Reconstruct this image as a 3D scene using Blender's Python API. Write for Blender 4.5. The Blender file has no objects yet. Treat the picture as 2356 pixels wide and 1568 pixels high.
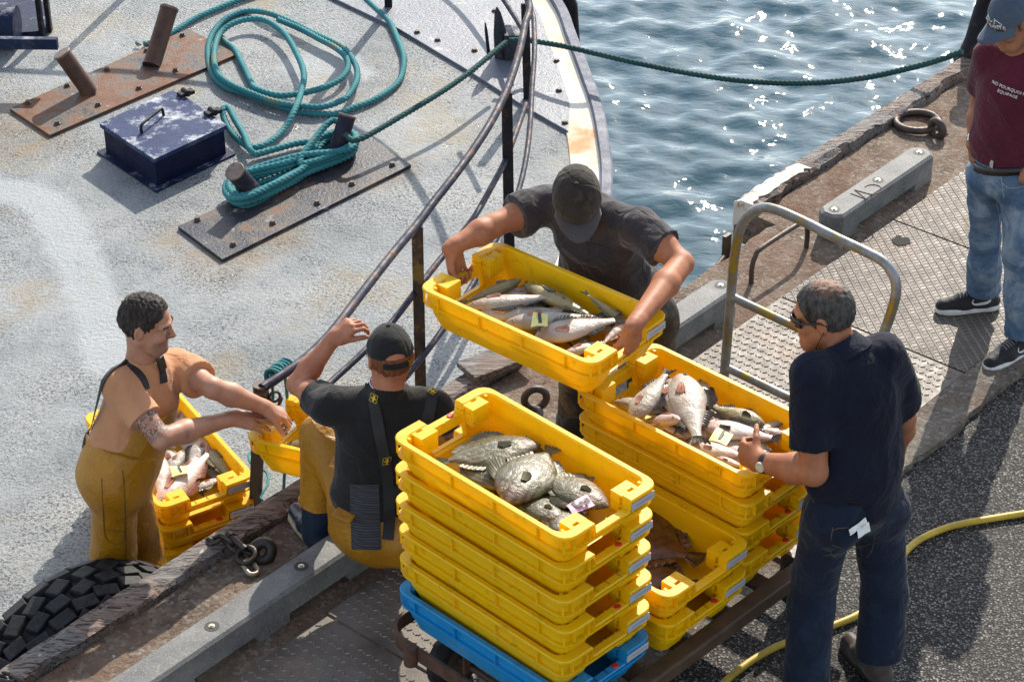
import bpy, bmesh, math, random
import numpy as np
from mathutils import Vector, Matrix
R_ = math.radians
sc = bpy.context.scene
COL = sc.collection
# ------------------------------------------------------------------ camera
CAM_F, CAM_TH, CAM_RO, CAM_H = 5300.0, R_(32.891), R_(-0.6266), 5.801
_F = np.array([0, math.cos(CAM_TH), -math.sin(CAM_TH)]); _X = np.array([1.0, 0, 0]); _U = np.cross(_X, _F)
_CX = math.cos(CAM_RO)*_X + math.sin(CAM_RO)*_U
_CY = -math.sin(CAM_RO)*_X + math.cos(CAM_RO)*_U
CAMP = np.array([0, 0, CAM_H])
cd = bpy.data.cameras.new('camera'); cam = bpy.data.objects.new('camera', cd); COL.objects.link(cam)
cd.sensor_width = 36.0; cd.lens = 36.0*CAM_F/2356.0; cd.clip_start = 0.1; cd.clip_end = 2000
cam.matrix_world = Matrix(((_CX[0], _CY[0], -_F[0], 0), (_CX[1], _CY[1], -_F[1], 0), (_CX[2], _CY[2], -_F[2], CAM_H), (0, 0, 0, 1)))
sc.camera = cam
# ------------------------------------------------------------------ sky, sun, exposure
SUN_AZ, SUN_EL = R_(17), R_(34)
w = bpy.data.worlds.new('World'); sc.world = w; w.use_nodes = True
wn = w.node_tree; bg = wn.nodes['Background']
sky = wn.nodes.new('ShaderNodeTexSky'); sky.sky_type = 'NISHITA'; sky.sun_disc = False
sky.sun_elevation = SUN_EL; sky.sun_rotation = SUN_AZ; sky.air_density = 1.0; sky.dust_density = 0.7
hs = wn.nodes.new('ShaderNodeHueSaturation'); hs.inputs['Saturation'].default_value = 0.55
wn.links.new(sky.outputs[0], hs.inputs['Color']); wn.links.new(hs.outputs[0], bg.inputs[0]); bg.inputs[1].default_value = 0.15
ld = bpy.data.lights.new('sun', 'SUN'); ld.energy = 3.7; ld.angle = R_(0.53); ld.color = (1.0, 0.92, 0.80)
sun = bpy.data.objects.new('sun', ld); COL.objects.link(sun)
_sd = Vector((-math.sin(SUN_AZ)*math.cos(SUN_EL), -math.cos(SUN_AZ)*math.cos(SUN_EL), -math.sin(SUN_EL)))
sun.rotation_euler = _sd.to_track_quat('-Z', 'Y').to_euler()
sun.location = (4, 20, 14)
sc.view_settings.view_transform = 'Standard'; sc.view_settings.look = 'None'
sc.view_settings.exposure = 0.97; sc.view_settings.gamma = 1.0
sc.cycles.max_bounces = 8; sc.cycles.diffuse_bounces = 4; sc.cycles.glossy_bounces = 4
sc.cycles.transmission_bounces = 4; sc.cycles.sample_clamp_indirect = 6.0
sc.cycles.caustics_reflective = False; sc.cycles.caustics_refractive = False

# ------------------------------------------------------------------ measuring the place from the photograph
def ray(x, y):
    return (x-1178.0)*_CX - (y-784.0)*_CY + CAM_F*_F
def atz(x, y, z):
    d = ray(x, y); return CAMP + d*((z-CAM_H)/d[2])
def aty(x, y, Y):
    d = ray(x, y); return CAMP + d*(Y/d[1])
def atlen(parent, x, y, ln, far):
    d = ray(x, y); d = d/np.linalg.norm(d); o = CAMP-np.array(parent)
    b = o@d; c = o@o-ln*ln; q = b*b-c
    t = -b + (0 if q < 0 else (math.sqrt(q) if far else -math.sqrt(q)))
    return CAMP+d*t
QU = np.array([0.6595, 0.7517, 0.0]); QN = np.array([0.7517, -0.6595, 0.0])
def q(s, t, z=0.0):
    return QU*s+QN*t+np.array([0, 0, z])
def qs(x, y, z=0.0):
    return float(atz(x, y, z)@QU)
def qt(x, y, z=0.0):
    return float(atz(x, y, z)@QN)
rng = np.random.default_rng(7)

# ------------------------------------------------------------------ names, labels, parents
WL = {}
def tag(o, label=None, cat=None, group=None, kind=None):
    if label: o['label'] = label
    if cat: o['category'] = cat
    if group: o['group'] = group
    if kind: o['kind'] = kind
    return o
def thing(name, loc, label, cat, group=None):
    o = bpy.data.objects.new(name, None); COL.objects.link(o)
    o.location = Vector(loc); o.empty_display_size = 0.1; WL[o] = np.array(loc, float)
    return tag(o, label, cat, group)
def link_mesh(name, me, mat, parent=None, base=None):
    o = bpy.data.objects.new(name, me); COL.objects.link(o)
    if mat is not None and len(me.materials) == 0:
        me.materials.append(mat)
    if parent is not None:
        o.parent = parent; WL[o] = WL.get(parent, np.zeros(3))
    else:
        b = np.zeros(3) if base is None else np.array(base, float)
        o.location = Vector(b); WL[o] = b
    return o
def copy_tree(o, parent=None):
    c = o.copy(); COL.objects.link(c)
    if parent is not None: c.parent = parent
    for ch in list(o.children): copy_tree(ch, c)
    return c

def mesh_np(name, V, F, smooth=True):
    """quick mesh from an (n,3) array and an (m,k) int array"""
    V = np.ascontiguousarray(V, np.float32); F = np.ascontiguousarray(F, np.int32)
    me = bpy.data.meshes.new(name); k = F.shape[1]
    me.vertices.add(len(V)); me.vertices.foreach_set('co', V.ravel())
    me.loops.add(F.size); me.loops.foreach_set('vertex_index', F.ravel())
    me.polygons.add(len(F)); me.polygons.foreach_set('loop_start', np.arange(0, F.size, k, dtype=np.int32))
    me.polygons.foreach_set('loop_total', np.full(len(F), k, np.int32))
    me.update(calc_edges=True)
    me.polygons.foreach_set('use_smooth', np.full(len(F), smooth))
    return me

def catmull(P, ds, closed=False):
    P = np.array(P, float); n = len(P); out = []
    m = n if closed else n-1
    for i in range(m):
        if closed:
            p0, p1, p2, p3 = P[(i-1) % n], P[i], P[(i+1) % n], P[(i+2) % n]
        else:
            p1, p2 = P[i], P[i+1]
            p0 = P[i-1] if i > 0 else 2*p1-p2
            p3 = P[i+2] if i+2 < n else 2*p2-p1
        k = max(1, int(math.ceil(np.linalg.norm(p2-p1)/ds)))
        t = (np.arange(k)/k)[:, None]
        out.append(0.5*((2*p1)+(-p0+p2)*t+(2*p0-5*p1+4*p2-p3)*t**2+(-p0+3*p1-3*p2+p3)*t**3))
    if not closed: out.append(P[-1:])
    return np.vstack(out)

def frames(P, closed=False):
    P = np.asarray(P, float); n = len(P)
    T = np.roll(P, -1, 0)-np.roll(P, 1, 0) if closed else np.gradient(P, axis=0)
    T /= np.linalg.norm(T, axis=1)[:, None]+1e-12
    a = np.array([0, 0, 1.0]) if abs(T[0][2]) < .9 else np.array([1.0, 0, 0])
    N = np.zeros_like(P); N[0] = np.cross(T[0], a); N[0] /= np.linalg.norm(N[0])
    for i in range(1, n):
        v = N[i-1]-T[i]*(N[i-1]@T[i]); N[i] = v/(np.linalg.norm(v)+1e-12)
    return T, N, np.cross(T, N)

class MB:
    """collects shapes and links them as ONE mesh object"""
    def __init__(s): s.v = []; s.f = []; s.sm = []; s.mi = []; s.cur = 0
    def add(s, V, F, smooth=False):
        o = len(s.v); s.v += [tuple(map(float, p)) for p in V]
        for f in F: s.f.append(tuple(int(i)+o for i in f)); s.sm.append(smooth); s.mi.append(s.cur)
    def box(s, c, size, ax=None, taper=1.0):
        c = np.array(c, float); h = np.array(size, float)/2
        ax = np.eye(3) if ax is None else np.array(ax, float)
        V = []
        for dz in (-1, 1):
            k = taper if dz < 0 else 1.0
            for dx, dy in ((-1, -1), (1, -1), (1, 1), (-1, 1)):
                V.append(c+ax[0]*dx*h[0]*k+ax[1]*dy*h[1]*k+ax[2]*dz*h[2])
        s.add(V, [(3, 2, 1, 0), (4, 5, 6, 7), (0, 1, 5, 4), (1, 2, 6, 5), (2, 3, 7, 6), (3, 0, 4, 7)])
    def rings(s, Rg, closed=False, cap=True, smooth=True):
        Rg = np.asarray(Rg, float); n, m = Rg.shape[:2]; F = []
        for i in range(n if closed else n-1):
            j = (i+1) % n
            for k in range(m):
                l = (k+1) % m; F.append((i*m+k, i*m+l, j*m+l, j*m+k))
        s.add(Rg.reshape(-1, 3), F, smooth)
        if cap and not closed:
            s.add(Rg[0], [tuple(range(m-1, -1, -1))]); s.add(Rg[-1], [tuple(range(m))])
    def tube(s, P, r, m=10, closed=False, cap=True):
        P = np.asarray(P, float); T, N, B = frames(P, closed)
        r = np.broadcast_to(np.asarray(r, float), (len(P),))
        a = np.arange(m)*2*math.pi/m
        Rg = P[:, None]+r[:, None, None]*(np.cos(a)[None, :, None]*N[:, None]+np.sin(a)[None, :, None]*B[:, None])
        s.rings(Rg, closed, cap)
    def cyl(s, a, b, r0, r1=None, m=16):
        r1 = r0 if r1 is None else r1
        s.tube([a, b], [r0, r1], m)
    def prism(s, poly, z0, z1):
        """vertical prism over a counter-clockwise plan polygon"""
        n = len(poly); V = [(p[0], p[1], z0) for p in poly]+[(p[0], p[1], z1) for p in poly]
        s.add(V, [tuple(range(n-1, -1, -1)), tuple(range(n, 2*n))]+[(i, (i+1) % n, n+(i+1) % n, n+i) for i in range(n)])
    def build(s, name, mat, parent=None, base=None, bevel=0, seg=2):
        b = WL.get(parent, np.zeros(3)) if parent is not None else (np.zeros(3) if base is None else np.array(base, float))
        me = bpy.data.meshes.new(name)
        me.from_pydata([tuple(np.array(p)-b) for p in s.v], [], s.f)
        me.polygons.foreach_set('use_smooth', s.sm)
        mats = mat if isinstance(mat, (list, tuple)) else [mat]
        for m_ in mats: me.materials.append(m_)
        if len(mats) > 1: me.polygons.foreach_set('material_index', s.mi)
        me.update()
        bm = bmesh.new(); bm.from_mesh(me); bmesh.ops.recalc_face_normals(bm, faces=bm.faces); bm.to_mesh(me); bm.free()
        o = link_mesh(name, me, None, parent, base)
        if bevel:
            md = o.modifiers.new('bevel', 'BEVEL'); md.width = bevel; md.segments = seg; md.limit_method = 'ANGLE'; md.angle_limit = R_(40)
            md.harden_normals = False
        return o

def ccw(poly):
    a = sum(poly[i][0]*poly[(i+1) % len(poly)][1]-poly[(i+1) % len(poly)][0]*poly[i][1] for i in range(len(poly)))
    return list(poly) if a > 0 else list(poly)[::-1]

# ------------------------------------------------------------------ materials
class NT:
    def __init__(s, name):
        s.m = bpy.data.materials.new(name); s.m.use_nodes = True; s.t = s.m.node_tree
        s.b = s.t.nodes['Principled BSDF']; s.out = s.t.nodes['Material Output']
        s._tc = None
    def n(s, typ, **kw):
        nd = s.t.nodes.new(typ)
        for k, v in kw.items(): setattr(nd, k, v)
        return nd
    def l(s, a, b): s.t.links.new(a, b)
    def co(s, which='Object', scale=None, rot=None):
        if s._tc is None: s._tc = s.n('ShaderNodeTexCoord')
        o = s._tc.outputs[which]
        if scale is None and rot is None: return o
        mp = s.n('ShaderNodeMapping'); s.l(o, mp.inputs[0])
        if scale is not None: mp.inputs['Scale'].default_value = scale if isinstance(scale, (tuple, list)) else (scale,)*3
        if rot is not None: mp.inputs['Rotation'].default_value = rot
        return mp.outputs[0]
    def pos(s):
        return s.n('ShaderNodeNewGeometry').outputs['Position']
    def noise(s, scale, detail=4, rough=.55, vec=None, dist=0.0):
        nd = s.n('ShaderNodeTexNoise'); nd.inputs['Scale'].default_value = scale
        nd.inputs['Detail'].default_value = detail; nd.inputs['Roughness'].default_value = rough; nd.inputs['Distortion'].default_value = dist
        s.l(vec if vec is not None else s.co(), nd.inputs['Vector']); return nd.outputs['Fac']
    def voro(s, scale, feat='F1', vec=None, out='Distance', rnd=1.0):
        nd = s.n('ShaderNodeTexVoronoi', feature=feat); nd.inputs['Scale'].default_value = scale; nd.inputs['Randomness'].default_value = rnd
        s.l(vec if vec is not None else s.co(), nd.inputs['Vector']); return nd.outputs[out]
    def wave(s, scale, dist=2.0, vec=None, typ='BANDS', d='X'):
        nd = s.n('ShaderNodeTexWave', wave_type=typ); nd.bands_direction = d
        nd.inputs['Scale'].default_value = scale; nd.inputs['Distortion'].default_value = dist; nd.inputs['Detail'].default_value = 3
        s.l(vec if vec is not None else s.co(), nd.inputs['Vector']); return nd.outputs['Fac']
    def ramp(s, fac, stops, interp='LINEAR'):
        nd = s.n('ShaderNodeValToRGB'); cr = nd.color_ramp; cr.interpolation = interp
        while len(cr.elements) < len(stops): cr.elements.new(0.5)
        for e, (p, c) in zip(cr.elements, stops):
            e.position = p; e.color = (*c, 1) if isinstance(c, (tuple, list)) else (c, c, c, 1)
        s.l(fac, nd.inputs[0]); return nd.outputs[0]
    def mix(s, fac, a, b, mode='MIX'):
        nd = s.n('ShaderNodeMix', data_type='RGBA', blend_type=mode); nd.clamp_factor = True
        for sock, v in ((nd.inputs[0], fac), (nd.inputs[6], a), (nd.inputs[7], b)):
            if isinstance(v, (int, float)): sock.default_value = v if sock == nd.inputs[0] else (v, v, v, 1)
            elif isinstance(v, (tuple, list)): sock.default_value = (*v[:3], 1)
            else: s.l(v, sock)
        return nd.outputs[2]
    def math(s, op, a, b=0.0, c=None, clamp=False):
        nd = s.n('ShaderNodeMath', operation=op); nd.use_clamp = clamp
        for i, v in enumerate((a, b) if c is None else (a, b, c)):
            if isinstance(v, (int, float)): nd.inputs[i].default_value = v
            else: s.l(v, nd.inputs[i])
        return nd.outputs[0]
    def sep(s, vec):
        nd = s.n('ShaderNodeSeparateXYZ'); s.l(vec, nd.inputs[0]); return nd.outputs
    def bump(s, h, strength=.3, dist=.01, prev=None):
        nd = s.n('ShaderNodeBump'); nd.inputs['Strength'].default_value = strength; nd.inputs['Distance'].default_value = dist
        s.l(h, nd.inputs['Height'])
        if prev is not None: s.l(prev, nd.inputs['Normal'])
        return nd.outputs[0]
    def set(s, color=None, rough=None, bump=None, metal=None, spec=None, **kw):
        def put(sock, v):
            if v is None: return
            if isinstance(v, (int, float)): sock.default_value = v
            elif isinstance(v, (tuple, list)): sock.default_value = (*v[:3], 1)
            else: s.l(v, sock)
        put(s.b.inputs['Base Color'], color); put(s.b.inputs['Roughness'], rough); put(s.b.inputs['Metallic'], metal)
        put(s.b.inputs['Specular IOR Level'], spec)
        if bump is not None: s.l(bump, s.b.inputs['Normal'])
        for k, v in kw.items(): put(s.b.inputs[k.replace('_', ' ')], v)
        return s.m
def plain(name, col, rough=.5, metal=0, var=.15, scale=30, bump=.0, spec=.5):
    t = NT(name); n = t.noise(scale, 4)
    c = t.ramp(n, [(.3, tuple(x*(1-var) for x in col)), (.7, tuple(min(1, x*(1+var)) for x in col))])
    b = t.bump(t.noise(scale*4, 3), bump, .003) if bump else None
    return t.set(c, rough, b, metal, spec)
# ------------------------------------------------------------------ setting materials
def qvec(t, scale=1.0):
    mp = t.n('ShaderNodeMapping'); t.l(t.pos(), mp.inputs[0])
    mp.inputs['Rotation'].default_value = (0, 0, -math.atan2(QU[1], QU[0]))
    mp.inputs['Scale'].default_value = scale if isinstance(scale, tuple) else (scale,)*3
    return mp.outputs[0]
def m_asphalt():
    t = NT('asphalt'); p = t.pos()
    st = t.voro(95, 'F1', p, 'Color'); ds = t.voro(95, 'F1', p, 'Distance')
    g = t.ramp(t.sep(st)[0], [(0, (.035, .033, .031)), (.45, (.115, .107, .098)), (.8, (.21, .197, .176)), (1, (.32, .30, .265))])
    c = t.mix(t.ramp(ds, [(.30, 0.0), (.55, 1.0)]), g, (.010, .010, .010))
    big = t.noise(2.2, 5, .6, p)
    c = t.mix(t.ramp(big, [(.4, 0.0), (.75, .45)]), c, (.06, .055, .05))
    spk = t.noise(7, 3, .7, p)
    c = t.mix(t.ramp(spk, [(.73, 0.0), (.80, .35)]), c, (.3, .29, .27))
    b = t.bump(t.math('MULTIPLY', ds, -1.0), .6, .008); b = t.bump(t.noise(260, 2, .5, p), .5, .004, b)
    return t.set(c, .7, b, spec=.2)
def m_apron(dark=1.0, tint=(1, 1, 1)):
    t = NT('quay concrete'); p = t.pos()
    n = t.noise(5, 8, .65, p)
    k = lambda c: tuple(a*dark*b for a, b in zip(c, tint))
    c = t.ramp(n, [(.25, k((.095, .068, .05))), (.5, k((.215, .16, .118))), (.75, k((.33, .265, .205)))])
    st = t.voro(60, 'F1', p, 'Color')
    c = t.mix(t.ramp(t.sep(st)[1], [(.6, 0.0), (1, .55)]), c, k((.42, .38, .33)))
    c = t.mix(t.ramp(t.noise(2.0, 6, .7, p), [(.48, 0.0), (.66, .75)]), c, k((.165, .082, .048)))
    c = t.mix(t.ramp(t.noise(19, 3, .6, p), [(.71, 0.0), (.735, .85)]), c, (.62, .59, .54))
    c = t.mix(t.ramp(t.noise(42, 4, .65, p), [(.32, .9), (.385, 0.0)]), c, (.045, .035, .026))
    b = t.bump(t.noise(38, 8, .75, p), 1.0, .022); b = t.bump(t.voro(70, 'F1', p), .5, .006, b)
    return t.set(c, .8, b, spec=.15)
def m_timber():
    t = NT('weathered timber'); v = qvec(t, (1.2, 14, 14)); p = t.pos()
    n = t.noise(2.2, 8, .68, v, .6)
    c = t.ramp(n, [(.25, (.06, .042, .032)), (.45, (.19, .135, .105)), (.6, (.27, .205, .17)), (.8, (.36, .31, .27))])
    c = t.mix(t.ramp(t.noise(2.6, 5, .6, p), [(.5, 0.0), (.60, .8)]), c, (.20, .19, .185))
    cr = t.noise(5, 5, .65, qvec(t, (1.0, 22, 22)), 1.2)
    cr2 = t.ramp(cr, [(.39, 1.0), (.455, 0.0)])
    c = t.mix(cr2, c, (.025, .018, .014))
    gu = t.noise(9, 4, .6, p)
    c = t.mix(t.ramp(gu, [(.67, 0.0), (.71, .9)]), c, (.55, .53, .49))
    h = t.mix(cr2, n, 0.0)
    b = t.bump(h, .9, .02); b = t.bump(t.noise(60, 5, .6, qvec(t, (.35, 1, 1))), .6, .006, b)
    return t.set(c, .65, b, spec=.22)
def m_curb():
    t = NT('grey moulded curb'); p = t.pos(); n = t.noise(6, 7, .65, p)
    c = t.ramp(n, [(.3, (.09, .092, .092)), (.55, (.165, .166, .16)), (.75, (.25, .245, .23))])
    c = t.mix(t.ramp(t.noise(110, 3, .6, p), [(.58, 0.0), (.70, .55)]), c, (.40, .39, .36))
    c = t.mix(t.ramp(t.noise(75, 3, .65, p), [(.30, .7), (.38, 0.0)]), c, (.05, .05, .048))
    c = t.mix(t.ramp(t.noise(14, 4, .7, qvec(t, (1, .3, 3))), [(.62, 0.0), (.75, .5)]), c, (.10, .085, .07))
    b = t.bump(t.noise(90, 5, .7, p), .5, .006)
    return t.set(c, .6, b, spec=.25)
def m_plate(lattice=False):
    t = NT('lattice steel plate' if lattice else 'checker steel plate'); p = t.pos()
    n = t.noise(3.5, 7, .65, p)
    c = t.ramp(n, [(.3, (.08, .064, .052)), (.5, (.145, .124, .104)), (.72, (.20, .18, .155))])
    c = t.mix(t.ramp(t.noise(2.3, 6, .7, p), [(.56, 0.0), (.72, .7)]), c, (.235, .14, .095))
    c = t.mix(t.ramp(t.noise(40, 4, .7, p), [(.62, 0.0), (.7, .45)]), c, (.14, .115, .095))
    b = None
    if lattice:
        v = qvec(t); s = t.sep(v)
        # raised expanded-metal ridges: two crossing families of thin lines
        a1 = t.math('ADD', t.math('MULTIPLY', s[0], 20.0), t.math('MULTIPLY', s[1], 33.0))
        a2 = t.math('SUBTRACT', t.math('MULTIPLY', s[0], 20.0), t.math('MULTIPLY', s[1], 17.0))
        def ridge(a):
            return t.math('ABSOLUTE', t.math('SUBTRACT', t.math('FRACT', a), .5))
        r1 = t.ramp(ridge(a1), [(.0, 1.0), (.10, .85), (.18, 0.0)]); r2 = t.ramp(ridge(a2), [(.0, 1.0), (.10, .85), (.18, 0.0)])
        h = t.math('MAXIMUM', r1, r2)
        c = t.mix(t.math('MULTIPLY', t.math('SUBTRACT', 1.0, h), .75), c, (.085, .068, .056))
        b = t.bump(h, 1.0, .006)
    b = t.bump(t.noise(120, 4, .6, p), .35, .004, b)
    return t.set(c, t.ramp(t.noise(25, 4, .6, p), [(.3, .42), (.7, .65)]), b, .05, .22)
def m_water():
    t = NT('sea water'); p = t.pos()
    n = t.noise(.6, 3, .5, p)
    c = t.ramp(n, [(.3, (.036, .086, .116)), (.7, (.048, .106, .140))])
    mp = t.n('ShaderNodeMapping'); t.l(p, mp.inputs[0]); mp.inputs['Scale'].default_value = (1, 1.7, 1); mp.inputs['Rotation'].default_value = (0, 0, .35)
    b = t.bump(t.noise(6.5, 2, .5, mp.outputs[0], .5), .16, .05)
    b = t.bump(t.noise(15, 2, .5, mp.outputs[0], .4), .09, .014, b)
    t.set(c, .035, b, spec=.5); t.b.inputs['IOR'].default_value = 1.33
    return t.m
M_ASPH, M_APRON, M_TIMB, M_CURB, M_PLATE, M_LATT, M_WATER = m_asphalt(), m_apron(), m_timber(), m_curb(), m_plate(), m_plate(True), m_water()
M_STRIP = m_apron(.95, (.9, 1.0, 1.08)); M_STRIP.name = 'pale kerb concrete'
def m_rust(name, a=(.045, .026, .018), b=(.16, .075, .04), r=.7, sc_=18, metal=.2):
    t = NT(name); n = t.noise(sc_, 7, .7)
    c = t.ramp(n, [(.3, a), (.55, tuple((x+y)/2 for x, y in zip(a, b))), (.75, b)])
    bb = t.bump(t.noise(sc_*4, 5, .7), .6, .004)
    return t.set(c, t.ramp(n, [(.3, r-.2), (.7, r)]), bb, metal)
M_RUST = m_rust('rusty iron'); M_DKRUST = m_rust('dark rusty iron', (.03, .022, .018), (.10, .062, .042), .6)
M_RUBBER = plain('black rubber', (.014, .014, .015), .6, 0, .6, 30, .8, .2)
M_TREAD = plain('worn steel tread', (.20, .18, .158), .5, .0, .3, 25, .3, .3)

# ------------------------------------------------------------------ water
def water():
    zw = -2.0
    def axis(a, b, st, far):
        core = np.arange(a, b+st*.5, st); g = []; d = st
        v = core[-1]
        while v < b+far: d *= 1.35; v += d; g.append(v)
        lo = []; d = st; v = core[0]
        while v > a-far: d *= 1.35; v -= d; lo.append(v)
        return np.array(lo[::-1]+list(core)+g)
    xs = axis(-1.5, 8.0, .035, 400); ys = axis(8.5, 22, .035, 500)
    X, Y = np.meshgrid(xs, ys); Z = np.zeros_like(X)
    fade = np.clip(1-np.maximum(np.maximum(-3-X, X-10), np.maximum(6-Y, Y-26))/6, 0, 1)
    r = np.random.default_rng(3)
    for i in range(46):
        lam = 0.13*(8 ** r.random()); ang = .55+r.normal()*1.25
        k = 2*math.pi/lam; ph = r.random()*6.28
        amp = .0036*lam**.65
        wx = .15*np.sin(1.7*Y+ph)+.1*np.sin(2.3*X+2*ph)
        Z += amp*np.sin(k*(X*math.sin(ang)+Y*math.cos(ang)+wx*.35)+ph)
    Z = zw+Z*fade
    n, m = X.shape; idx = np.arange(n*m).reshape(n, m)
    F = np.stack([idx[:-1, :-1], idx[:-1, 1:], idx[1:, 1:], idx[1:, :-1]], -1).reshape(-1, 4)
    o = link_mesh('water', mesh_np('water', np.stack([X, Y, Z], -1).reshape(-1, 3), F), M_WATER)
    tag(o, 'blue green choppy harbour water glittering in the sun beside the quay', 'water', kind='structure')
water()

# ------------------------------------------------------------------ quay ground
T_EDGE, T_IN, T_PLATE, T_STRIP, T_ASPH = -5.86, -5.735, -5.168, -4.15, -3.96
S0, S1 = -12.0, 34.0
SN0, SN1 = qs(1300, 800), qs(1690, 480)          # ladder niche between the two timbers
T_NICHE = qt(1612, 636)
def jag(s0, s1, t, amp, st, seed):
    r = np.random.default_rng(seed); ss = np.arange(s0, s1, st)
    w1 = np.interp(ss, np.arange(s0-1, s1+1, .17), r.normal(size=len(np.arange(s0-1, s1+1, .17))))
    return [(s, t+amp*(.7*a+.5*b)) for s, a, b in zip(ss, w1, r.normal(size=len(ss)))]
edge = [(S0, T_IN), (SN0, T_IN), (SN0+.02, T_NICHE)] + [(s, T_NICHE+.012*rng.normal()) for s in np.arange(SN0+.08, SN1-.05, .07)] + [(SN1-.01, T_NICHE), (SN1, T_IN), (S1, T_IN)]
poly = [q(s, t)[:2] for s, t in edge]+[q(S1, T_STRIP)[:2], q(S0, T_STRIP)[:2]]
mb = MB(); mb.prism(ccw(poly), -5.0, .008)
tag(mb.build('quay_apron', M_APRON), 'brown weathered concrete quay edge', 'quay', kind='structure')
ja = jag(S0, S1, T_ASPH, .012, .04, 5)
mb = MB(); mb.prism(ccw([q(S0, T_STRIP+.002)[:2], q(S1, T_STRIP+.002)[:2]]+[q(s, t)[:2] for s, t in ja[::-1]]), -.3, .034)
tag(mb.build('kerb_strip', M_STRIP), 'grey concrete kerb strip beside the asphalt', 'kerb', kind='structure')
mb = MB(); A = [q(S0, T_ASPH-.08), q(S1, T_ASPH-.08), q(S1, 60), q(S0, 60)]
mb.prism(ccw([a[:2] for a in A]), -.3, 0)
tag(mb.build('asphalt_road', M_ASPH), 'dark coarse asphalt of the quay', 'road', kind='structure')

# ------------------------------------------------------------------ steel plates let into the quay
SA, SB, SCc = qs(862, 1482), qs(2190, 853), qs(2220, 575)
def plate(s0, s1, z, mat, label, bumps):
    mb = MB(); g = .006
    mb.prism(ccw([q(a, b)[:2] for a, b in ((s0+g, T_PLATE), (s1-g, T_PLATE), (s1-g, T_STRIP-.012), (s0+g, T_STRIP-.012))]), -.02, z)
    if bumps:
        c45 = math.cos(math.pi/4); pit = .0225
        n = int((s1-s0+1.2)/pit/1.3)
        base = q(s0, T_PLATE); V = []; F = []
        prof = [(-1, 0), (-.5, .8), (0, 1), (.5, .8), (1, 0), (.5, -.8), (0, -1), (-.5, -.8)]
        for i in range(-n, n):
            for j in range(-n, n):
                if (i+j) % 2: continue
                ds = (i-j)*pit*c45*1.42; dt = (i+j)*pit*c45*1.42*.5*2*.5
                if not (s0+.025 < s0+ds < s1-.025 and .02 < dt < T_STRIP-T_PLATE-.03): continue
                c = base+QU*ds+QN*dt
                d = (QU+QN)*c45 if (i % 2) else (QU-QN)*c45
                e = np.array([-d[1], d[0], 0])
                o = len(V)
                for a, b in prof:
                    V.append(c+d*a*.0125+e*b*.0036+np.array([0, 0, z+.0002]))
                for a, b in prof:
                    V.append(c+d*a*.0085+e*b*.0016+np.array([0, 0, z+.0042]))
                for k in range(8): F.append((o+k, o+(k+1) % 8, o+8+(k+1) % 8, o+8+k))
                F.append(tuple(o+8+k for k in range(8)))
        mb.cur = 1; mb.add(V, F, False)
    b = q((s0+s1)/2, (T_PLATE+T_STRIP)/2)
    return tag(mb.build('steel_plate', [mat, M_TREAD] if bumps else mat, base=b), label, 'steel plate', 'steel plates let into the quay')
plate(SA-2.6, SA, .012, M_PLATE, 'checkered steel plate at the bottom edge, left of the trolley wheel', True)
plate(SA, SB, .018, M_PLATE, 'checkered steel plate with raised tread under the trolley and its handle', True)
p3 = plate(SB, SCc, .018, M_LATT, 'diamond lattice steel plate with a ragged rust hole', False)
plate(SCc, SCc+2.4, .018, M_LATT, 'diamond lattice steel plate under the man in jeans, farthest along the quay', False)
def hole(x, y, r, parent, seed):
    r0 = np.random.default_rng(seed); c = atz(x, y, .018); mb = MB()
    pts = [c[:2]+r*(1+.22*r0.normal())*np.array([math.cos(a), math.sin(a)*1.15]) for a in np.arange(16)*2*math.pi/16]
    mb.prism(ccw(pts), .0185, .0215); mb.build('rust_hole', M_HOLE, parent)
M_HOLE = plain('dark hole', (.012, .008, .006), .9, 0, .4, 60)
hole(2073, 555, .042, p3, 1); 
# ------------------------------------------------------------------ timbers along the edge
def timber(s0, s1, label, seed, zt=.055, t0=T_EDGE, t1=T_IN+.004):
    r = np.random.default_rng(seed); ss = np.arange(s0, s1, .035); n = len(ss)
    def sm(k):
        a = r.normal(size=n+k*2); return np.convolve(a, np.ones(k)/k, 'same')[k:k+n]*math.sqrt(k)
    prof = [(0, -.24), (0, -.08), (.004, -.01), (.018, .0-.008), (.045, 0), (.085, .0), (.115, -.004), (.125, -.02), (.126, -.07), (.122, -.24)]
    w = t1-t0; Rg = []
    offs = [(sm(9)*.004, sm(7)*.004, r.normal(size=n)*.0016) for _ in prof]
    inn = sm(5)*.008+sm(17)*.004
    for i, s in enumerate(ss):
        row = []
        for k, (a, z) in enumerate(prof):
            t = t0+a/.126*w+offs[k][0][i]*(.4 if k < 2 or k > 7 else 1)
            if k in (6, 7, 8): t -= abs(inn[i])*1.1
            zz = zt+z+(offs[k][1][i]+offs[k][2][i] if 2 < k < 8 else 0)
            row.append(q(s, t, zz))
        Rg.append(row)
    mb = MB(); mb.rings(Rg, smooth=False)
    return tag(mb.build('edge_timber', M_TIMB, base=q((s0+s1)/2, (t0+t1)/2)), label, 'timber', 'timbers along the quay edge')
timber(S0+8.5, qs(1205, 838), 'long rust brown timber along the quay edge behind the sitting man and the tyre', 11)
timber(SN1, SN1+9, 'weathered quay edge timber with a white painted end, beyond the trolley handle', 12, .06)
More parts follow.
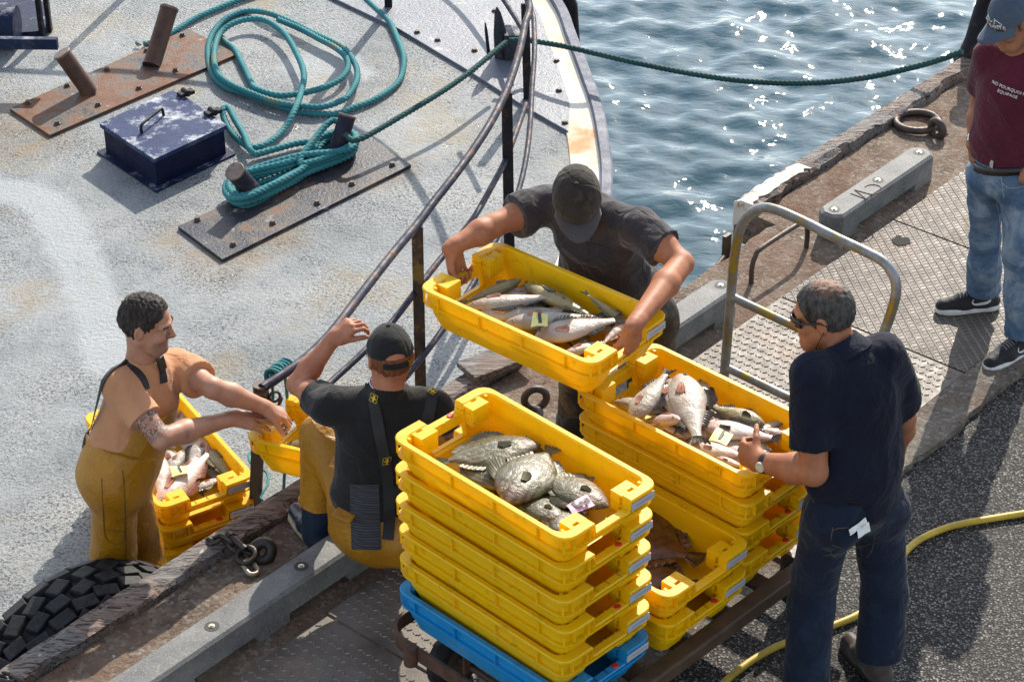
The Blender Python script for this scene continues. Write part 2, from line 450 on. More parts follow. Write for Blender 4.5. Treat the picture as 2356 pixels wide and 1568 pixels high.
# white paint on the first stretch of the far timber
def m_wpaint():
    t = NT('flaking white paint'); p = t.pos(); n = t.noise(9, 7, .7, p)
    c = t.ramp(n, [(.32, (.22, .10, .05)), (.40, (.45, .33, .24)), (.46, (.66, .62, .55)), (.8, (.74, .71, .65))])
    return t.set(c, .6, t.bump(t.noise(50, 6, .7, p), .7, .008))
s_w = SN1; mb = MB(); r0 = np.random.default_rng(4)
ss = np.arange(s_w-.004, qs(1868, 388, .06), .03)
rows = [[q(s, T_EDGE-.006, -.1), q(s, T_EDGE-.004, .045+.004*r0.normal()), q(s, T_EDGE+.04, .066+.002*r0.normal()), q(s, T_EDGE+.098+.01*r0.normal(), .064+.002*r0.normal()), q(s, T_EDGE+.09, .03), q(s, T_EDGE+.02, -.08)] for s in ss]
mb.rings(rows, smooth=False)
for o in list(COL.objects):
    if o.name.startswith('edge_timber') and 'white painted' in o['label']: mb.build('painted_end', m_wpaint(), o)
# broken plank at the end of the long timber
c = q(qs(1150, 842, .06), T_IN-.05, .075); mb = MB()
mb.box(c, (.32, .16, .03), [QU*.96+QN*.28, QN*.96-QU*.28, (0, 0, 1)])
tag(mb.build('broken_plank', M_TIMB, base=c, bevel=.006), 'short broken grey plank lying at the end of the long edge timber', 'plank')

# ------------------------------------------------------------------ moulded curbs bolted to the quay
M_BOLT = plain('zinc bolt', (.50, .44, .34), .35, .8, .3, 80)
M_SHADOW = plain('bolt pocket shade', (.03, .03, .03), .7)  # shade of the bolt recess, put into the colour of a flat disc
def curb(s0, s1, bolts, label, t0=-5.385, t1=-5.245, h0=.055, h1=.165, mark=False):
    c = q((s0+s1)/2, (t0+t1)/2, 0); root = thing('curb_beam', c, label, 'curb', 'moulded curbs along the quay')
    mb = MB(); e = .035
    pl = [(s0+e, t0), (s1-e, t0), (s1, t0+e), (s1, t1-e), (s1-e, t1), (s0+e, t1), (s0, t1-e), (s0, t0+e)]
    n = len(pl); V = []
    for z, k in ((h0, 0), (h1-.012, 0), (h1, .012)):
        for s, t in pl:
            sm_, tm = (s0+s1)/2, (t0+t1)/2
            V.append(q(s-math.copysign(k, s-sm_), t-math.copysign(k, t-tm), z))
    F = [tuple(range(n-1, -1, -1)), tuple(range(2*n, 3*n))]
    for l in (0, 1): F += [(l*n+i, l*n+(i+1) % n, (l+1)*n+(i+1) % n, (l+1)*n+i) for i in range(n)]
    mb.add(V, F); mb.build('beam', M_CURB, root)
    L = s1-s0; k = max(2, int(L/.5)+1)
    for i in range(k):
        f = MB(); s = s0+.1+(L-.2)*i/(k-1)
        f.box(q(s, (t0+t1)/2, .0315), (.16, t1-t0-.012, .047), [QU, QN, (0, 0, 1)]); f.build('foot', M_CURB, root)
    for s in bolts:
        b = MB(); cc = q(s, (t0+t1)/2, h1)
        b.tube([cc+(0, 0, -.004), cc+(0, 0, .0015)], .029, 20); po = b.build('bolt_pocket_shade', M_SHADOW, root)
        b = MB(); b.tube([cc+(0, 0, .0008), cc+(0, 0, .0035)], .0125, 18); b.tube([cc+(0, 0, .003), cc+(0, 0, .008)], [.0085, .0075], 6); b.build('bolt', M_BOLT, po)
    return root
zc = .165
curb(-2.0, qs(1010, 1055, zc), [qs(496, 1445, zc), qs(700, 1306, zc)], 'long grey curb beam the man in the black t-shirt sits on')
curb(qs(1440, 800, zc), qs(1682, 648, zc), [qs(1661, 657, zc)], 'grey curb beam with one end behind the standing man lifting a crate')
c3 = curb(qs(1905, 492, zc), qs(2142, 345, zc), [qs(1930, 485, zc), qs(2026, 416, zc), qs(2120, 352, zc)], 'short grey curb beam with two letters scratched on top, near the mooring ring')
# scratched letters on the third curb
M_SCR = plain('scratched letter', (.10, .05, .045), .8)
tp = lambda x, y: atz(x, y, zc+.001)
mb = MB()
for P in ([(1962, 449), (1990, 458), (1976, 441), (2004, 450)],):
    mb.tube([tp(*p) for p in ((1957, 445), (1995, 459))], .0028, 6); mb.tube([tp(*p) for p in ((1995, 459), (1966, 437))], .0028, 6); mb.tube([tp(*p) for p in ((1966, 437), (2010, 449))], .0028, 6)
cc = np.array([2008.0, 436.0])
mb.tube(catmull([tp(*(cc+np.array([21*math.cos(a), 11*math.sin(a)]))) for a in np.linspace(-2.6, 2.0, 12)], .004), .0028, 6)
mb.build('scratched_letters', M_SCR, c3)

# ------------------------------------------------------------------ iron rings, grab bar, ladder, chain, tyre
def torus(mb, c, R, r, ax1, ax2, n=36, m=12, squash=1.0):
    c = np.array(c); a1 = np.array(ax1)/np.linalg.norm(ax1); a2 = np.array(ax2)/np.linalg.norm(ax2)
    mb.tube([c+R*(math.cos(a)*a1+squash*math.sin(a)*a2) for a in np.arange(n)*2*math.pi/n], r, m, closed=True)
def ring_obj(x, y, R, r, label, ex, ey):
    c = atz(x, y, r); root = thing('mooring_ring', c, label, 'mooring ring', 'iron mooring rings')
    mb = MB(); torus(mb, c+(0, 0, .012), R, r, QU, QN+np.array([0, 0, .05])); mb.build('ring', M_DKRUST, root)
    e = atz(ex, ey, .05); mb = MB(); d = e-c; d[2] = 0; d /= np.linalg.norm(d); n_ = np.array([-d[1], d[0], 0])
    P = [e-d*.0+np.array([0, 0, -.05])-n_*.0]
    torus(mb, e+(0, 0, .002), .043, .022, d, (0, 0, 1), 26); mb.build('eye', M_DKRUST, root)
ring_obj(2110, 284, .115, .0205, 'large rusty mooring ring lying flat near the curb with scratched letters', 2156, 297)
c = atz(1232, 925, .07); root = thing('mooring_ring', c, 'small upright rusty mooring ring at the feet of the man lifting a crate', 'mooring ring', 'iron mooring rings')
mb = MB(); torus(mb, c+(0, 0, .02), .05, .017, (1, 0.2, 0), (0, 0, 1)); mb.build('ring', M_DKRUST, root)
mb = MB(); torus(mb, c+np.array([-.03, -.06, -.045]), .055, .015, (.3, 1, .2), (.9, -.2, .45)); mb.build('eye', M_DKRUST, root)
# bent steel grab bar
P = [atz(1728, 650, 0), atz(1728, 650, .10)]
b1 = atz(1728, 655, 0); b2 = atz(1855, 572, 0)
mb = MB(); mb.tube(catmull([b1, b1+(0, 0, .10), b1+(0, 0, .15)+(b2-b1)*.05, b1+(0, 0, .175)+(b2-b1)*.16, b2+(0, 0, .175)-(b2-b1)*.16, b2+(0, 0, .15)-(b2-b1)*.05, b2+(0, 0, .10), b2], .02), .0125, 12)
tag(mb.build('grab_bar', M_DKRUST, base=(b1+b2)/2), 'bent round steel grab bar standing on the quay behind the trolley handle', 'grab bar')
# ladder in the niche
lc = atz(1668, 590, -.15); root = thing('quay_ladder', lc, 'rusty ladder top in the gap of the quay edge timber', 'ladder')
for k, (x, y) in enumerate(((1672, 560), (1690, 575))):
    mb = MB(); p = atz(x, y, 0.02); mb.box(p+(0, 0, -.6), (.05, .02, 1.3), [QU, QN, (0, 0, 1)]); mb.build('stile', M_DKRUST, root)
    break
mb = MB(); a = atz(1665, 592, .0); mb.tube([a, atz(1640, 625, -.02), atz(1610, 640, -.03)], .014, 10); mb.build('rung', M_DKRUST, root)

M_CHAIN = m_rust('chain iron', (.028, .022, .02), (.085, .07, .055), .5, 30, .5)
def link(mb, c, d, n, L=.07, W=.042, r=.009):
    d = np.array(d, float); d /= np.linalg.norm(d); n = np.array(n, float); n -= d*(n@d); n /= np.linalg.norm(n)
    P = []
    for a in np.arange(20)*2*math.pi/20:
        x, y = math.cos(a), math.sin(a)
        P.append(np.array(c)+d*(x*W*.5+math.copysign((L-W)/2, x))+n*y*W*.5)
    mb.tube(P, r, 8, closed=True)
def chain(path, label, shackle=None):
    root = thing('chain', path[0], label, 'chain')
    P = catmull(path, .002); s = np.r_[0, np.cumsum(np.linalg.norm(np.diff(P, axis=0), axis=1))]
    k = 0
    for t in np.arange(.02, s[-1], .05):
        c = np.array([np.interp(t, s, P[:, i]) for i in range(3)]); c2 = np.array([np.interp(t+.01, s, P[:, i]) for i in range(3)])
        mb = MB(); d = c2-c
        if np.linalg.norm(d) < 1e-6: continue
        side = np.cross(d, (0, 0, 1)); n = side if k % 2 else np.array([0, 0, 1.0])+.35*side/np.linalg.norm(side)
        link(mb, c, d, n); mb.build('link', M_CHAIN, root); k += 1
    return root
z = .085
ch = chain([atz(480, 1262, -.05), atz(488, 1247, .05), atz(510, 1238, z), atz(540, 1256, .07), atz(565, 1275, .04), atz(585, 1280, .03)], 'short iron chain with a thick shackle holding the tyre, over the long edge timber')
mb = MB(); c = atz(604, 1268, .045); torus(mb, c, .036, .024, (1, .1, .1), (0, .55, .9), 28, 12); mb.build('shackle', M_CHAIN, ch)
mb = MB(); c = atz(566, 1276, .06); torus(mb, c, .036, .0125, (.9, -.1, .0), (0.2, .9, .4), 28, 10); mb.build('shackle', M_CHAIN, ch)
mb = MB(); mb.cyl(atz(530, 1232, .1), atz(565, 1262, .085), .0125); mb.cyl(atz(526, 1229, .1), atz(533, 1235, .1), .02, m=6); mb.build('shackle_pin', M_CHAIN, ch)
mb = MB(); link(mb, atz(576, 1304, .03), atz(584, 1316, .02)-atz(566, 1288, .03), QU, .085, .045, .010); mb.build('link', plain('bare iron link', (.33, .28, .2), .4, .5), ch)
chain([atz(-10, 1556, .06), atz(14, 1557, .09), atz(34, 1562, .075), atz(50, 1570, .07)], 'end of an iron chain on the edge timber in the bottom left corner')

def nrm0(v): return np.array(v)/np.linalg.norm(v)
def tyre():
    sa, sb = 3.25, 5.05
    s_c = qs(205, 1310, -.15); R, W = .62, .36
    c = q(s_c, T_EDGE-.05-W/2, -.62)
    c = q(qs(150, 1330, .0), T_EDGE-.03-W/2, -.66)
    root = thing('tyre_fender', c, 'big black lorry tyre hung on the quay edge as a fender', 'tyre')
    prof = [(-.17, .36), (-.175, .50), (-.165, .575), (-.135, .606), (-.06, .617), (.06, .617), (.135, .606), (.165, .575), (.175, .50), (.17, .36), (.15, .33), (0, .36), (-.15, .33)]
    n = 72; Rg = []
    for a in np.arange(n)*2*math.pi/n:
        e = QU*math.cos(a)+np.array([0, 0, math.sin(a)])
        Rg.append([c+e*r+QN*w for w, r in prof])
    mb = MB(); mb.rings(Rg, closed=True); mb.build('carcass', M_RUBBER, root)
    mb = MB(); nb = 33; r9 = np.random.default_rng(9)
    for k in range(nb):
        for row in range(5):
            a = (k+(.5 if row % 2 else 0)+.12*r9.normal()*.5)*2*math.pi/nb
            w = (-.150, -.077, 0, .077, .150)[row]; r = (.592, .612, .615, .612, .592)[row]
            e = QU*math.cos(a)+np.array([0, 0, math.sin(a)]); tg = -QU*math.sin(a)+np.array([0, 0, math.cos(a)])
            sk = .30*(1 if row in (1, 4) else -1)+.08*r9.normal() if row != 2 else .12*r9.normal()
            tilt = (-.5, -.1, 0, .1, .5)[row]; e2 = e*math.cos(tilt)+QN*math.sin(tilt)
            t1 = tg*math.cos(sk)+QN*math.sin(sk); t2 = nrm0(np.cross(e2, t1)); t1 = np.cross(t2, e2)
            mb.box(c+e2*.010+e*r+QN*w, ((.104, .096, .09, .096, .104)[row], (.084, .066, .064, .066, .084)[row], .030), [t1, t2, e2], 1.12)
    mb.build('tread', M_RUBBER, root, bevel=.0045)
tyre()
# ------------------------------------------------------------------ the fishing boat
ZD = -.6
def dk(x, y, z=0.0): return atz(x, y, ZD+z)
def m_deck():
    t = NT('worn deck paint'); p = t.pos()
    n = t.noise(1.6, 7, .66, p)
    c = t.ramp(n, [(.3, (.150, .170, .178)), (.5, (.248, .266, .270)), (.7, (.335, .342, .336))])
    def near(pts, r0, r1, wob):
        m = None
        for x, y in pts:
            vm = t.n('ShaderNodeVectorMath', operation='DISTANCE'); t.l(p, vm.inputs[0]); vm.inputs[1].default_value = tuple(dk(x, y)); d = vm.outputs['Value']
            m = d if m is None else t.math('MINIMUM', m, d)
        m = t.math('ADD', m, t.math('MULTIPLY', t.math('SUBTRACT', t.noise(4, 5, .6, p), .5), wob))
        return t.ramp(m, [(r0, 1.0), (r1, 0.0)])
    # smooth repainted bands, and rust weeping from the plates
    bp_ = [(-40, 440), (20, 440), (75, 455), (125, 490), (155, 545), (180, 600), (203, 660), (225, 720), (240, 775), (250, 830)]
    bd = catmull([(*q_, 0) for q_ in bp_], 28)[:, :2]
    patch = near([tuple(q_) for q_ in bd]+[(770, 165), (810, 170), (720, 185), (690, 150), (750, 125), (790, 145), (740, 155)], .10, .17, .12)
    c = t.mix(t.math('MULTIPLY', patch, .75), c, (.36, .385, .395))
    weep = near([(30, 262), (75, 300), (120, 322), (5, 300), (60, 335), (420, 545), (470, 585), (515, 612), (560, 590), (880, 395), (640, 545), (45, 345)], .02, .26, .22)
    weep = t.math('MULTIPLY', weep, t.ramp(t.noise(7, 6, .7, p), [(.36, .15), (.62, 1.0)]))
    c = t.mix(t.math('MULTIPLY', weep, .8), c, (.24, .15, .06))
    sp = t.noise(68, 4, .75, p); spk = t.ramp(sp, [(.42, 1.0), (.495, 0.0)])
    dirt = t.ramp(t.noise(2.4, 6, .68, p), [(.41, .18), (.57, 1.0)])
    k = t.math('MULTIPLY', spk, dirt); k = t.math('MULTIPLY', k, t.math('SUBTRACT', 1.0, t.math('MULTIPLY', patch, .85)))
    c = t.mix(t.math('MULTIPLY', k, .95), c, (.03, .036, .042))
    wh = t.ramp(t.noise(60, 3, .65, p), [(.66, 0.0), (.73, .8)])
    c = t.mix(wh, c, (.5, .5, .48))
    ru = t.ramp(t.noise(1.3, 7, .7, p), [(.54, 0.0), (.72, .7)])
    c = t.mix(ru, c, (.27, .20, .10))
    c = t.mix(t.ramp(t.noise(3.1, 7, .75, p), [(.665, 0.0), (.73, .7)]), c, (.22, .10, .045))
    h = t.noise(40, 5, .7, p)
    b = t.bump(h, 1.0, .016); b = t.bump(t.noise(110, 2, .6, p), .6, .005, b)
    return t.set(c, t.ramp(t.noise(5, 5, .68, p), [(.40, .52), (.56, .36), (.66, .12)]), b, spec=.3)
def m_blue(name='navy steel paint', a=(.006, .012, .036), b=(.014, .026, .062), salt=.5, rust=.3, th=.54):
    t = NT(name); p = t.pos(); n = t.noise(7, 6, .65, p)
    c = t.ramp(n, [(.3, a), (.7, b)])
    if salt:
        s = t.ramp(t.noise(5.5, 7, .72, p), [(th, 0.0), (th+.12, salt)]); nz = t.sep(t.n('ShaderNodeNewGeometry').outputs['Normal'])[2]
        s = t.math('MULTIPLY', s, t.ramp(nz, [(.6, .12), (.9, 1.0)]))
        c = t.mix(s, c, (.55, .57, .60))
    c = t.mix(t.ramp(t.noise(11, 7, .75, p), [(.60-.1*rust, 0.0), (.72, rust)]), c, (.20, .085, .035))
    b_ = t.bump(t.noise(60, 5, .7, p), .4, .005)
    return t.set(c, t.ramp(t.noise(20, 4, .6, p), [(.3, .38), (.7, .65)]), b_, spec=.16)
def m_bowplate():
    t = NT('grey blue bow plate'); p = t.pos(); n = t.noise(2.5, 6, .65, p)
    c = t.ramp(n, [(.3, (.098, .112, .145)), (.55, (.142, .157, .19)), (.75, (.21, .222, .245))])
    c = t.mix(t.ramp(t.noise(9, 7, .75, p), [(.60, 0.0), (.68, .85)]), c, (.28, .15, .09))
    c = t.mix(t.ramp(t.noise(5, 6, .7, p), [(.62, 0.0), (.70, .7)]), c, (.55, .55, .55))
    b = t.bump(t.noise(40, 6, .7, p), .7, .008)
    return t.set(c, .36, b, spec=.25)
def m_waterway():
    t = NT('rust stained white paint'); p = t.pos(); n = t.noise(1.7, 7, .62, p)
    c = t.ramp(n, [(.40, (.64, .61, .53)), (.54, (.61, .53, .39)), (.61, (.52, .29, .11)), (.74, (.34, .13, .045))])
    c = t.mix(t.ramp(t.noise(24, 5, .7, p), [(.68, 0.0), (.74, .7)]), c, (.2, .11, .06))
    return t.set(c, .4, t.bump(t.noise(30, 4, .6, p), .25, .004))
def m_bitt(nm='rusty mooring plate', sh=0.0):
    t = NT(nm); p = t.pos(); n = t.math('ADD', t.noise(3.2, 8, .72, p), sh)
    c = t.ramp(n, [(.34, (.020, .023, .040)), (.46, (.038, .036, .040)), (.52, (.095, .075, .062)), (.57, (.15, .066, .034)), (.72, (.09, .034, .018))])
    c = t.mix(t.ramp(t.noise(10, 6, .7, p), [(.63, 0.0), (.7, .6)]), c, (.45, .43, .42))
    return t.set(c, t.ramp(n, [(.4, .3), (.6, .65)]), t.bump(t.noise(50, 6, .7, p), .6, .006), spec=.25)
M_DECK, M_NAVY, M_BOWP, M_WWAY, M_BITT = m_deck(), m_blue(), m_bowplate(), m_waterway(), m_bitt('rusty mooring plate', .045)
M_BITT2 = m_bitt('dark navy mooring plate', -.045)
M_CAPR = m_blue('grey blue cap rail', (.075, .085, .125), (.13, .142, .185), .3, .35)
M_RAIL = m_blue('chipped navy rail paint', (.008, .010, .024), (.016, .020, .044), .10, .95)
M_BLACKP = m_blue('black post paint', (.008, .008, .012), (.02, .02, .026), 0, .55)
boat = thing('fishing_boat', dk(900, 300), 'grey decked fishing boat with navy railing moored along the quay', 'boat')
# outer edge of the cap rail, in photo points, then carried on round the bow and aft
out_px = [(1294, 0), (1326, 76), (1358, 160), (1386, 240), (1402, 320), (1410, 400), (1403, 500), (1375, 600), (1310, 715), (1215, 825), (1120, 915), (1030, 992)]
outer = [dk(x, y, .07)[:2] for x, y in out_px]
bow = outer[0]
far_ = [np.array(bow)+d for d in ((-.25, .9), (-.55, 1.7), (-1.2, 2.5), (-2.2, 2.95), (-3.6, 3.2), (-6, 3.35), (-10, 3.4))][::-1]
near_ = [q(s, T_EDGE-.1)[:2] for s in (qs(900, 1040), 4.8, 2.0, -3.0)]
tail = [np.array(q(-3.0, T_EDGE-.1)[:2])+(-6.5, 2.0)]
outl = [np.array(p) for p in far_]+[np.array(p) for p in outer]+[np.array(p) for p in near_]
O = catmull([(p[0], p[1], 0) for p in outl], .06)[:, :2]
T2 = np.gradient(O, axis=0); T2 /= np.linalg.norm(T2, axis=1)[:, None]
N2 = np.stack([T2[:, 1], -T2[:, 0]], 1)        # inward (to port of travel) side
if ((np.array(dk(700, 400)[:2])-O[len(O)//2])@N2[len(O)//2]) < 0: N2 = -N2
deckpoly = list(O+N2*.02)+[tail[0]]
mb = MB(); mb.prism(ccw([tuple(p) for p in deckpoly]), ZD-.05, ZD); mb.build('deck', M_DECK, boat)
Rg = [[(*(o+n*.03), ZD-.02), (*(o-t_*0), ZD+.02), (*(o+n*.0), ZD-.35), (*(o+n*.35), -1.5), (*(o+n*.6), -3.0), (*(o+n*.8), -3.0)] for o, n, t_ in zip(O, N2, T2)]
mb = MB(); mb.rings(Rg, cap=False); mb.build('hull', m_blue('navy hull paint', salt=.2), boat)
mb = MB(); mb.rings([[(*(o), ZD+.01), (*(o), ZD+.068), (*(o+n*.01), ZD+.075), (*(o+n*.062), ZD+.075), (*(o+n*.07), ZD+.066), (*(o+n*.07), ZD+.01)] for o, n in zip(O, N2)], smooth=False); mb.build('cap_rail', M_CAPR, boat)
k0 = len(far_)
mb = MB(); mb.rings([[(*(o+n*.069), ZD+.002), (*(o+n*.069), ZD+.045), (*(o+n*.13), ZD+.030), (*(o+n*.235), ZD+.012), (*(o+n*.24), ZD+.002)] for o, n in zip(O, N2)], smooth=False); mb.build('waterway', M_WWAY, boat)
# bow plate
bp = [(785, 4), (917, 66), (1074, 160), (1206, 244), (1262, 276), (1308, 302), (1311, 240), (1302, 172), (1286, 116), (1266, 56), (1238, 0), (1215, -60), (1100, -160), (900, -170), (780, -80), (740, -18)]
mb = MB(); mb.prism(ccw([tuple(dk(x, y, .022)[:2]) for x, y in bp]), ZD+.001, ZD+.022); pl = mb.build('bow_plate', M_BOWP, boat, bevel=.003)
def bolt(parent, p, r=.017, h=.016, name='bolt', m=None):
    b = MB(); b.tube([p, p+np.array([0, 0, h*.3]), p+np.array([0, 0, h*.31]), p+np.array([0, 0, h])], [r*1.35, r*1.35, r, r*.9], 6); b.build(name, m or M_DKRUST, parent)
for x, y in ((960, 75), (1007, 93), (1092, 117), (1138, 26), (1281, 141), (1286, 209), (1300, 283), (1175, 195), (1226, 90)):
    bolt(pl, dk(x, y, .022))
# --- mooring bitts
def bitt(plate_px, posts, bolts, mpost, label, mplate):
    c = sum(dk(x, y) for x, y in plate_px)/len(plate_px)
    b = MB(); b.prism(ccw([tuple(dk(x, y, .02)[:2]) for x, y in plate_px]), ZD+.0005, ZD+.022)
    pl = b.build('mooring_bitt', mplate, boat, bevel=.003); pl['label'] = label
    for (bx, by, tx, ty, h, r) in posts:
        p0 = dk(bx, by, .02); p1 = dk(tx, ty, h)
        d = p1-p0; b = MB()
        b.tube([p0, p0+d*.05, p0+d*.95], [r*1.12, r, r], 24)
        e = d/np.linalg.norm(d)
        b.cur = 1; b.tube([p0+d*.95, p0+d*.955, p1-e*.004, p1], [r*1.0, r*1.06, r*1.08, r*1.02], 24)
        b.build('post', [mpost, M_PTOP], pl)
    for x, y in bolts: bolt(pl, dk(x, y, .022), .016, .02)
    return pl
M_PTOP = m_rust('worn post top', (.10, .06, .045), (.26, .20, .17), .6, 25)
M_POST1 = m_rust('rusted post', (.028, .014, .010), (.13, .05, .026), .65, 12)
M_POST2 = m_blue('chipped black post', (.010, .011, .022), (.03, .03, .05), .15, .6)
bitt([(22, 250), (114, 311), (545, 125), (433, 66)], [(207, 212, 141, 121, .29, .053), (349, 152, 390, 17, .29, .056)],
     [(64, 238), (155, 198), (246, 161), (338, 117), (420, 82), (404, 163), (320, 204), (226, 242), (132, 285)], M_POST1, 'rusted mooring bitt with two brown posts', M_BITT)
bt2 = bitt([(409, 521), (511, 597), (946, 379), (850, 312)], [(590, 452, 539, 393, .25, .055), (768, 368, 800, 264, .25, .05)],
     [(455, 506), (537, 563), (730, 468), (810, 424), (903, 380), (628, 514)], M_POST2, 'mooring bitt wrapped in green rope', M_BITT2)
# --- deck hatch
lid = [(228, 283), (401, 204), (523, 287), (354, 366)]
hz = .20
LC = [dk(x, y, hz) for x, y in lid]
cen = sum(LC)/4
hb = MB(); ins = [c+(cen-c)*.055 for c in LC]; hb.prism(ccw([tuple(p[:2]) for p in ins]), ZD, ZD+hz-.03)
hatch = hb.build('deck_hatch', m_blue('dark navy hatch', (.003, .005, .020), (.007, .011, .040), .05, .1), boat, bevel=.004)
M_LID = m_blue('salt stained navy lid', (.009, .020, .070), (.018, .036, .105), .85, .1, .50)
b = MB(); b.prism(ccw([tuple((c-(cen-c)*.0)[:2]) for c in LC]), ZD+hz-.03, ZD+hz); b.build('lid', M_LID, hatch, bevel=.006)
b = MB(); fl = [c-(cen-c)*.09 for c in LC]; b.prism(ccw([tuple(p[:2]) for p in fl]), ZD+.001, ZD+.012); b.build('flange', M_NAVY, hatch)
p0, p1 = dk(326, 305, hz), dk(375, 266, hz); b = MB()
b.tube(catmull([p0, p0+(0, 0, .035), p0*.85+p1*.15+(0, 0, .05), p0*.1+p1*.9+(0, 0, .05), p1+(0, 0, .035), p1+(.004, 0, 0)], .01), .009, 10); b.build('handle', M_BLACKP, hatch)
for x, y in ((428, 218), (490, 262)):
    b = MB(); p = dk(x, y, hz); d = (LC[2]-LC[1]); d /= np.linalg.norm(d); e = np.cross((0, 0, 1), d)
    b.box(p+(0, 0, .012), (.05, .10, .024), [d, e, (0, 0, 1)]); b.tube([p+d*.03+(0, 0, .018), p-d*.03+(0, 0, .018)], .02, 12); b.build('hinge', M_BLACKP, hatch, bevel=.004)

# --- railing: rails and stanchions
def railz(x, y):     # height of the top rail above the deck
    return np.interp(y, [0, 210, 520, 885], [.97, .95, .93, 1.10])
def rail(pts, zf, r, extra=None, name='rail'):
    P = [dk(x, y, zf(x, y)) for x, y in pts]
    if extra is not None: P = [np.array(e) for e in extra(P)]+P
    b = MB(); b.tube(catmull(P, .04), r, 12); return b.build(name, M_RAIL, boat)
r1 = [(1215, 0), (1207, 60), (1192, 130), (1165, 210), (1130, 280), (1090, 343), (1045, 405), (1000, 462), (960, 516), (900, 588), (830, 678), (760, 768), (700, 826), (640, 868), (602, 893)]
def around(z):
    def f(P):
        p = P[0]; return [(p[0]-9, p[1]+2.9, z), (p[0]-5, p[1]+2.75, z), (p[0]-2.6, p[1]+2.5, z), (p[0]-1.3, p[1]+2.2, z), (p[0]-.5, p[1]+1.55, z), (p[0]-.15, p[1]+.75, z)]
    return f
rail(r1, railz, .021, around(ZD+.97))
P1 = [dk(x, y, railz(x, y)) for x, y in r1]
r2 = [(1212, 90), (1205, 135), (1219, 180), (1210, 240), (1190, 297), (1166, 361), (1138, 417), (1090, 501), (1042, 561), (985, 632), (905, 737), (840, 806), (760, 880), (690, 945), (630, 990), (598, 1012)]
rail(r2[3:], lambda x, y: np.interp(y, [135, 880, 1010], [.55, .56, .70]), .016)
r3 = [(1220, 16), (1229, 72), (1229, 132), (1224, 200), (1220, 280), (1212, 353), (1198, 421), (1174, 493), (1144, 545), (1090, 650), (1030, 742), (960, 835), (860, 950), (760, 1055), (690, 1115), (612, 1168)]
rail(r3, lambda x, y: np.interp(y, [0, 545, 1168], [.38, .28, .22]), .016, around(ZD+.38))
r4 = [(1155, -6), (1172, 20), (1188, 45), (1203, 70)]
rail(r4, lambda x, y: .6, .015)
def stan(px0, px1, z1, w_, m, box=True):
    p1 = dk(px1[0], px1[1], z1); p0 = dk(px0[0], px0[1], 0); b = MB()
    d = p1-p0; L = np.linalg.norm(d); e = d/L; a = np.cross((0, 1, 0), e); a /= np.linalg.norm(a); c = np.cross(e, a)
    b.box((p0+p1)/2, (w_, w_*.55, L), [a, c, e]); b.build('stanchion', m, boat, bevel=.003)
t = NT('worn yellow and black post'); n = t.noise(9, 7, .7); M_YPOST = t.set(t.ramp(n, [(.42, (.012, .011, .012)), (.55, (.05, .028, .018)), (.64, (.17, .11, .014)), (.76, (.09, .05, .02))]), .6, t.bump(t.noise(40, 5, .7), .5, .005))
stan((1172, 570), (1166, 212), .94, .058, M_BLACKP)
stan((968, 897), (960, 520), .92, .055, M_YPOST)
stan((585, 1225), (598, 903), 1.09, .055, m_rust('rusty rail post', (.02, .016, .014), (.10, .055, .03), .6, 14))
stan((1214, 235), (1208, 8), .62, .05, M_BLACKP)
# port-side stanchions carry the rails out of the picture
for dx, dy in ((-.9, 2.0), (-2.6, 2.5), (-4.4, 2.7)):
    p = P1[0]+np.array([dx, dy, 0]); b = MB(); b.box((p[0], p[1], ZD+.485), (.05, .03, .97)); b.build('stanchion', M_BLACKP, boat)
# elbow where the rail comes down on the first post, with a pad eye
b = MB(); p = dk(600, 893, 1.09); b.tube([p+(0, 0, .02), p+(0, 0, -.12)], .033, 14); b.build('rail_socket', M_DKRUST, boat)
b = MB(); torus(b, dk(632, 912, 1.05), .022, .006, (1, .3, 0), (0, .2, 1), 20, 8); torus(b, dk(645, 922, 1.0), .016, .005, (.3, 1, 0), (.2, 0, 1), 20, 8); b.build('shackle', M_CHAIN, boat)
# fairlead with its horn
fp = dk(1172, 128, .02); b = MB()
b.box(fp+(0.02, 0, .09), (.10, .16, .17)); b.tube([fp+np.array([-.05, -.02, .0]), fp+np.array([-.055, -.02, .16]), fp+np.array([-.07, -.02, .30]), fp+np.array([-.075, -.02, .345])], [.045, .045, .022, .004], 10)
b.tube([fp+np.array([-.13, 0.02, 0]), fp+np.array([-.145, 0.02, .17]), fp+np.array([-.15, 0.02, .22])], [.012, .01, .004], 8); b.build('fairlead', m_blue('dark fairlead', (.01, .012, .02), (.05, .055, .07), .4, .4), boat, bevel=.012)
# dark winch housing in the top left corner
wb = MB(); c0 = dk(50, 85, 0)
hs = .34
wp = [(-260, 110), (98, 88), (120, 68), (112, 20), (-150, -10)]
wb.prism(ccw([tuple(dk(x, y, 0)[:2]) for x, y in wp]), ZD, ZD+.05)
win = wb.build('winch', M_NAVY, boat, bevel=.004); win['label'] = 'dark navy winch housing at the far left'
for x, y, hh in ((98, 86, .34), (115, 72, .34)):
    wb = MB(); p = dk(x, y, 0); wb.box(p+(0, 0, hh/2), (.03, .05, hh)); wb.build('bracket', M_BLACKP, win)
wb = MB(); a = dk(98, 86, .26); wb.box((a+dk(-200, 110, .26))/2, (1.0, .04, .07), [(.99, -.05, 0), (.05, .99, 0), (0, 0, 1)]); wb.build('cross_bar', M_NAVY, win)
wb = MB(); a = dk(40, 60, .14); wb.tube([a, a+np.array([-.9, .02, 0])], .13, 24); wb.build('drum', M_NAVY, win)
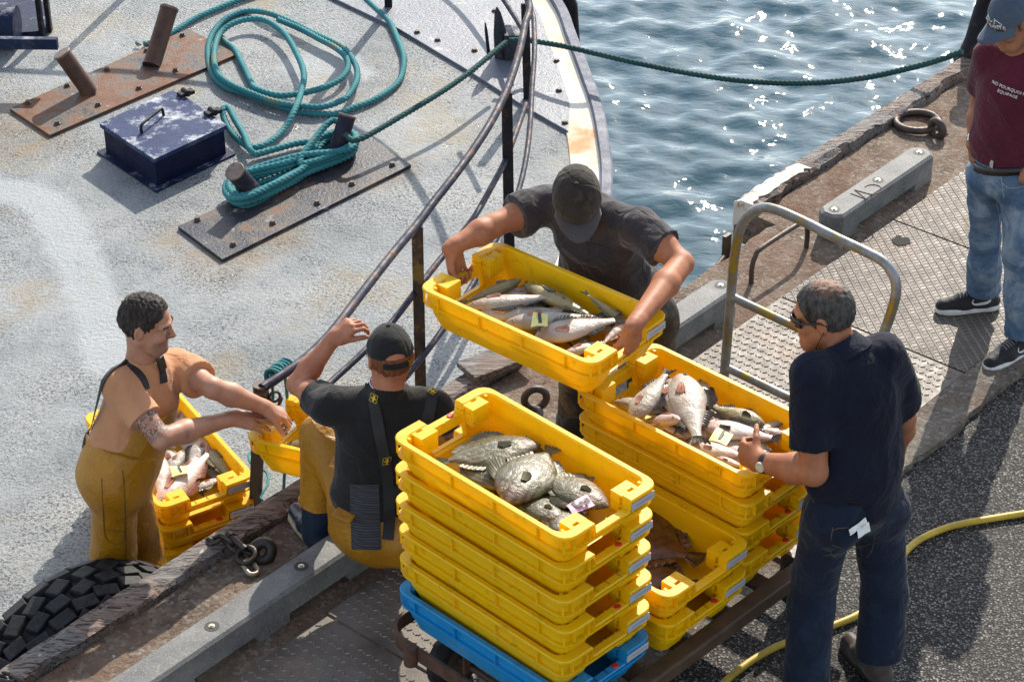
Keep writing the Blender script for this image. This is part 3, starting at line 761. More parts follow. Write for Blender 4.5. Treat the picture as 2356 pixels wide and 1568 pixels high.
# black fender at the bow
fb = MB(); _q = dk(1303, 4)[:2]; _i = int(np.argmin(((O-_q)**2).sum(1))); p = np.array([*(O[_i]-N2[_i]*.075), ZD-.12])-np.array([.02, .1, 0])
fb.tube([p+np.array([.0, .1, .22]), p+np.array([0, .1, .1]), p+np.array([.02, .1, -.3]), p+np.array([.03, .1, -.42])], [.03, .075, .08, .05], 18)
fb.tube([p+np.array([0, .1, .2]), np.array([*(O[_i]+N2[_i]*.03), ZD+.085])], .009, 7)
tag(fb.build('bow_fender', M_RUBBER, base=p), 'black rubber fender hanging over the far bow edge of the boat', 'fender')

# ------------------------------------------------------------------ ropes
def m_rope(name, a, b, dirt):
    t = NT(name); n = t.noise(3.0, 6, .6, t.pos())
    c = t.ramp(n, [(.35, a), (.6, b), (.72, dirt)])
    return t.set(c, .75, t.bump(t.noise(300, 2, .5, t.pos()), .4, .003), spec=.25)
M_ROPE = m_rope('teal polypropylene rope', (.024, .155, .175), (.045, .215, .23), (.21, .18, .10))
M_ROPED = m_rope('dark green rope', (.014, .055, .055), (.024, .082, .078), (.055, .045, .03))
def rope_mesh(mb, P, r, pitch=.095, ds=.008, m=15):
    P = catmull(P, ds); T, N, B = frames(P)
    s = np.r_[0, np.cumsum(np.linalg.norm(np.diff(P, axis=0), axis=1))]
    ph = 2*math.pi*s/pitch; a = np.arange(m)*2*math.pi/m
    rr = r*(.66+.40*np.abs(np.cos(1.5*(a[None]-ph[:, None])))**.8)
    Rg = P[:, None]+rr[..., None]*(np.cos(a)[None, :, None]*N[:, None]+np.sin(a)[None, :, None]*B[:, None])
    mb.rings(Rg)
r_ = .0195
coil = [(837, -6), (869, 24), (897, 52), (917, 96), (929, 132), (923, 176), (901, 204), (857, 232), (809, 250), (773, 262), (701, 260), (641, 244), (573, 220), (513, 196), (485, 160), (479, 112), (493, 72), (525, 40), (569, 26), (617, 30), (673, 52), (721, 76), (773, 100), (797, 116), (819, 152), (821, 184), (805, 216), (785, 232), (741, 246), (697, 244), (641, 236), (581, 216), (521, 188), (497, 160), (493, 120), (505, 80), (533, 56), (573, 44), (613, 48), (653, 76), (681, 120), (699, 168), (693, 212), (677, 256), (653, 297), (617, 329), (589, 339), (569, 337), (537, 309), (517, 276), (513, 252), (525, 248), (541, 276), (562, 312), (574, 342), (590, 354), (641, 341), (689, 329), (741, 327), (768, 336)]
def zc_(i, n):
    return r_+.002+(.036 if 18 < i < 36 else 0)+(.012 if i >= 36 else 0)+(.04 if 36 <= i <= 43 else 0)+(.03 if 49 < i < 55 else 0)
mb = MB(); rope_mesh(mb, [dk(x, y, zc_(i, 0)) for i, (x, y) in enumerate(coil)], r_)
inner = [(508, 84), (520, 97), (541, 116), (561, 156), (577, 188), (593, 205), (641, 219), (697, 214), (749, 200), (783, 182), (800, 158), (797, 134), (775, 112), (735, 90), (690, 66), (640, 45)]
rope_mesh(mb, [dk(x, y, r_+.004+(.035 if i > 4 else 0)) for i, (x, y) in enumerate(inner)], r_)
tail_ = [(330, 102), (348, 99), (366, 92), (405, 70), (455, 40), (520, 12), (575, -8), (680, -40), (780, -36), (837, -6)]
rope_mesh(mb, [dk(x, y, r_+.002) for x, y in tail_], r_)
b0 = dk(325, 103, r_); 
for k in range(14): mb.tube([b0, b0+np.array([-.02-.02*rng.random(), .03*rng.normal()*.5, .02*rng.random()])], .004, 5)
tag(mb.build('coiled_rope', M_ROPE, base=dk(650, 140)), 'teal rope lying in loose loops on the boat deck', 'rope')
# turns round the bitt
mb = MB(); pa, pb = dk(590, 452, 0)+(dk(539, 393, .25)-dk(590, 452, 0))*.22, dk(768, 368, 0)+(dk(800, 264, .25)-dk(768, 368, 0))*.22
pa[2] = pb[2] = ZD
ax = (pb-pa); Lp = np.linalg.norm(ax); ax /= Lp; pr = np.array([-ax[1], ax[0], 0])
turns = []
for k in range(7):
    ra = .078+.014*(k % 3)+.006*k; zz = .022+.013*k
    j = lambda: rng.normal()*.008
    turns += [pa-ax*ra*.6-pr*ra*.8+(0, 0, zz+j()), pa-ax*ra*1.15+pr*.1*ra+(0, 0, zz+j()), pa+pr*ra*1.05-ax*.1*ra+(0, 0, zz+.01+j()),
              (pa+pb)/2+(pr*(.045-.02*(k % 3)) if k % 2 else -pr*.01)+(0, 0, zz+.03+.010*(k % 3)+j()),
              pb+(pr if k % 2 == 0 else -pr)*ra*.9-ax*.02+(0, 0, zz+.02+j()), pb+ax*ra*1.05+(0, 0, zz+.02+j()), pb-(pr if k % 2 == 0 else -pr)*ra*.9+(0, 0, zz+.02+j()),
              (pa+pb)/2-pr*(.05+.015*(k % 3))+(0, 0, zz+.01+j())]
for k in range(4):
    ra = .085+.017*k; zz = .02+.008*k
    lo = [pa-pr*ra+ax*.1, pa-ax*ra*.9-pr*ra*.5, pa-ax*ra*1.05+pr*ra*.3, pa+pr*ra*1.0, (pa+pb)/2+pr*.08]
rope_mesh(mb, [dk(741, 327, r_), dk(761, 334, r_+.02)]+turns+[pb+pr*.07+(0, 0, .2), pb+ax*.08+pr*.03+(0, 0, .2)], r_)
tag(mb.build('mooring_rope', M_ROPE, base=pa), 'teal rope wound in many turns round the two posts of the nearer mooring bitt', 'rope')
# the mooring line: bitt, fairlead, over the water, quay bollard
mb = MB()
L0 = [pb+ax*.02-pr*.06+(0, 0, .17), dk(822, 322, .17), dk(900, 281, .19), dk(1050, 189, .23), dk(1165, 97, .26)]
rope_mesh(mb, L0, .0175)
tag(mb.build('mooring_line', M_ROPED, base=L0[0]), 'taut dark green rope crossing the deck from bitt to fairlead', 'rope')
a, b_ = dk(1232, 95, .22), q(qs(2212, 118, .35), T_EDGE+.0, .35)
b_ = atz(2212, 120, .30)
pts = []
for (x, y) in ((1236, 96), (1300, 107), (1400, 130), (1500, 152), (1600, 171), (1700, 185), (1800, 191), (1900, 189), (2000, 177), (2100, 155), (2160, 138), (2214, 119)):
    f = (x-1236)/(2214-1236); Y = a[1]+(b_[1]-a[1])*f; pts.append(aty(x, y, Y))
mb = MB(); rope_mesh(mb, [dk(1172, 93, .24), dk(1205, 92, .24)]+pts, .017)
tag(mb.build('mooring_line', M_ROPED, base=pts[0]), 'dark green mooring rope sagging over the water to the black bollard', 'rope')
# quay bollard the line runs to
bc = q(qs(2285, 95), T_IN+.08, 0); root = thing('bollard', atz(2262, 130, 0), 'black iron bollard on the quay edge behind the man in the burgundy t-shirt', 'bollard')
bt, bb_ = atz(2290, -10, .42), atz(2245, 140, .0)
d = bt-bb_
mb = MB(); mb.tube([bb_-d*.05, bb_+d*.05, bb_+d*.3, bb_+d*.8, bb_+d*1.0], [.125, .11, .095, .095, .09], 24); mb.build('post', M_BLACKP, root)
mb = MB(); mb.tube([bb_+d*1.0, bb_+d*1.03, bb_+d*1.15, bb_+d*1.2], [.1, .13, .13, .09], 24); mb.build('head', M_BLACKP, root)
# thin cord tied round the rail end and hanging down
mb = MB(); e0, e1 = dk(622, 868, 1.09), dk(660, 842, 1.06)
ax1 = (e1-e0)/np.linalg.norm(e1-e0); u1 = np.cross(ax1, (0, 0, 1)); u1 /= np.linalg.norm(u1); u2 = np.cross(ax1, u1)
hel = [e0+(e1-e0)*(i/60)+.032*(math.cos(i*.63)*u1+math.sin(i*.63)*u2)+rng.normal(size=3)*.0015 for i in range(61)]
mb.tube(catmull(hel, .006), .0075, 7)
for (x, y0, y1, zz) in ((622, 880, 985, 1.05), (655, 862, 1140, 1.05)):
    p = dk(x, y0, zz); pe = dk(x-3, y1, .25 if y1 > 1000 else .8); pm = (p+pe)/2+(.01, -.02, 0)
    mb.tube(catmull([p, p*.8+pe*.2+(.012, 0, 0), pm, pe], .02), .0072, 7)
pz_ = [(578, 1035), (572, 1050), (580, 1068), (612, 1085), (616, 1110), (606, 1130), (598, 1142), (604, 1150)]
mb.tube(catmull([dk(x, y, .35) for x, y in pz_], .01), .006, 7)
tag(mb.build('tied_cord', M_ROPE, base=e0), 'thin teal cord knotted round the end of the boat railing', 'cord')
# ------------------------------------------------------------------ fish crates
def m_plastic(name, col, deep, tr=.22):
    t = NT(name); p = t.co(); oi = t.n('ShaderNodeObjectInfo').outputs['Random']
    n = t.noise(6, 5, .6, t.pos())
    c = t.mix(n, deep, col); c = t.mix(t.math('MULTIPLY', oi, .16), c, tuple(min(1, x*.8+.05) for x in col)); 
    dirt = t.ramp(t.noise(16, 6, .75, t.pos()), [(.57, 0.0), (.70, .6)])
    c = t.mix(dirt, c, tuple(x*.45 for x in deep))
    sr = t.noise(24, 3, .7, t.co('Object', (.22, 1, 2.2))); c = t.mix(t.ramp(sr, [(.60, 0.0), (.66, .30)]), c, tuple(min(1, x*.9+.12) for x in col)); sr2 = t.noise(40, 2, .6, t.co('Object', (.15, 1, 1.5))); c = t.mix(t.ramp(sr2, [(.66, 0.0), (.71, .45)]), c, tuple(x*.5 for x in deep))
    b = t.bump(t.noise(70, 3, .6, p), .12, .003)
    t.set(c, t.ramp(t.noise(14, 5, .6, t.pos()), [(.3, .28), (.7, .48)]), b, spec=.5)
    tl = t.n('ShaderNodeBsdfTranslucent'); t.l(c, tl.inputs[0])
    mx = t.n('ShaderNodeMixShader'); mx.inputs[0].default_value = tr
    t.l(t.b.outputs[0], mx.inputs[1]); t.l(tl.outputs[0], mx.inputs[2]); t.l(mx.outputs[0], t.out.inputs[0])
    return t.m
M_YEL = m_plastic('yellow crate plastic', (.96, .655, .001), (.95, .595, .001), .34)
M_BLU = m_plastic('blue crate plastic', (.008, .29, .62), (.006, .22, .50), .15)
M_LABEL = plain('white label', (.42, .44, .46), .4, 0, .04)
M_PRINT = plain('grey print', (.25, .26, .28), .5)
M_DISC = plain('red plastic disc', (.55, .02, .012), .35)
CL, CW, PITCH = .85, .457, .132
def crate_mesh():
    yd, e = .082, .006
    def loop(a, b, z, r, dz=None, da=0.0):
        P = []
        def corner(sx, sy, a0):
            for k in range(5):
                an = a0+k*math.pi/8
                P.append([sx*(a-r)+r*math.cos(an), sy*(b-r)+r*math.sin(an), z])
        D = z if dz is None else dz
        for y, zz, dd in ((-yd-e, z, 0), (-yd, D, da), (yd, D, da), (yd+e, z, 0)): P.append([a+dd, y, zz])
        corner(1, 1, 0); corner(-1, 1, math.pi/2)
        for y, zz, dd in ((yd+e, z, 0), (yd, D, da), (-yd, D, da), (-yd-e, z, 0)): P.append([-a-dd, y, zz])
        corner(-1, -1, math.pi); corner(1, -1, 1.5*math.pi)
        return P
    dp = -.042
    Ls = [loop(.354, .180, -.155, .03), loop(.364, .189, -.118, .035), loop(.374, .197, -.076, .035, -.080, .012),
          loop(.382, .205, -.005, .038, dp-.004, .010), loop(.386, .2085, 0, .04, dp, .008), loop(.4225, .2265, 0, .05, dp), loop(.425, .2285, -.0035, .05, dp-.003),
          loop(.425, .2285, -.011, .05, dp-.008), loop(.402, .213, -.0115, .042, dp-.009, .012), loop(.4005, .2115, -.064, .042, -.064, .012), loop(.420, .2245, -.0645, .05),
          loop(.420, .2245, -.072, .05), loop(.400, .2105, -.0725, .042), loop(.388, .201, -.120, .04, None, -.004), loop(.385, .198, -.125, .04, None, -.035), loop(.362, .186, -.170, .035, None, -.035), loop(.35, .175, -.172, .03, None, -.03)]
    n = len(Ls[0]); V = [p for L in Ls for p in L]; F = []
    hol = {1, n//2+1}                          # columns k..k+1 that span a hand hole: 1-2 and the mirror
    k2 = 4+5+5+1
    hol = {1, k2}
    for i in range(len(Ls)-1):
        for k in range(n):
            if k in hol and i in (1, 12): continue
            F.append((i*n+k, i*n+(k+1) % n, (i+1)*n+(k+1) % n, (i+1)*n+k))
    for k in hol:
        l = k+1
        F.append((1*n+k, 1*n+l, 13*n+l, 13*n+k)); F.append((2*n+k, 2*n+l, 12*n+l, 12*n+k))
        F.append((1*n+k, 2*n+k, 12*n+k, 13*n+k)); F.append((1*n+l, 2*n+l, 12*n+l, 13*n+l))
    F.append(tuple(range(n))); F.append(tuple((len(Ls)-1)*n+k for k in range(n)))
    mb = MB(); mb.add(V, F, False)
    # ribs in the rim band
    for x in (-.325, -.12, .085, .29):
        for s in (-1, 1): mb.box((x, s*.2185, -.038), (.005, .013, .052))
    for y in (-.175, -.105, .105, .175):
        for s in (-1, 1): mb.box((s*.411, y, -.038), (.016, .005, .052))
    for sx in (-1, 1):
        for sy in (-1, 1): mb.box((sx*.402, sy*.2125, -.038), (.008, .008, .052), [(.7, .7*sx*sy, 0), (-.7*sx*sy, .7, 0), (0, 0, 1)])
    # pocket blocks beside the hand holes, open on top
    for sx in (-1, 1):
        for sy in (-1, 1):
            cx = sx*.357; cy = sy*.1235
            mb.box((cx-sx*.006, cy, -.0385), (.040, .078, .073)); mb.box((cx+sx*.020, cy-.022*sy, -.006), (.012, .034, .008)); mb.box((cx+sx*.020, cy+.030*sy, -.006), (.012, .018, .008)); mb.box((cx+sx*.020, cy, -.045), (.012, .078, .012))
            for yy in (.03, .0, -.03): mb.box((sx*.404, sy*.0+yy*1.9, -.0475), (.030, .004, .012))
            mb.box((sx*.37, sy*.185, -.010), (.014, .010, .014))
    me_o = mb.build('fish_crate_body', M_YEL)
    md = me_o.modifiers.new('b', 'BEVEL'); md.width = .0022; md.segments = 2; md.limit_method = 'ANGLE'; md.angle_limit = R_(42)
    dg = bpy.context.evaluated_depsgraph_get(); me = bpy.data.meshes.new_from_object(me_o.evaluated_get(dg))
    bpy.data.objects.remove(me_o); me.name = 'crate_body'
    me.materials.clear(); return me
ME_CRATE = crate_mesh(); ME_CRATE_B = ME_CRATE.copy()
ME_CRATE.materials.append(M_YEL); ME_CRATE_B.materials.append(M_BLU)
_mb = MB(); _mb.box((.4180, .150, -.038), (.0024, .112, .030)); _mb.cur = 1
for i in range(9):
    _mb.box((.4197, .118+.0095*i, -.040), (.0008, .0065, .004)); 
_o = _mb.build('label', [M_LABEL, M_PRINT]); ME_LABEL = _o.data; bpy.data.objects.remove(_o)
def disc(x):
    m_ = MB(); m_.tube([(x, .045, -.0435), (x, .045, -.039), (x, .045, -.0382)], [.0125, .0125, .010], 20); o_ = m_.build('disc', M_DISC); d = o_.data; bpy.data.objects.remove(o_); return d
ME_DISCP, ME_DISCN = disc(.408), disc(-.408)
def crate(M4, label, blue=False, discs=1):
    o = bpy.data.objects.new('fish_crate', None); COL.objects.link(o); o.matrix_world = M4; o.empty_display_size = .1
    tag(o, label, 'crate', 'plastic fish crates')
    WL[o] = np.array(M4.translation)
    for nm, me in (('crate_body', ME_CRATE_B if blue else ME_CRATE), ('label', ME_LABEL))+((('disc', ME_DISCP),) if discs & 1 else ())+((('disc', ME_DISCN),) if discs & 2 else ()):
        c = bpy.data.objects.new(nm, me); COL.objects.link(c); c.parent = o
    return o
def cmat(c, az_long, tilt=None):
    """crate frame: x runs along the long side (A to D), y along the end (A to B)"""
    x = Vector((math.sin(az_long), math.cos(az_long), 0)); 
    if tilt: x.z = tilt[0]; 
    x.normalize(); z = Vector((0, 0, 1)); y = z.cross(x)
    if tilt: y.z += tilt[1]; 
    y.normalize(); z = x.cross(y); y = z.cross(x)
    return Matrix(((x.x, y.x, z.x, c[0]), (x.y, y.y, z.y, c[1]), (x.z, y.z, z.z, c[2]), (0, 0, 0, 1)))
Z4 = lambda x, y: (x*.4592+864, y*.4592+848)
AZL = R_(45.19+90)
# front stack
RIM0 = .54
cf = sum(atz(*Z4(*p), 1.2) for p in ((59, 334), (534, 71), (1417, 569), (962, 879)))/4
CF = [np.array([cf[0], cf[1], RIM0+PITCH*k]) for k in range(6)]
lab = ['blue fish crate at the bottom of the front stack on the trolley', 'yellow crate directly on the blue crate in the front stack', 'third crate up in the front stack, second above the blue one', 'yellow crate in the front stack, two below the top one', 'yellow crate right under the crate of John Dory in the front stack', 'yellow crate of John Dory on top of the front stack']
for k in range(6): crate(cmat(CF[k]+np.array([.003*((k*7) % 3-1), .003*((k*5) % 3-1), 0]), AZL+.004*((k*3) % 4-1.5)), lab[k], k == 0, [1, 0, 1, 0, 1, 2][k])
# right stack
cr_ = sum(atz(*p, .936) for p in ((1338, 894), (1508, 780), (1877, 966), (1722, 1111)))/4
AZR = AZL-.02
CR = [np.array([cr_[0], cr_[1], RIM0+PITCH*k]) for k in range(4)]
lab = ['bottom yellow crate of the stack beside the man in the navy polo', 'second crate up in the stack beside the man in the navy polo', 'yellow crate right under the crate the man in the navy polo touches', 'yellow crate of silver fish touched by the man in the navy polo']
for k in range(4): crate(cmat(CR[k]+np.array([.004*((k*7) % 3-1), .003*((k*5) % 3-1), 0]), AZR+.004*((k*3) % 4-1.5)), lab[k], False, [1, 1, 1, 1][k])
# middle stack: found from its right corner
cC = atz(1727, 1246, RIM0+PITCH)
ex = np.array([math.sin(AZL-.01), math.cos(AZL-.01), 0]); ey = np.cross((0, 0, 1), ex)
cm = cC-ex*CL/2*.985-ey*CW/2*.985
CM = [np.array([cm[0], cm[1], RIM0+PITCH*k]) for k in range(2)]
crate(cmat(CM[0], AZL-.012), 'lower yellow crate between the front stack and the stack by the man in navy')
crate(cmat(CM[1], AZL-.01), 'yellow crate with a brown flatfish between the two tall stacks', discs=0)
# crate being lifted
ch_ = sum(atz(*p, 1.27) for p in ((955, 668), (1142, 551), (1541, 715), (1368, 839)))/4
AZH = R_(39.6+90)+.02
MH = cmat(ch_, AZH)
crate(MH, 'yellow crate of fish lifted by the man in the dark cap', discs=2)
# three crates on the boat deck
zr = ZD+.172+2*PITCH
cd_ = atz(465, 1000, zr)
dB, dC = atz(385, 872, zr), atz(584, 1092, zr)
exd = (dC-dB)/np.linalg.norm(dC-dB); AZD = math.atan2(exd[0], exd[1]); eyd = np.cross((0, 0, 1), exd)
cdk = dC-exd*CL/2*.98-eyd*CW/2*.98
CD = [np.array([cdk[0], cdk[1], zr-PITCH*(2-k)]) for k in range(3)]
for k in range(3): crate(cmat(CD[k], AZD), ['bottom yellow crate standing on the boat deck', 'middle crate of the stack on the boat deck', 'top crate of the stack on the boat deck, full of pink and silver fish'][k], discs=[0, 1, 0][k])
# crate passed over by the man in orange
ZP = .31
cA = atz(562, 1004, ZP)
AZP = R_(119); exp_ = np.array([math.sin(AZP), math.cos(AZP), 0]); eyp = np.cross((0, 0, 1), exp_)
cp = cA+exp_*CL/2*.985+eyp*CW/2*.985+np.array([0, 0, .035])
MP = cmat(cp, AZP, (.09, 0))
crate(MP, 'yellow crate passed over the railing to the sitting man', discs=0)

# ------------------------------------------------------------------ trolley
M_WOODB = m_rust('dark brown side rail', (.035, .022, .014), (.12, .07, .04), .6, 12, 0)
M_GALV = NT('galvanised tube with yellow paint'); _t = M_GALV; _n = _t.noise(7, 6, .7, _t.pos())
_c = _t.ramp(_n, [(.40, (.27, .28, .285)), (.52, (.19, .19, .18)), (.58, (.26, .20, .05)), (.68, (.36, .26, .03)), (.8, (.15, .10, .045))])
M_GALV = _t.set(_c, .42, _t.bump(_t.noise(60, 5, .6, _t.pos()), .4, .004), .35)
ux = ex; uy = ey                               # uy: along the trolley, ux: across it
ZC = .365
f0 = atz(884, 1452, ZC-.03)
cart = thing('hand_trolley', f0, 'rusty flat trolley with a tube handle carrying the crates', 'trolley')
pr_ = atz(1462, 1568, ZC)
wid = float((pr_-f0)@ux)+.02
fL = f0; Ltot = float((atz(1668, 860, ZC)-f0)@uy)
def cp_(a, b, z): return fL+ux*a+uy*b+np.array([0, 0, z-fL[2]])
mb = MB(); rr = .10
path = [cp_(0, Ltot, 0)]+[cp_(0, rr, 0)]+[cp_(rr-rr*math.cos(a), rr-rr*math.sin(a), 0) for a in np.linspace(.2, 1.5, 6)]+[cp_(rr+.02, 0, 0), cp_(wid-rr, 0, 0)]
path += [cp_(wid-rr+rr*math.sin(a), rr-rr*math.cos(a), 0) for a in np.linspace(.1, 1.5, 6)]+[cp_(wid, rr+.02, 0)]
pts = np.array(path); T, N, B = frames(pts)
Rg = []
for p, tt in zip(pts, T):
    n_ = np.cross((0, 0, 1), tt); n_ /= np.linalg.norm(n_)
    Rg.append([p+n_*.006+(0, 0, ZC-.062), p+n_*.006+(0, 0, ZC), p-n_*.006+(0, 0, ZC), p-n_*.006+(0, 0, ZC-.062)])
mb.rings(Rg, smooth=False); mb.build('frame', M_RUST, cart)
mb = MB(); a, b = cp_(wid-.01, .14, ZC-.03), cp_(wid-.01, Ltot-.42, ZC-.03); mb.box((a+b)/2, (.07, np.linalg.norm(b-a), .06), [ux, uy, (0, 0, 1)]); mb.build('side_rail', M_WOODB, cart, bevel=.008)
for k in range(7):
    mb = MB(); yb = .22+(Ltot-.72)*k/6; a, b = cp_(.0, yb, ZC-.025), cp_(wid-.05, yb, ZC-.025); mb.box((a+b)/2, (np.linalg.norm(b-a), .075, .022), [ux, uy, (0, 0, 1)]); mb.build('slat', M_WOODB, cart, bevel=.003)
for k, bb in enumerate((.24, Ltot-.6)):
    mb = MB(); mb.cyl(cp_(.02, bb, .14), cp_(wid-.02, bb, .14), .016); ax_ = mb.build('axle', M_DKRUST, cart)
    for aa in (.12, wid-.14):
        mb = MB(); torus(mb, cp_(aa, bb, .135), .098, .037, uy, (0, 0, 1), 32, 14); w_ = mb.build('wheel', M_RUBBER, cart)
        mb = MB(); mb.tube([cp_(aa-.03, bb, .135), cp_(aa+.03, bb, .135)], .075, 22); mb.build('rim', M_DKRUST, w_)
    for aa in (.2, wid-.22): mb = MB(); mb.box(cp_(aa, bb, .23), (.012, .07, .22), [ux, uy, (0, 0, 1)]); mb.build('axle_bracket', M_RUST, cart)
mb = MB(); s_ = atz(950, 1500, ZC-.03); sb = float((s_-fL)@ux); mb.tube([cp_(sb, -.02, ZC-.075), cp_(sb, -.02, ZC+.005)], .026, 16); mb.build('socket', M_RUST, cart)
for aa in (sb+.3, wid-.3):
    mb = MB(); mb.tube([cp_(aa, -.012, ZC-.03), cp_(aa, -.02, ZC-.03)], .012, 6); mb.build('bolt', M_DKRUST, cart)
# handle: lies in the upright plane at the far end
Ph = cp_(0, Ltot, ZC); nh = uy
def onp(x, y):
    d = ray(x, y); return CAMP+d*float((Ph-CAMP)@nh/(d@nh))
hp = [(1665, 880), (1668, 845), (1675, 760), (1684, 650), (1690, 590), (1702, 530), (1722, 496), (1752, 478), (1790, 484), (1850, 510), (1920, 545), (1990, 578), (2030, 600), (2055, 630), (2062, 670), (2050, 720), (2034, 765), (2010, 840), (1985, 930), (1965, 1010), (1955, 1045)]
mb = MB(); mb.tube(catmull([onp(*p) for p in hp], .015), .0205, 16); mb.build('handle', M_GALV, cart)
for a, b in (((1686, 684), (2022, 842)), ((1674, 846), (1992, 1000))):
    mb = MB(); mb.tube([onp(*a), onp(*b)], .0185, 14); mb.build('crossbar', M_GALV, cart)
# yellow hose on the asphalt
hz_ = .016
hose = [(2420, 1168), (2356, 1180), (2300, 1189), (2200, 1207), (2140, 1228), (2100, 1252), (2072, 1285), (2055, 1330), (2020, 1380), (1970, 1415), (1918, 1437), (1850, 1462), (1790, 1485), (1740, 1512), (1700, 1540), (1665, 1570), (1640, 1600)]
mb = MB(); mb.tube(catmull([atz(x, y, hz_) for x, y in hose], .02), .0145, 12)
t = NT('grubby yellow hose'); n = t.noise(8, 5, .7, t.pos()); M_HOSE = t.set(t.ramp(n, [(.3, (.30, .19, .02)), (.6, (.52, .36, .03)), (.75, (.25, .17, .04))]), .5)
tag(mb.build('hose', M_HOSE, base=atz(2072, 1285, 0)), 'grubby yellow hose lying across the asphalt', 'hose')
# ------------------------------------------------------------------ fish
def m_fish(name, back, side, belly, blot, bands=False):
    t = NT(name); s = t.sep(t.co()); oi = t.n('ShaderNodeObjectInfo').outputs['Random']
    n = t.noise(9, 5, .6, t.co('Object', (1, 1, 1)))
    y = t.math('ADD', s[1], t.math('MULTIPLY', t.math('SUBTRACT', n, .5), .35))
    c = t.ramp(t.math('ADD', t.math('MULTIPLY', y, .5), .5), [(.22, belly), (.46, side), (.72, back)])
    c = t.mix(t.ramp(t.noise(6, 5, .7, t.pos()), [(.56, 0.0), (.68, .6)]), c, blot)
    hd = t.ramp(t.math('ADD', s[0], t.math('MULTIPLY', t.math('SUBTRACT', n, .5), .12)), [(.17, .55), (.24, 0.0)]); c = t.mix(hd, c, tuple(x*.8 for x in blot) if bands else tuple((a_+b_)*.4 for a_, b_ in zip(back, blot)))
    if bands:
        w_ = t.wave(2.2, 6, t.co('Object', (1, 2.2, 1)), d='Y'); c = t.mix(t.ramp(w_, [(.45, 0.0), (.75, .55)]), c, tuple(x*.45 for x in back))
    c = t.mix(t.math('MULTIPLY', oi, .25), c, tuple(x*.55 for x in side))
    if bands:
        vm = t.n('ShaderNodeVectorMath', operation='DISTANCE'); vs = t.n('ShaderNodeVectorMath', operation='MULTIPLY'); t.l(t.co(), vs.inputs[0]); vs.inputs[1].default_value = (1, 1, 0); t.l(vs.outputs[0], vm.inputs[0]); vm.inputs[1].default_value = (.46, .01, 0)
        c = t.mix(t.ramp(vm.outputs['Value'], [(.034, .85), (.052, 0.0)]), c, (.06, .062, .055)); c = t.mix(t.ramp(vm.outputs['Value'], [(.052, 0.0), (.062, .35), (.075, 0.0)]), c, (.5, .47, .32))
    b = t.bump(t.voro(60, 'F1', t.co('Object', (1, 1, 1))), .12, .006); b = t.bump(t.noise(7, 4, .6), .25, .05, b)
    t.set(c, t.ramp(t.noise(12, 4, .6), [(.3, .34), (.7, .55)]), b, .0, .4)
    t.b.inputs['Coat Weight'].default_value = .22; t.b.inputs['Coat Roughness'].default_value = .10
    return t.m
M_SILV = m_fish('silver fish skin', (.20, .15, .09), (.44, .395, .335), (.62, .57, .53), (.50, .27, .21))
M_PINK = m_fish('pink silver fish skin', (.38, .25, .17), (.64, .52, .46), (.78, .69, .65), (.62, .22, .15))
M_OLIV = m_fish('olive fish skin', (.12, .092, .035), (.30, .24, .11), (.56, .50, .38), (.15, .12, .05))
M_DORY = m_fish('john dory skin', (.042, .036, .010), (.125, .105, .042), (.235, .205, .13), (.27, .125, .09), True)
M_FLATF = plain('brown flatfish skin', (.10, .042, .012), .25, 0, .5, 14, .5)
M_FIN = plain('dark fin', (.10, .085, .07), .3, 0, .5, 6, .3); M_FINP = plain('pink fin', (.42, .22, .16), .3, 0, .5, 6, .3)
M_FINO = plain('olive fin', (.15, .13, .07), .4, 0, .5, 6, .3)
M_FEYE = plain('gold eye ring', (.30, .24, .13), .15); M_PUP = plain('black pupil', (.006, .006, .008), .05)
M_SPOT = plain('dark flank spot', (.075, .078, .075), .5)
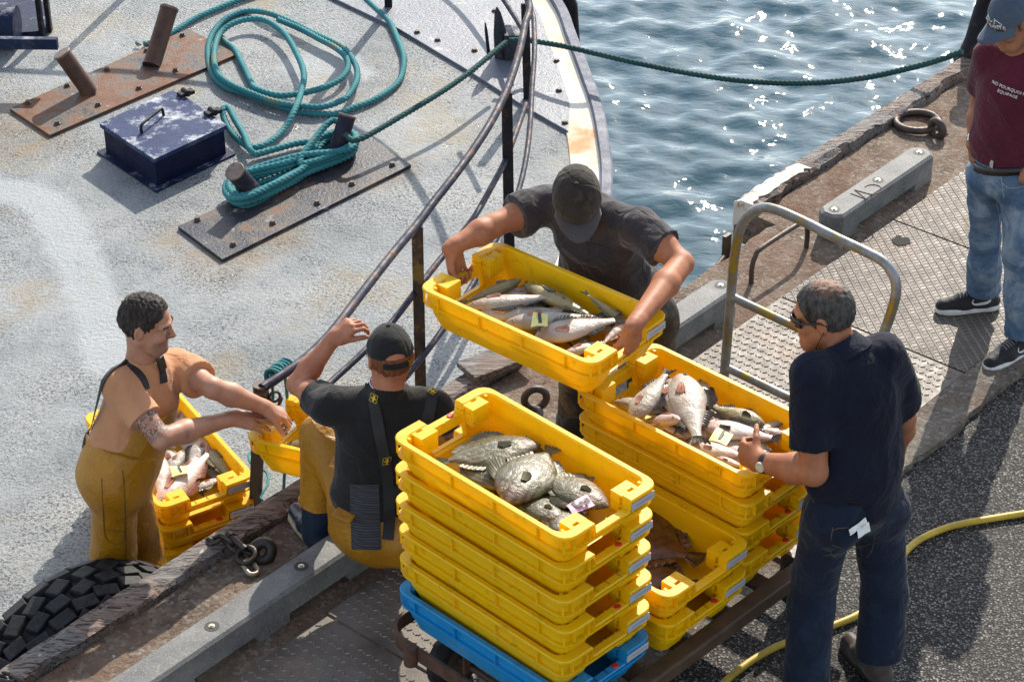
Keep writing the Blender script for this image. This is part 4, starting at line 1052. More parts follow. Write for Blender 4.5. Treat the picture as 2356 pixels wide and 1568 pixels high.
def fish_meshes(kind):
    """unit length fish lying on its side: x snout to tail, y back, z thickness"""
    if kind == 'dory':
        xs = [0, .04, .12, .24, .38, .52, .66, .78, .86, .90]; up_ = [.0, .06, .15, .235, .275, .27, .22, .13, .05, .035]; lo = [-.02, -.07, -.13, -.20, -.25, -.255, -.20, -.11, -.045, -.03]; th = [.01, .035, .06, .075, .075, .068, .05, .032, .018, .012]
    elif kind == 'flat':
        xs = [0, .05, .15, .3, .5, .65, .8, .9, .95]; up_ = [.0, .1, .24, .36, .37, .28, .13, .05, .04]; lo = [-.02, -.1, -.22, -.34, -.36, -.28, -.13, -.05, -.04]; th = [.01, .03, .05, .06, .06, .05, .03, .015, .012]
    else:
        k = {'slim': .85, 'mid': 1.0, 'deep': 1.28}[kind]
        xs = [0, .03, .08, .16, .28, .42, .56, .68, .78, .85, .88]; up_ = [0.0, .035, .065, .10, .125, .12, .095, .065, .042, .033, .034]; lo = [-.015, -.045, -.07, -.10, -.125, -.12, -.09, -.06, -.038, -.030, -.031]; th = [.008, .03, .05, .066, .074, .070, .055, .038, .024, .014, .010]
        up_ = [a*k for a in up_]; lo = [a*k for a in lo]
    X = np.linspace(0, xs[-1], 34); Up, Lo, Th = (np.interp(X, xs, v) for v in (up_, lo, th))
    for A in (Up, Lo, Th): A[1:-1] = (A[:-2]+2*A[1:-1]+A[2:])/4
    m = 18; a = np.arange(m)*2*math.pi/m
    bend = lambda x: .05*math.sin(x*3.1)
    Rg = [[(x, (u+l)/2+(u-l)/2*math.copysign(abs(math.sin(q_))**.9, math.sin(q_)), t_*math.copysign(abs(math.cos(q_))**1.1, math.cos(q_))) for q_ in a] for x, u, l, t_ in zip(X, Up, Lo, Th)]
    B = MB(); B.rings(Rg)
    if kind != 'flat':   # gill cover edge and mouth slit as raised lips
        for sg in (-1, 1):
            gx = .26 if kind == 'dory' else .20; u, l, t_ = (np.interp(gx, xs, v) for v in (up_, lo, th))
            B.tube(catmull([(gx-.04+.045*math.cos(k_), (u+l)/2+(u-l)*.38*math.sin(k_), sg*t_*(.98*math.cos(k_*.8))) for k_ in np.linspace(-1.1, 1.1, 8)], .02), .0022, 6)
    out = {}
    o = B.build('x', M_SILV); out['body'] = o.data; bpy.data.objects.remove(o)
    def fin(pts_in, pts_out, nm, z=0.0, rip=.006, n=14):
        A = catmull(np.array([(*p, z) for p in pts_in], float), .01); Bp = catmull(np.array([(*p, z) for p in pts_out], float), .01)
        ia = np.linspace(0, len(A)-1, n); A = np.array([A[int(i)] for i in ia]); Bp = np.array([Bp[int(i)] for i in np.linspace(0, len(Bp)-1, n)])
        f_ = MB(); rows = []
        for k_ in range(4):
            w = k_/3; R0 = A*(1-w)+Bp*w; R0[:, 2] += rip*np.where(np.arange(n) % 2 == 0, 1, -1)*(.4+w); rows.append(R0)
        rows = np.array(rows); V = np.vstack([rows.reshape(-1, 3)+(0, 0, .0025), rows.reshape(-1, 3)-(0, 0, .0025)]); M = 4*n; F = []
        for k_ in range(3):
            for i in range(n-1): b = k_*n+i; F += [(b, b+1, b+n+1, b+n), (M+b, M+b+n, M+b+n+1, M+b+1)]
        for i in range(n-1): F.append((3*n+i, 3*n+i+1, M+3*n+i+1, M+3*n+i))
        f_.add(V, F); o_ = f_.build('x', M_FIN); d = o_.data; bpy.data.objects.remove(o_); out.setdefault(nm, []).append(d)
    xe = xs[-1]
    if kind == 'dory':
        fin([(.88, .03), (.88, -.03)], [(1.0, .085), (1.01, .0), (1.0, -.085)], 'tail_fin')
        fin([(.26, .24), (.34, .262), (.44, .265), (.52, .25)], [(.34, .36), (.45, .40), (.56, .37), (.62, .30)], 'dorsal_fin', rip=.006, n=18)
        fin([(.55, .24), (.68, .185), (.80, .10)], [(.62, .29), (.75, .23), (.84, .13)], 'dorsal_fin', rip=.003)
        fin([(.55, -.24), (.68, -.18), (.80, -.09)], [(.62, -.29), (.75, -.22), (.84, -.12)], 'anal_fin', rip=.003)
        fin([(.28, .0), (.29, -.05)], [(.40, .03), (.42, -.02), (.38, -.07)], 'pectoral_fin', .085)
        eye = (.115, .085, .05, .022)
    elif kind == 'flat':
        fin([(.94, .04), (.94, -.04)], [(1.06, .09), (1.08, 0), (1.06, -.09)], 'tail_fin')
        fin([(.06, .1), (.3, .35), (.6, .32), (.88, .06)], [(.05, .17), (.3, .44), (.66, .38), (.92, .1)], 'dorsal_fin', n=40)
        fin([(.06, -.1), (.3, -.33), (.6, -.31), (.88, -.06)], [(.05, -.17), (.3, -.42), (.66, -.37), (.92, -.1)], 'anal_fin', n=40)
        eye = (.07, .04, .035, .016)
    else:
        fin([(.865, .03), (.865, -.03)], [(1.0, .10), (.965, .03), (.955, 0), (.965, -.03), (1.0, -.10)], 'tail_fin')
        fin([(.24, .122*k), (.36, .125*k), (.48, .11*k)], [(.32, .185*k), (.42, .19*k), (.53, .13*k)], 'dorsal_fin', rip=.008)
        fin([(.53, .10*k), (.64, .075*k), (.74, .05*k)], [(.58, .15*k), (.68, .11*k), (.77, .07*k)], 'dorsal_fin')
        fin([(.55, -.09*k), (.64, -.07*k), (.74, -.045*k)], [(.59, -.14*k), (.68, -.10*k), (.77, -.065*k)], 'anal_fin')
        fin([(.225, -.01), (.225, -.05)], [(.36, -.01), (.37, -.06), (.33, -.09)], 'pectoral_fin', .075)
        eye = (.075, .022*k, .043, .018)
    for nm in ('eye', 'pupil'):
        e_ = MB()
        x, y, z, r = eye
        if nm == 'eye': e_.tube([(x, y, z-.02), (x, y, z+.004), (x, y, z+.010)], [r*1.15, r*1.1, r*.7], 14)
        else: e_.tube([(x, y, z+.006), (x, y, z+.0135)], [r*.62, r*.45], 12)
        o_ = e_.build('x', M_FEYE); out[nm] = o_.data; bpy.data.objects.remove(o_)
    if False:
        e_ = MB(); e_.tube([(.47, .01, .060), (.47, .01, .0742), (.47, .01, .0746)], [.046, .040, .034], 22); o_ = e_.build('x', M_SPOT); out['spot'] = o_.data; bpy.data.objects.remove(o_)
    return out
FM = {k: fish_meshes(k) for k in ('slim', 'mid', 'deep', 'dory', 'flat')}
_fv = {}
def fmesh(me, mat):
    key = (me.name, mat.name)
    if key not in _fv: c = me.copy(); c.materials.clear(); c.materials.append(mat); _fv[key] = c
    return _fv[key]
def fish(kind, mat, headp, tailp, label, flip=1, roll=0., group='fish in the crates', fin=None, scale=None, nm=None):
    h_, t_ = np.array(headp, float), np.array(tailp, float)
    gr = .05 if kind == 'dory' else .08; h_, t_ = h_-(t_-h_)*gr, t_+(t_-h_)*gr
    L = np.linalg.norm(t_-h_); x = (t_-h_)/L
    z = np.array([0, 0, 1.0]); y = np.cross(z, x)*flip; y = nrm_(y); z = np.cross(x, y)
    if z[2] < 0: pass
    y2 = y*math.cos(roll)+np.cross(x, y)*math.sin(roll); z2 = np.cross(x, y2)
    s_ = L; sz = L*(1 if z2[2] > 0 else -1)
    o = bpy.data.objects.new(nm or ('john_dory' if kind == 'dory' else 'flatfish' if kind == 'flat' else 'fish'), None); COL.objects.link(o); o.empty_display_size = .05
    zz = z2*(1 if z2[2] > 0 else -1)
    o.matrix_world = Matrix(((x[0]*L, y2[0]*L, zz[0]*L, h_[0]), (x[1]*L, y2[1]*L, zz[1]*L, h_[1]), (x[2]*L, y2[2]*L, zz[2]*L, h_[2]), (0, 0, 0, 1)))
    tag(o, label, 'fish', group); WL[o] = h_
    def sub(nm, me, m, par=o):
        c = bpy.data.objects.new(nm, fmesh(me, m)); COL.objects.link(c); c.parent = par; return c
    D = FM[kind]; fm = fin or (M_FINP if mat == M_PINK else M_FINO if mat in (M_DORY, M_OLIV) else M_FIN)
    sub('body', D['body'], mat)
    e = sub('eye', D['eye'], M_FEYE); sub('pupil', D['pupil'], M_PUP, e)
    for f_ in ('tail_fin', 'dorsal_fin', 'anal_fin', 'pectoral_fin'):
        for me in D.get(f_, ()): sub(f_, me, fm if f_ != 'pectoral_fin' or mat != M_SILV else M_FINP)
    if 'spot' in D: sub('spot', D['spot'], M_SPOT)
    return o
def nrm_(v): return np.array(v)/np.linalg.norm(v)
# --- in the crate being lifted
zh = float(MH.translation.z)
H2 = lambda x, y, z: atz((1200+x/2.0911)/1.27335, (450+(y-12)/2.0911)/1.27335, zh+z+.016)
g = 'fish in the crate being lifted'
fish('mid', M_SILV, H2(385, 950, -.085), H2(905, 880, -.062), 'long pale silver fish with its tail spread, across the lifted crate', -1, -.15, g)
fish('mid', M_SILV, H2(430, 1000, -.098), H2(905, 965, -.092), 'silver fish lying just below the long pale one in the lifted crate', 1, .1, g)
fish('mid', M_OLIV, H2(735, 830, -.085), H2(1180, 1040, -.085), 'olive backed fish pointing at the far wall of the lifted crate', 1, -.5, g)
fish('mid', M_SILV, H2(625, 1050, -.088), H2(1170, 1010, -.075), 'silver fish under the yellow number ticket in the lifted crate', -1, .1, g)
fish('deep', M_SILV, H2(800, 1130, -.075), H2(1285, 1025, -.062), 'plump grey fish nearest the front corner of the lifted crate', 1, .1, g)
fish('slim', M_OLIV, H2(660, 795, -.085), H2(330, 920, -.105), 'dark headed fish in the far left corner of the lifted crate', 1, .2, g)
fish('mid', M_OLIV, H2(1330, 1060, -.10), H2(1080, 865, -.035), 'fish with a raised dark tail against the far wall of the lifted crate', 1, .35, g)
fish('mid', M_PINK, H2(1330, 1040, -.08), H2(1180, 1180, -.10), 'pale pink fish at the right hand end of the lifted crate', 1, 0, g)
fish('mid', M_SILV, H2(960, 1240, -.105), H2(1240, 1150, -.105), 'fish half hidden in the front corner of the lifted crate, under the plump grey one', -1, 0, g)
fish('slim', M_SILV, H2(960, 1000, -.095), H2(700, 960, -.11), 'small silver fish wedged in the middle of the lifted crate', 1, .1, g)
# --- in the crate the man in navy touches
R2_ = lambda x, y, z: atz((1500+x/2.613)/1.27335, (850+y/2.613)/1.27335, .936+z)
g = 'fish in the crate by the man in navy'
_R2 = R2_
R2_ = lambda x, y, z: _R2(x, y-18, z+.034)
fish('deep', M_SILV, R2_(930, 985, -.075), R2_(1190, 640, -.03), 'bright silver fish with raised tail, leftmost in the crate by the man in navy', -1, -.1, g)
fish('mid', M_SILV, R2_(1195, 715, -.06), R2_(1290, 1075, -.06), 'narrow silver fish with a dark fin between two bright ones, by the man in navy', 1, .3, g)
fish('deep', M_SILV, R2_(1300, 695, -.045), R2_(1420, 1165, -.05), 'big bright fish with its mouth up, middle of the crate by the man in navy', 1, .05, g)
fish('deep', M_OLIV, R2_(1900, 1040, -.07), R2_(1500, 900, -.075), 'brown finned fish along the far wall of the crate by the man in navy', 1, -.3, g, M_FIN)
fish('deep', M_PINK, R2_(1500, 1060, -.065), R2_(2020, 1150, -.06), 'broad pinkish grey fish right of the ticket by the man in navy', 1, .1, g, M_FIN)
fish('deep', M_PINK, R2_(1400, 1210, -.085), R2_(1800, 1290, -.08), 'pale fish under the number ticket in the crate by the man in navy', 1, .1, g)
fish('mid', M_PINK, R2_(1150, 1040, -.085), R2_(1330, 1150, -.09), 'reddish fish head at the front wall of the crate by the man in navy', -1, .1, g)
fish('deep', M_PINK, R2_(2120, 1120, -.075), R2_(1880, 1070, -.08), 'pale fish at the right end of the crate by the man in navy', 1, .1, g)
fish('mid', M_PINK, R2_(1580, 1300, -.085), R2_(1800, 1380, -.085), 'red gilled fish in the near corner of the crate by the man in navy', 1, .1, g)
r7 = np.random.default_rng(17)
def fill(fn, quad, kind, mats, label, g, n1, n2, z, L, jit):
    """a layer of fish laid over the crate floor, between four photo points"""
    Q4 = [np.array(p_, float) for p_ in quad]; a_ = fn(*Q4[0], 0)*0
    for i in range(n1):
        for j in range(n2):
            u, v = (i+.5+.25*r7.normal()*.6)/n1, (j+.5+.25*r7.normal()*.6)/n2
            p2 = Q4[0]*(1-u)*(1-v)+Q4[1]*u*(1-v)+Q4[2]*u*v+Q4[3]*(1-u)*v
            c_ = fn(p2[0], p2[1], z+.012*r7.random()); th = r7.random()*6.28; d_ = np.array([math.cos(th), math.sin(th), .06*r7.normal()])
            d_ = nrm_(ex*float(np.sign(r7.normal()))*(1-jit)+jit*d_); l_ = L*(.85+.3*r7.random())
            fish(kind, mats[(i+j) % len(mats)], c_-d_*l_*.5, c_+d_*l_*.5, label, 1 if r7.random() > .5 else -1, .2*r7.normal(), g)
fill(R2_, [(930, 960), (1300, 770), (2060, 1110), (1760, 1370)], 'mid', [M_PINK, M_SILV], 'pinkish fish packed under the others in the crate by the man in navy', g, 6, 3, -.108, .26, .55)
fill(H2, [(400, 960), (640, 800), (1290, 1060), (1080, 1200)], 'mid', [M_SILV, M_OLIV], 'silver fish packed under the others in the lifted crate', 'fish in the crate being lifted', 5, 2, -.128, .26, .4)
# --- in the top crate on the boat
D2 = lambda x, y, z: atz((100+x/1.7425)/1.27335, (800+y/1.7425)/1.27335, zr+z)
g = 'fish in the crate on the boat'
fish('mid', M_PINK, D2(640, 1180, -.07), D2(905, 905, -.055), 'long pink bellied fish in front of the number ticket on the boat', -1, .1, g)
fish('mid', M_SILV, D2(755, 915, -.07), D2(670, 1060, -.08), 'fish with its eye up, behind the number ticket on the boat', 1, 0, g)
fish('mid', M_PINK, D2(650, 950, -.07), D2(640, 1150, -.085), 'small pink fish along the left wall of the crate on the boat', 1, .1, g)
fish('deep', M_SILV, D2(870, 850, -.075), D2(790, 1000, -.08), 'pale fish with a reddish head near the far end of the crate on the boat', -1, 0, g)
fish('mid', M_OLIV, D2(900, 905, -.07), D2(1020, 1065, -.075), 'dark olive fish along the right wall of the crate on the boat', -1, -.3, g)
fish('deep', M_SILV, D2(930, 1055, -.08), D2(780, 1120, -.08), 'white bellied fish by the near end of the crate on the boat', 1, .1, g)
fish('mid', M_SILV, D2(770, 700, -.08), D2(700, 880, -.085), 'fish with a dark eye at the far end of the crate on the boat', 1, 0, g)
fish('slim', M_PINK, D2(830, 940, -.06), D2(730, 1090, -.07), 'thin pink fish across the middle of the crate on the boat', 1, .1, g)
for (a, b) in (((660, 900), (800, 1080)), ((760, 820), (880, 1000)), ((640, 1080), (860, 1120)), ((880, 960), (960, 1090)), ((700, 760), (820, 900)), ((620, 1000), (720, 1160))):
    fish('mid', M_SILV, D2(*a, -.118), D2(*b, -.118), 'fish buried under the others in the crate on the boat', 1, 0, g)
# --- john dory in the front crate
F2 = lambda x, y, z: atz(x*.4592+864, y*.4592+848, 1.2+z)
g = 'John Dory in the front crate'
_F2 = F2
F2 = lambda x, y, z: _F2(x, y-5, z+.012)
fish('dory', M_DORY, F2(805, 385, -.075), F2(335, 470, -.085), 'big olive John Dory, dark head to the right, far end of the front crate', -1, .1, g)
fish('dory', M_DORY, F2(665, 665, -.055), F2(880, 410, -.075), 'John Dory lying head down with pink patches in the middle of the front crate', 1, .1, g)
fish('dory', M_DORY, F2(1150, 690, -.08), F2(850, 530, -.075), 'dark John Dory under the pink number ticket', 1, .05, g)
fish('dory', M_DORY, F2(700, 600, -.095), F2(420, 455, -.09), 'pale bellied John Dory along the near wall of the front crate', -1, -.05, g)
fish('dory', M_DORY, F2(930, 765, -.085), F2(730, 630, -.088), 'small John Dory with a spot, by the near corner of the front crate', 1, .05, g)
fish('dory', M_DORY, F2(960, 860, -.092), F2(930, 690, -.085), 'John Dory pressed against the near end of the front crate', 1, .1, g)
fill(F2, [(400, 470), (640, 350), (1120, 640), (920, 800)], 'dory', [M_DORY], 'John Dory packed under the others in the front crate', g, 4, 2, -.132, .26, .6)
# --- flatfish in the middle crate
def inM(u, v, z): return CM[1]+ex*u+ey*v+np.array([0, 0, z])
fish('flat', M_FLATF, inM(-.20, .02, -.105), inM(.22, .10, -.095), 'brown flatfish lying against the far wall of the low middle crate', 1, .05, 'flatfish in the middle crate', M_FLATF)
fish('flat', M_FLATF, inM(.02, -.12, -.12), inM(.30, .0, -.12), 'brown flatfish at the near end of the low middle crate, under the other', 1, .0, 'flatfish in the middle crate', M_FLATF)
fish('mid', M_OLIV, np.array(MP @ Vector((-.30, -.08, -.11))), np.array(MP @ Vector((.02, .08, -.10))), 'brown fish in the crate passed over the railing', 1, .1, 'fish in the passed crate')
fish('mid', M_OLIV, np.array(MP @ Vector((-.25, .10, -.12))), np.array(MP @ Vector((.1, -.05, -.12))), 'dark fish under the brown one in the passed crate', 1, .1, 'fish in the passed crate')
# --- numbered tickets
M_TY = plain('pale yellow card', (.66, .62, .20), .6, 0, .08); M_TP = plain('pink card', (.66, .33, .40), .6, 0, .08); M_INK = plain('black ink', (.012, .012, .012), .6)
def ticket(corners, txt, mat, label, dz, rot=0):
    P = [np.array(p) for p in corners]; c = sum(P)/4; root = thing('number_ticket', c, label, 'ticket', 'number tickets on the fish')
    ex_ = nrm_((P[1]-P[0])+(P[2]-P[3])); n = nrm_(np.cross(P[1]-P[0], P[3]-P[0])); n = n if n[2] > 0 else -n; ey_ = np.cross(n, ex_)
    rows = []
    for j in np.linspace(0, 1, 6):
        rows.append([P[0]*(1-i)*(1-j)+P[1]*i*(1-j)+P[2]*i*j+P[3]*(1-i)*j+n*.006*math.sin(3*i+2*j)*1.0 for i in np.linspace(0, 1, 7)])
    rows = np.array(rows); V = np.vstack([rows.reshape(-1, 3), rows.reshape(-1, 3)-n*.0012]); F = []
    for j in range(5):
        for i in range(6): a = j*7+i; F += [(a, a+1, a+8, a+7), (42+a, 42+a+7, 42+a+8, 42+a+1)]
    mb = MB(); mb.add(V, F, True); mb.build('card', mat, root)
    cu = bpy.data.curves.new('n', 'FONT'); cu.body = txt; h_ = np.linalg.norm(P[3]-P[0]); cu.size = h_*.95; cu.align_x = 'CENTER'; cu.align_y = 'CENTER'; cu.extrude = .0003; cu.offset = h_*.018
    o = bpy.data.objects.new('n', cu); COL.objects.link(o); bpy.context.view_layer.update(); me = bpy.data.meshes.new_from_object(o.evaluated_get(bpy.context.evaluated_depsgraph_get())); bpy.data.objects.remove(o)
    V = np.empty(len(me.vertices)*3, np.float32); me.vertices.foreach_get('co', V); V = V.reshape(-1, 3).astype(float)
    co, si = math.cos(rot), math.sin(rot); A, B = ex_*co+ey_*si, -ex_*si+ey_*co
    W = c+V[:, :1]*A+V[:, 1:2]*B+n*(V[:, 2:]+.0075)-WL[root]
    me.vertices.foreach_set('co', W.astype(np.float32).ravel()); me.update(); link_mesh('number', me, M_INK, root)
ticket([H2(742, 1075, -.028), H2(845, 1072, -.028), H2(847, 985, -.028), H2(757, 988, -.028)], '1', M_TY, 'yellow ticket with the number 1 in the crate being lifted', 0)
ticket([R2_(1505, 1165, -.012), R2_(1640, 1208, -.012), R2_(1697, 1108, -.012), R2_(1570, 1072, -.012)], '1', M_TY, 'yellow ticket with the number 1 beside the hand of the man in navy', 0, .1)
ticket([D2(705, 1040, -.018), D2(800, 1020, -.018), D2(780, 975, -.018), D2(695, 990, -.018)], '1', M_TY, 'yellow ticket with the number 1 in the crate on the boat', 0, .1)
ticket([F2(955, 690, -.02), F2(985, 732, -.02), F2(1100, 680, -.02), F2(1060, 638, -.02)], '3', M_TP, 'pink ticket with the number 3 on the John Dory', 0, math.pi*.0)
# ------------------------------------------------------------------ implicit surfaces for bodies and clothes
def nrm(v):
    v = np.array(v, float); return v/(np.linalg.norm(v)+1e-12)
class SDF:
    def __init__(s, lo, hi, h):
        s.lo = np.array(lo, float); s.h = h
        s.n = np.ceil((np.array(hi)-s.lo)/h).astype(int)+1
        s.F = np.full(s.n, .08, np.float32)
        s.ax = [(s.lo[i]+h*np.arange(s.n[i])).astype(np.float32) for i in range(3)]
    def win(s, lo, hi):
        a = np.clip(np.floor((np.array(lo)-s.lo)/s.h).astype(int), 0, s.n); b = np.clip(np.ceil((np.array(hi)-s.lo)/s.h).astype(int)+1, 0, s.n)
        if (b <= a).any(): return None
        sl = tuple(slice(a[i], b[i]) for i in range(3))
        X = s.ax[0][sl[0]][:, None, None]; Y = s.ax[1][sl[1]][None, :, None]; Z = s.ax[2][sl[2]][None, None, :]
        return sl, X, Y, Z
    def put(s, sl, d, k, sub=False):
        A = s.F[sl]
        if sub:
            d = -d; h = np.clip(.5-.5*(d-A)/k, 0, 1); s.F[sl] = d+(A-d)*h+k*h*(1-h)
        else:
            h = np.clip(.5+.5*(A-d)/k, 0, 1); s.F[sl] = A+(d-A)*h-k*h*(1-h)
    def cap(s, a, b, ra, rb, k=.02, sub=False, cut=None, e=None, side=None):
        """round cone a-b; e=(flat factor) squeezes the section along the axis 'side'; cut=(point, dir) ends it flat"""
        a = np.array(a, float); b = np.array(b, float); R = max(ra, rb)*(1 if e is None else max(1, e))+k+.03
        w_ = s.win(np.minimum(a, b)-R, np.maximum(a, b)+R)
        if w_ is None: return
        sl, X, Y, Z = w_; d = b-a; L2 = d@d+1e-12
        px, py, pz = X-np.float32(a[0]), Y-np.float32(a[1]), Z-np.float32(a[2])
        t = np.clip((px*np.float32(d[0])+py*np.float32(d[1])+pz*np.float32(d[2]))/np.float32(L2), 0, 1)
        qx, qy, qz = px-t*np.float32(d[0]), py-t*np.float32(d[1]), pz-t*np.float32(d[2])
        r = np.float32(ra)+t*np.float32(rb-ra)
        if e is None: D = np.sqrt(qx*qx+qy*qy+qz*qz)-r
        else:
            S = nrm(side); m = qx*np.float32(S[0])+qy*np.float32(S[1])+qz*np.float32(S[2])
            l2 = qx*qx+qy*qy+qz*qz; k0 = np.sqrt(np.maximum(l2-m*m, 0)+(m/np.float32(e))**2)
            D = (k0-r)*np.float32(min(1.0, .5+.5*e))
        if cut is not None:
            c, n = np.array(cut[0], float), nrm(cut[1])
            D = np.maximum(D, (X-np.float32(c[0]))*np.float32(n[0])+(Y-np.float32(c[1]))*np.float32(n[1])+(Z-np.float32(c[2]))*np.float32(n[2]))
        s.put(sl, D, k, sub)
    def ell(s, c, r, ax=None, k=.015, sub=False, cut=None):
        c = np.array(c, float); r = np.array(r, float); ax = np.eye(3) if ax is None else np.array(ax, float)
        R = r.max()+k+.03; w_ = s.win(c-R, c+R)
        if w_ is None: return
        sl, X, Y, Z = w_; px, py, pz = X-np.float32(c[0]), Y-np.float32(c[1]), Z-np.float32(c[2])
        k0 = 0; k1 = 0
        for i in range(3):
            m = px*np.float32(ax[i][0])+py*np.float32(ax[i][1])+pz*np.float32(ax[i][2])
            k0 = k0+(m/np.float32(r[i]))**2; k1 = k1+(m/np.float32(r[i]**2))**2
        k0 = np.sqrt(k0); D = k0*(k0-1)/(np.sqrt(k1)+1e-6)
        if cut is not None:
            for cc, n in cut:
                cc = np.array(cc, float); n = nrm(n)
                D = np.maximum(D, (X-np.float32(cc[0]))*np.float32(n[0])+(Y-np.float32(cc[1]))*np.float32(n[1])+(Z-np.float32(cc[2]))*np.float32(n[2]))
        s.put(sl, D, k, sub)
    def clip(s, c, n, lo=None, hi=None):
        """keep only the side of the plane away from n"""
        w_ = s.win(s.lo if lo is None else lo, s.lo+s.n*s.h if hi is None else hi); sl, X, Y, Z = w_; n = nrm(n)
        D = (X-np.float32(c[0]))*np.float32(n[0])+(Y-np.float32(c[1]))*np.float32(n[1])+(Z-np.float32(c[2]))*np.float32(n[2])
        s.F[sl] = np.maximum(s.F[sl], D)
    def mesh(s, name, smooth=1, disp=None):
        F = s.F; F[0] = F[-1] = .08; F[:, 0] = F[:, -1] = .08; F[:, :, 0] = F[:, :, -1] = .08
        I = F < 0
        c8 = [(i, j, k) for i in (0, 1) for j in (0, 1) for k in (0, 1)]
        sh = tuple(np.array(F.shape)-1)
        sub = lambda A, c: A[c[0]:c[0]+sh[0], c[1]:c[1]+sh[1], c[2]:c[2]+sh[2]]
        cnt = sum(sub(I, c).astype(np.int8) for c in c8)
        act = (cnt > 0) & (cnt < 8); cells = np.argwhere(act)
        idx = np.full(sh, -1, np.int32); idx[act] = np.arange(len(cells), dtype=np.int32)
        vals = np.stack([F[cells[:, 0]+c[0], cells[:, 1]+c[1], cells[:, 2]+c[2]] for c in c8], 1)
        acc = np.zeros((len(cells), 3)); num = np.zeros(len(cells))
        for i in range(8):
            for j in range(i+1, 8):
                a, b = np.array(c8[i]), np.array(c8[j])
                if np.abs(a-b).sum() != 1: continue
                va, vb = vals[:, i], vals[:, j]; m = (va < 0) != (vb < 0)
                t = va[m]/(va[m]-vb[m]); acc[m] += a+(b-a)*t[:, None]; num[m] += 1
        V = (cells+acc/num[:, None])*s.h+s.lo
        Q = []
        for ax in range(3):
            o = [1 if i == ax else 0 for i in range(3)]
            A = I[:I.shape[0]-o[0], :I.shape[1]-o[1], :I.shape[2]-o[2]]; B = I[o[0]:, o[1]:, o[2]:]
            for flip, M in ((0, A & ~B), (1, ~A & B)):
                e = np.argwhere(M)
                if not len(e): continue
                u, v = [i for i in range(3) if i != ax]
                def id_(du, dv):
                    p = e.copy(); p[:, u] -= du; p[:, v] -= dv; return idx[p[:, 0], p[:, 1], p[:, 2]]
                qd = np.stack([id_(0, 0), id_(1, 0), id_(1, 1), id_(0, 1)], 1)
                if (flip == 1) != (ax == 1): qd = qd[:, ::-1]
                Q.append(qd)
        Q = np.vstack(Q); Q = Q[(Q >= 0).all(1)]
        E = np.vstack([Q[:, [0, 1]], Q[:, [1, 2]], Q[:, [2, 3]], Q[:, [3, 0]]])
        for _ in range(smooth):
            S = np.zeros_like(V); C = np.zeros(len(V))
            for i in range(3): S[:, i] = np.bincount(E[:, 0], V[E[:, 1], i], len(V))+np.bincount(E[:, 1], V[E[:, 0], i], len(V))
            C = np.bincount(E[:, 0], minlength=len(V))+np.bincount(E[:, 1], minlength=len(V)); V = V*.5+.5*S/C[:, None]
        nv = np.cross(V[Q[:, 2]]-V[Q[:, 0]], V[Q[:, 3]]-V[Q[:, 1]]); N = np.zeros_like(V)
        for k in range(4):
            for i in range(3): N[:, i] += np.bincount(Q[:, k], nv[:, i], len(V))
        N /= np.linalg.norm(N, axis=1)[:, None]+1e-9
        if disp is not None: V = V+N*disp(V)[:, None]
        return V, Q
def link_sdf(name, VQ, mat, parent):
    V, Q = VQ; me = mesh_np(name, V-WL[parent], Q, True); me.materials.append(mat)
    o = bpy.data.objects.new(name, me); COL.objects.link(o); o.parent = parent; WL[o] = WL[parent]
    return o
def snoise(p, k, seed, n=7, axis=None, along=.25):
    """smooth pseudo noise, stretched along 'axis' so that it reads as folds"""
    r = np.random.default_rng(seed); out = np.zeros(len(p))
    wv = np.stack([np.sin(p@(r.normal(size=3)*k*.45)+r.random()*6) for _ in range(3)], 1)*.35/k*2
    pp = p+wv
    for i in range(n):
        d = nrm(r.normal(size=3))
        if axis is not None: a = nrm(axis); d = d-a*(d@a)*(1-along)
        out += np.sin(pp@(nrm(d)*k*(.7+.8*r.random()))*(1 if axis is None else 1)+r.random()*6.28)
    return out/math.sqrt(n)
def folds(amp, k, seed, axis=None, along=.2, fine=.35):
    def f(p):
        a = snoise(p, k, seed, 7, axis, along); b = snoise(p, k*2.3, seed+9, 7, axis, along)
        a = 1-2*np.abs(np.tanh(a*.9)); b = 1-2*np.abs(np.tanh(b))
        return amp*(a+fine*b-.3)
    return f

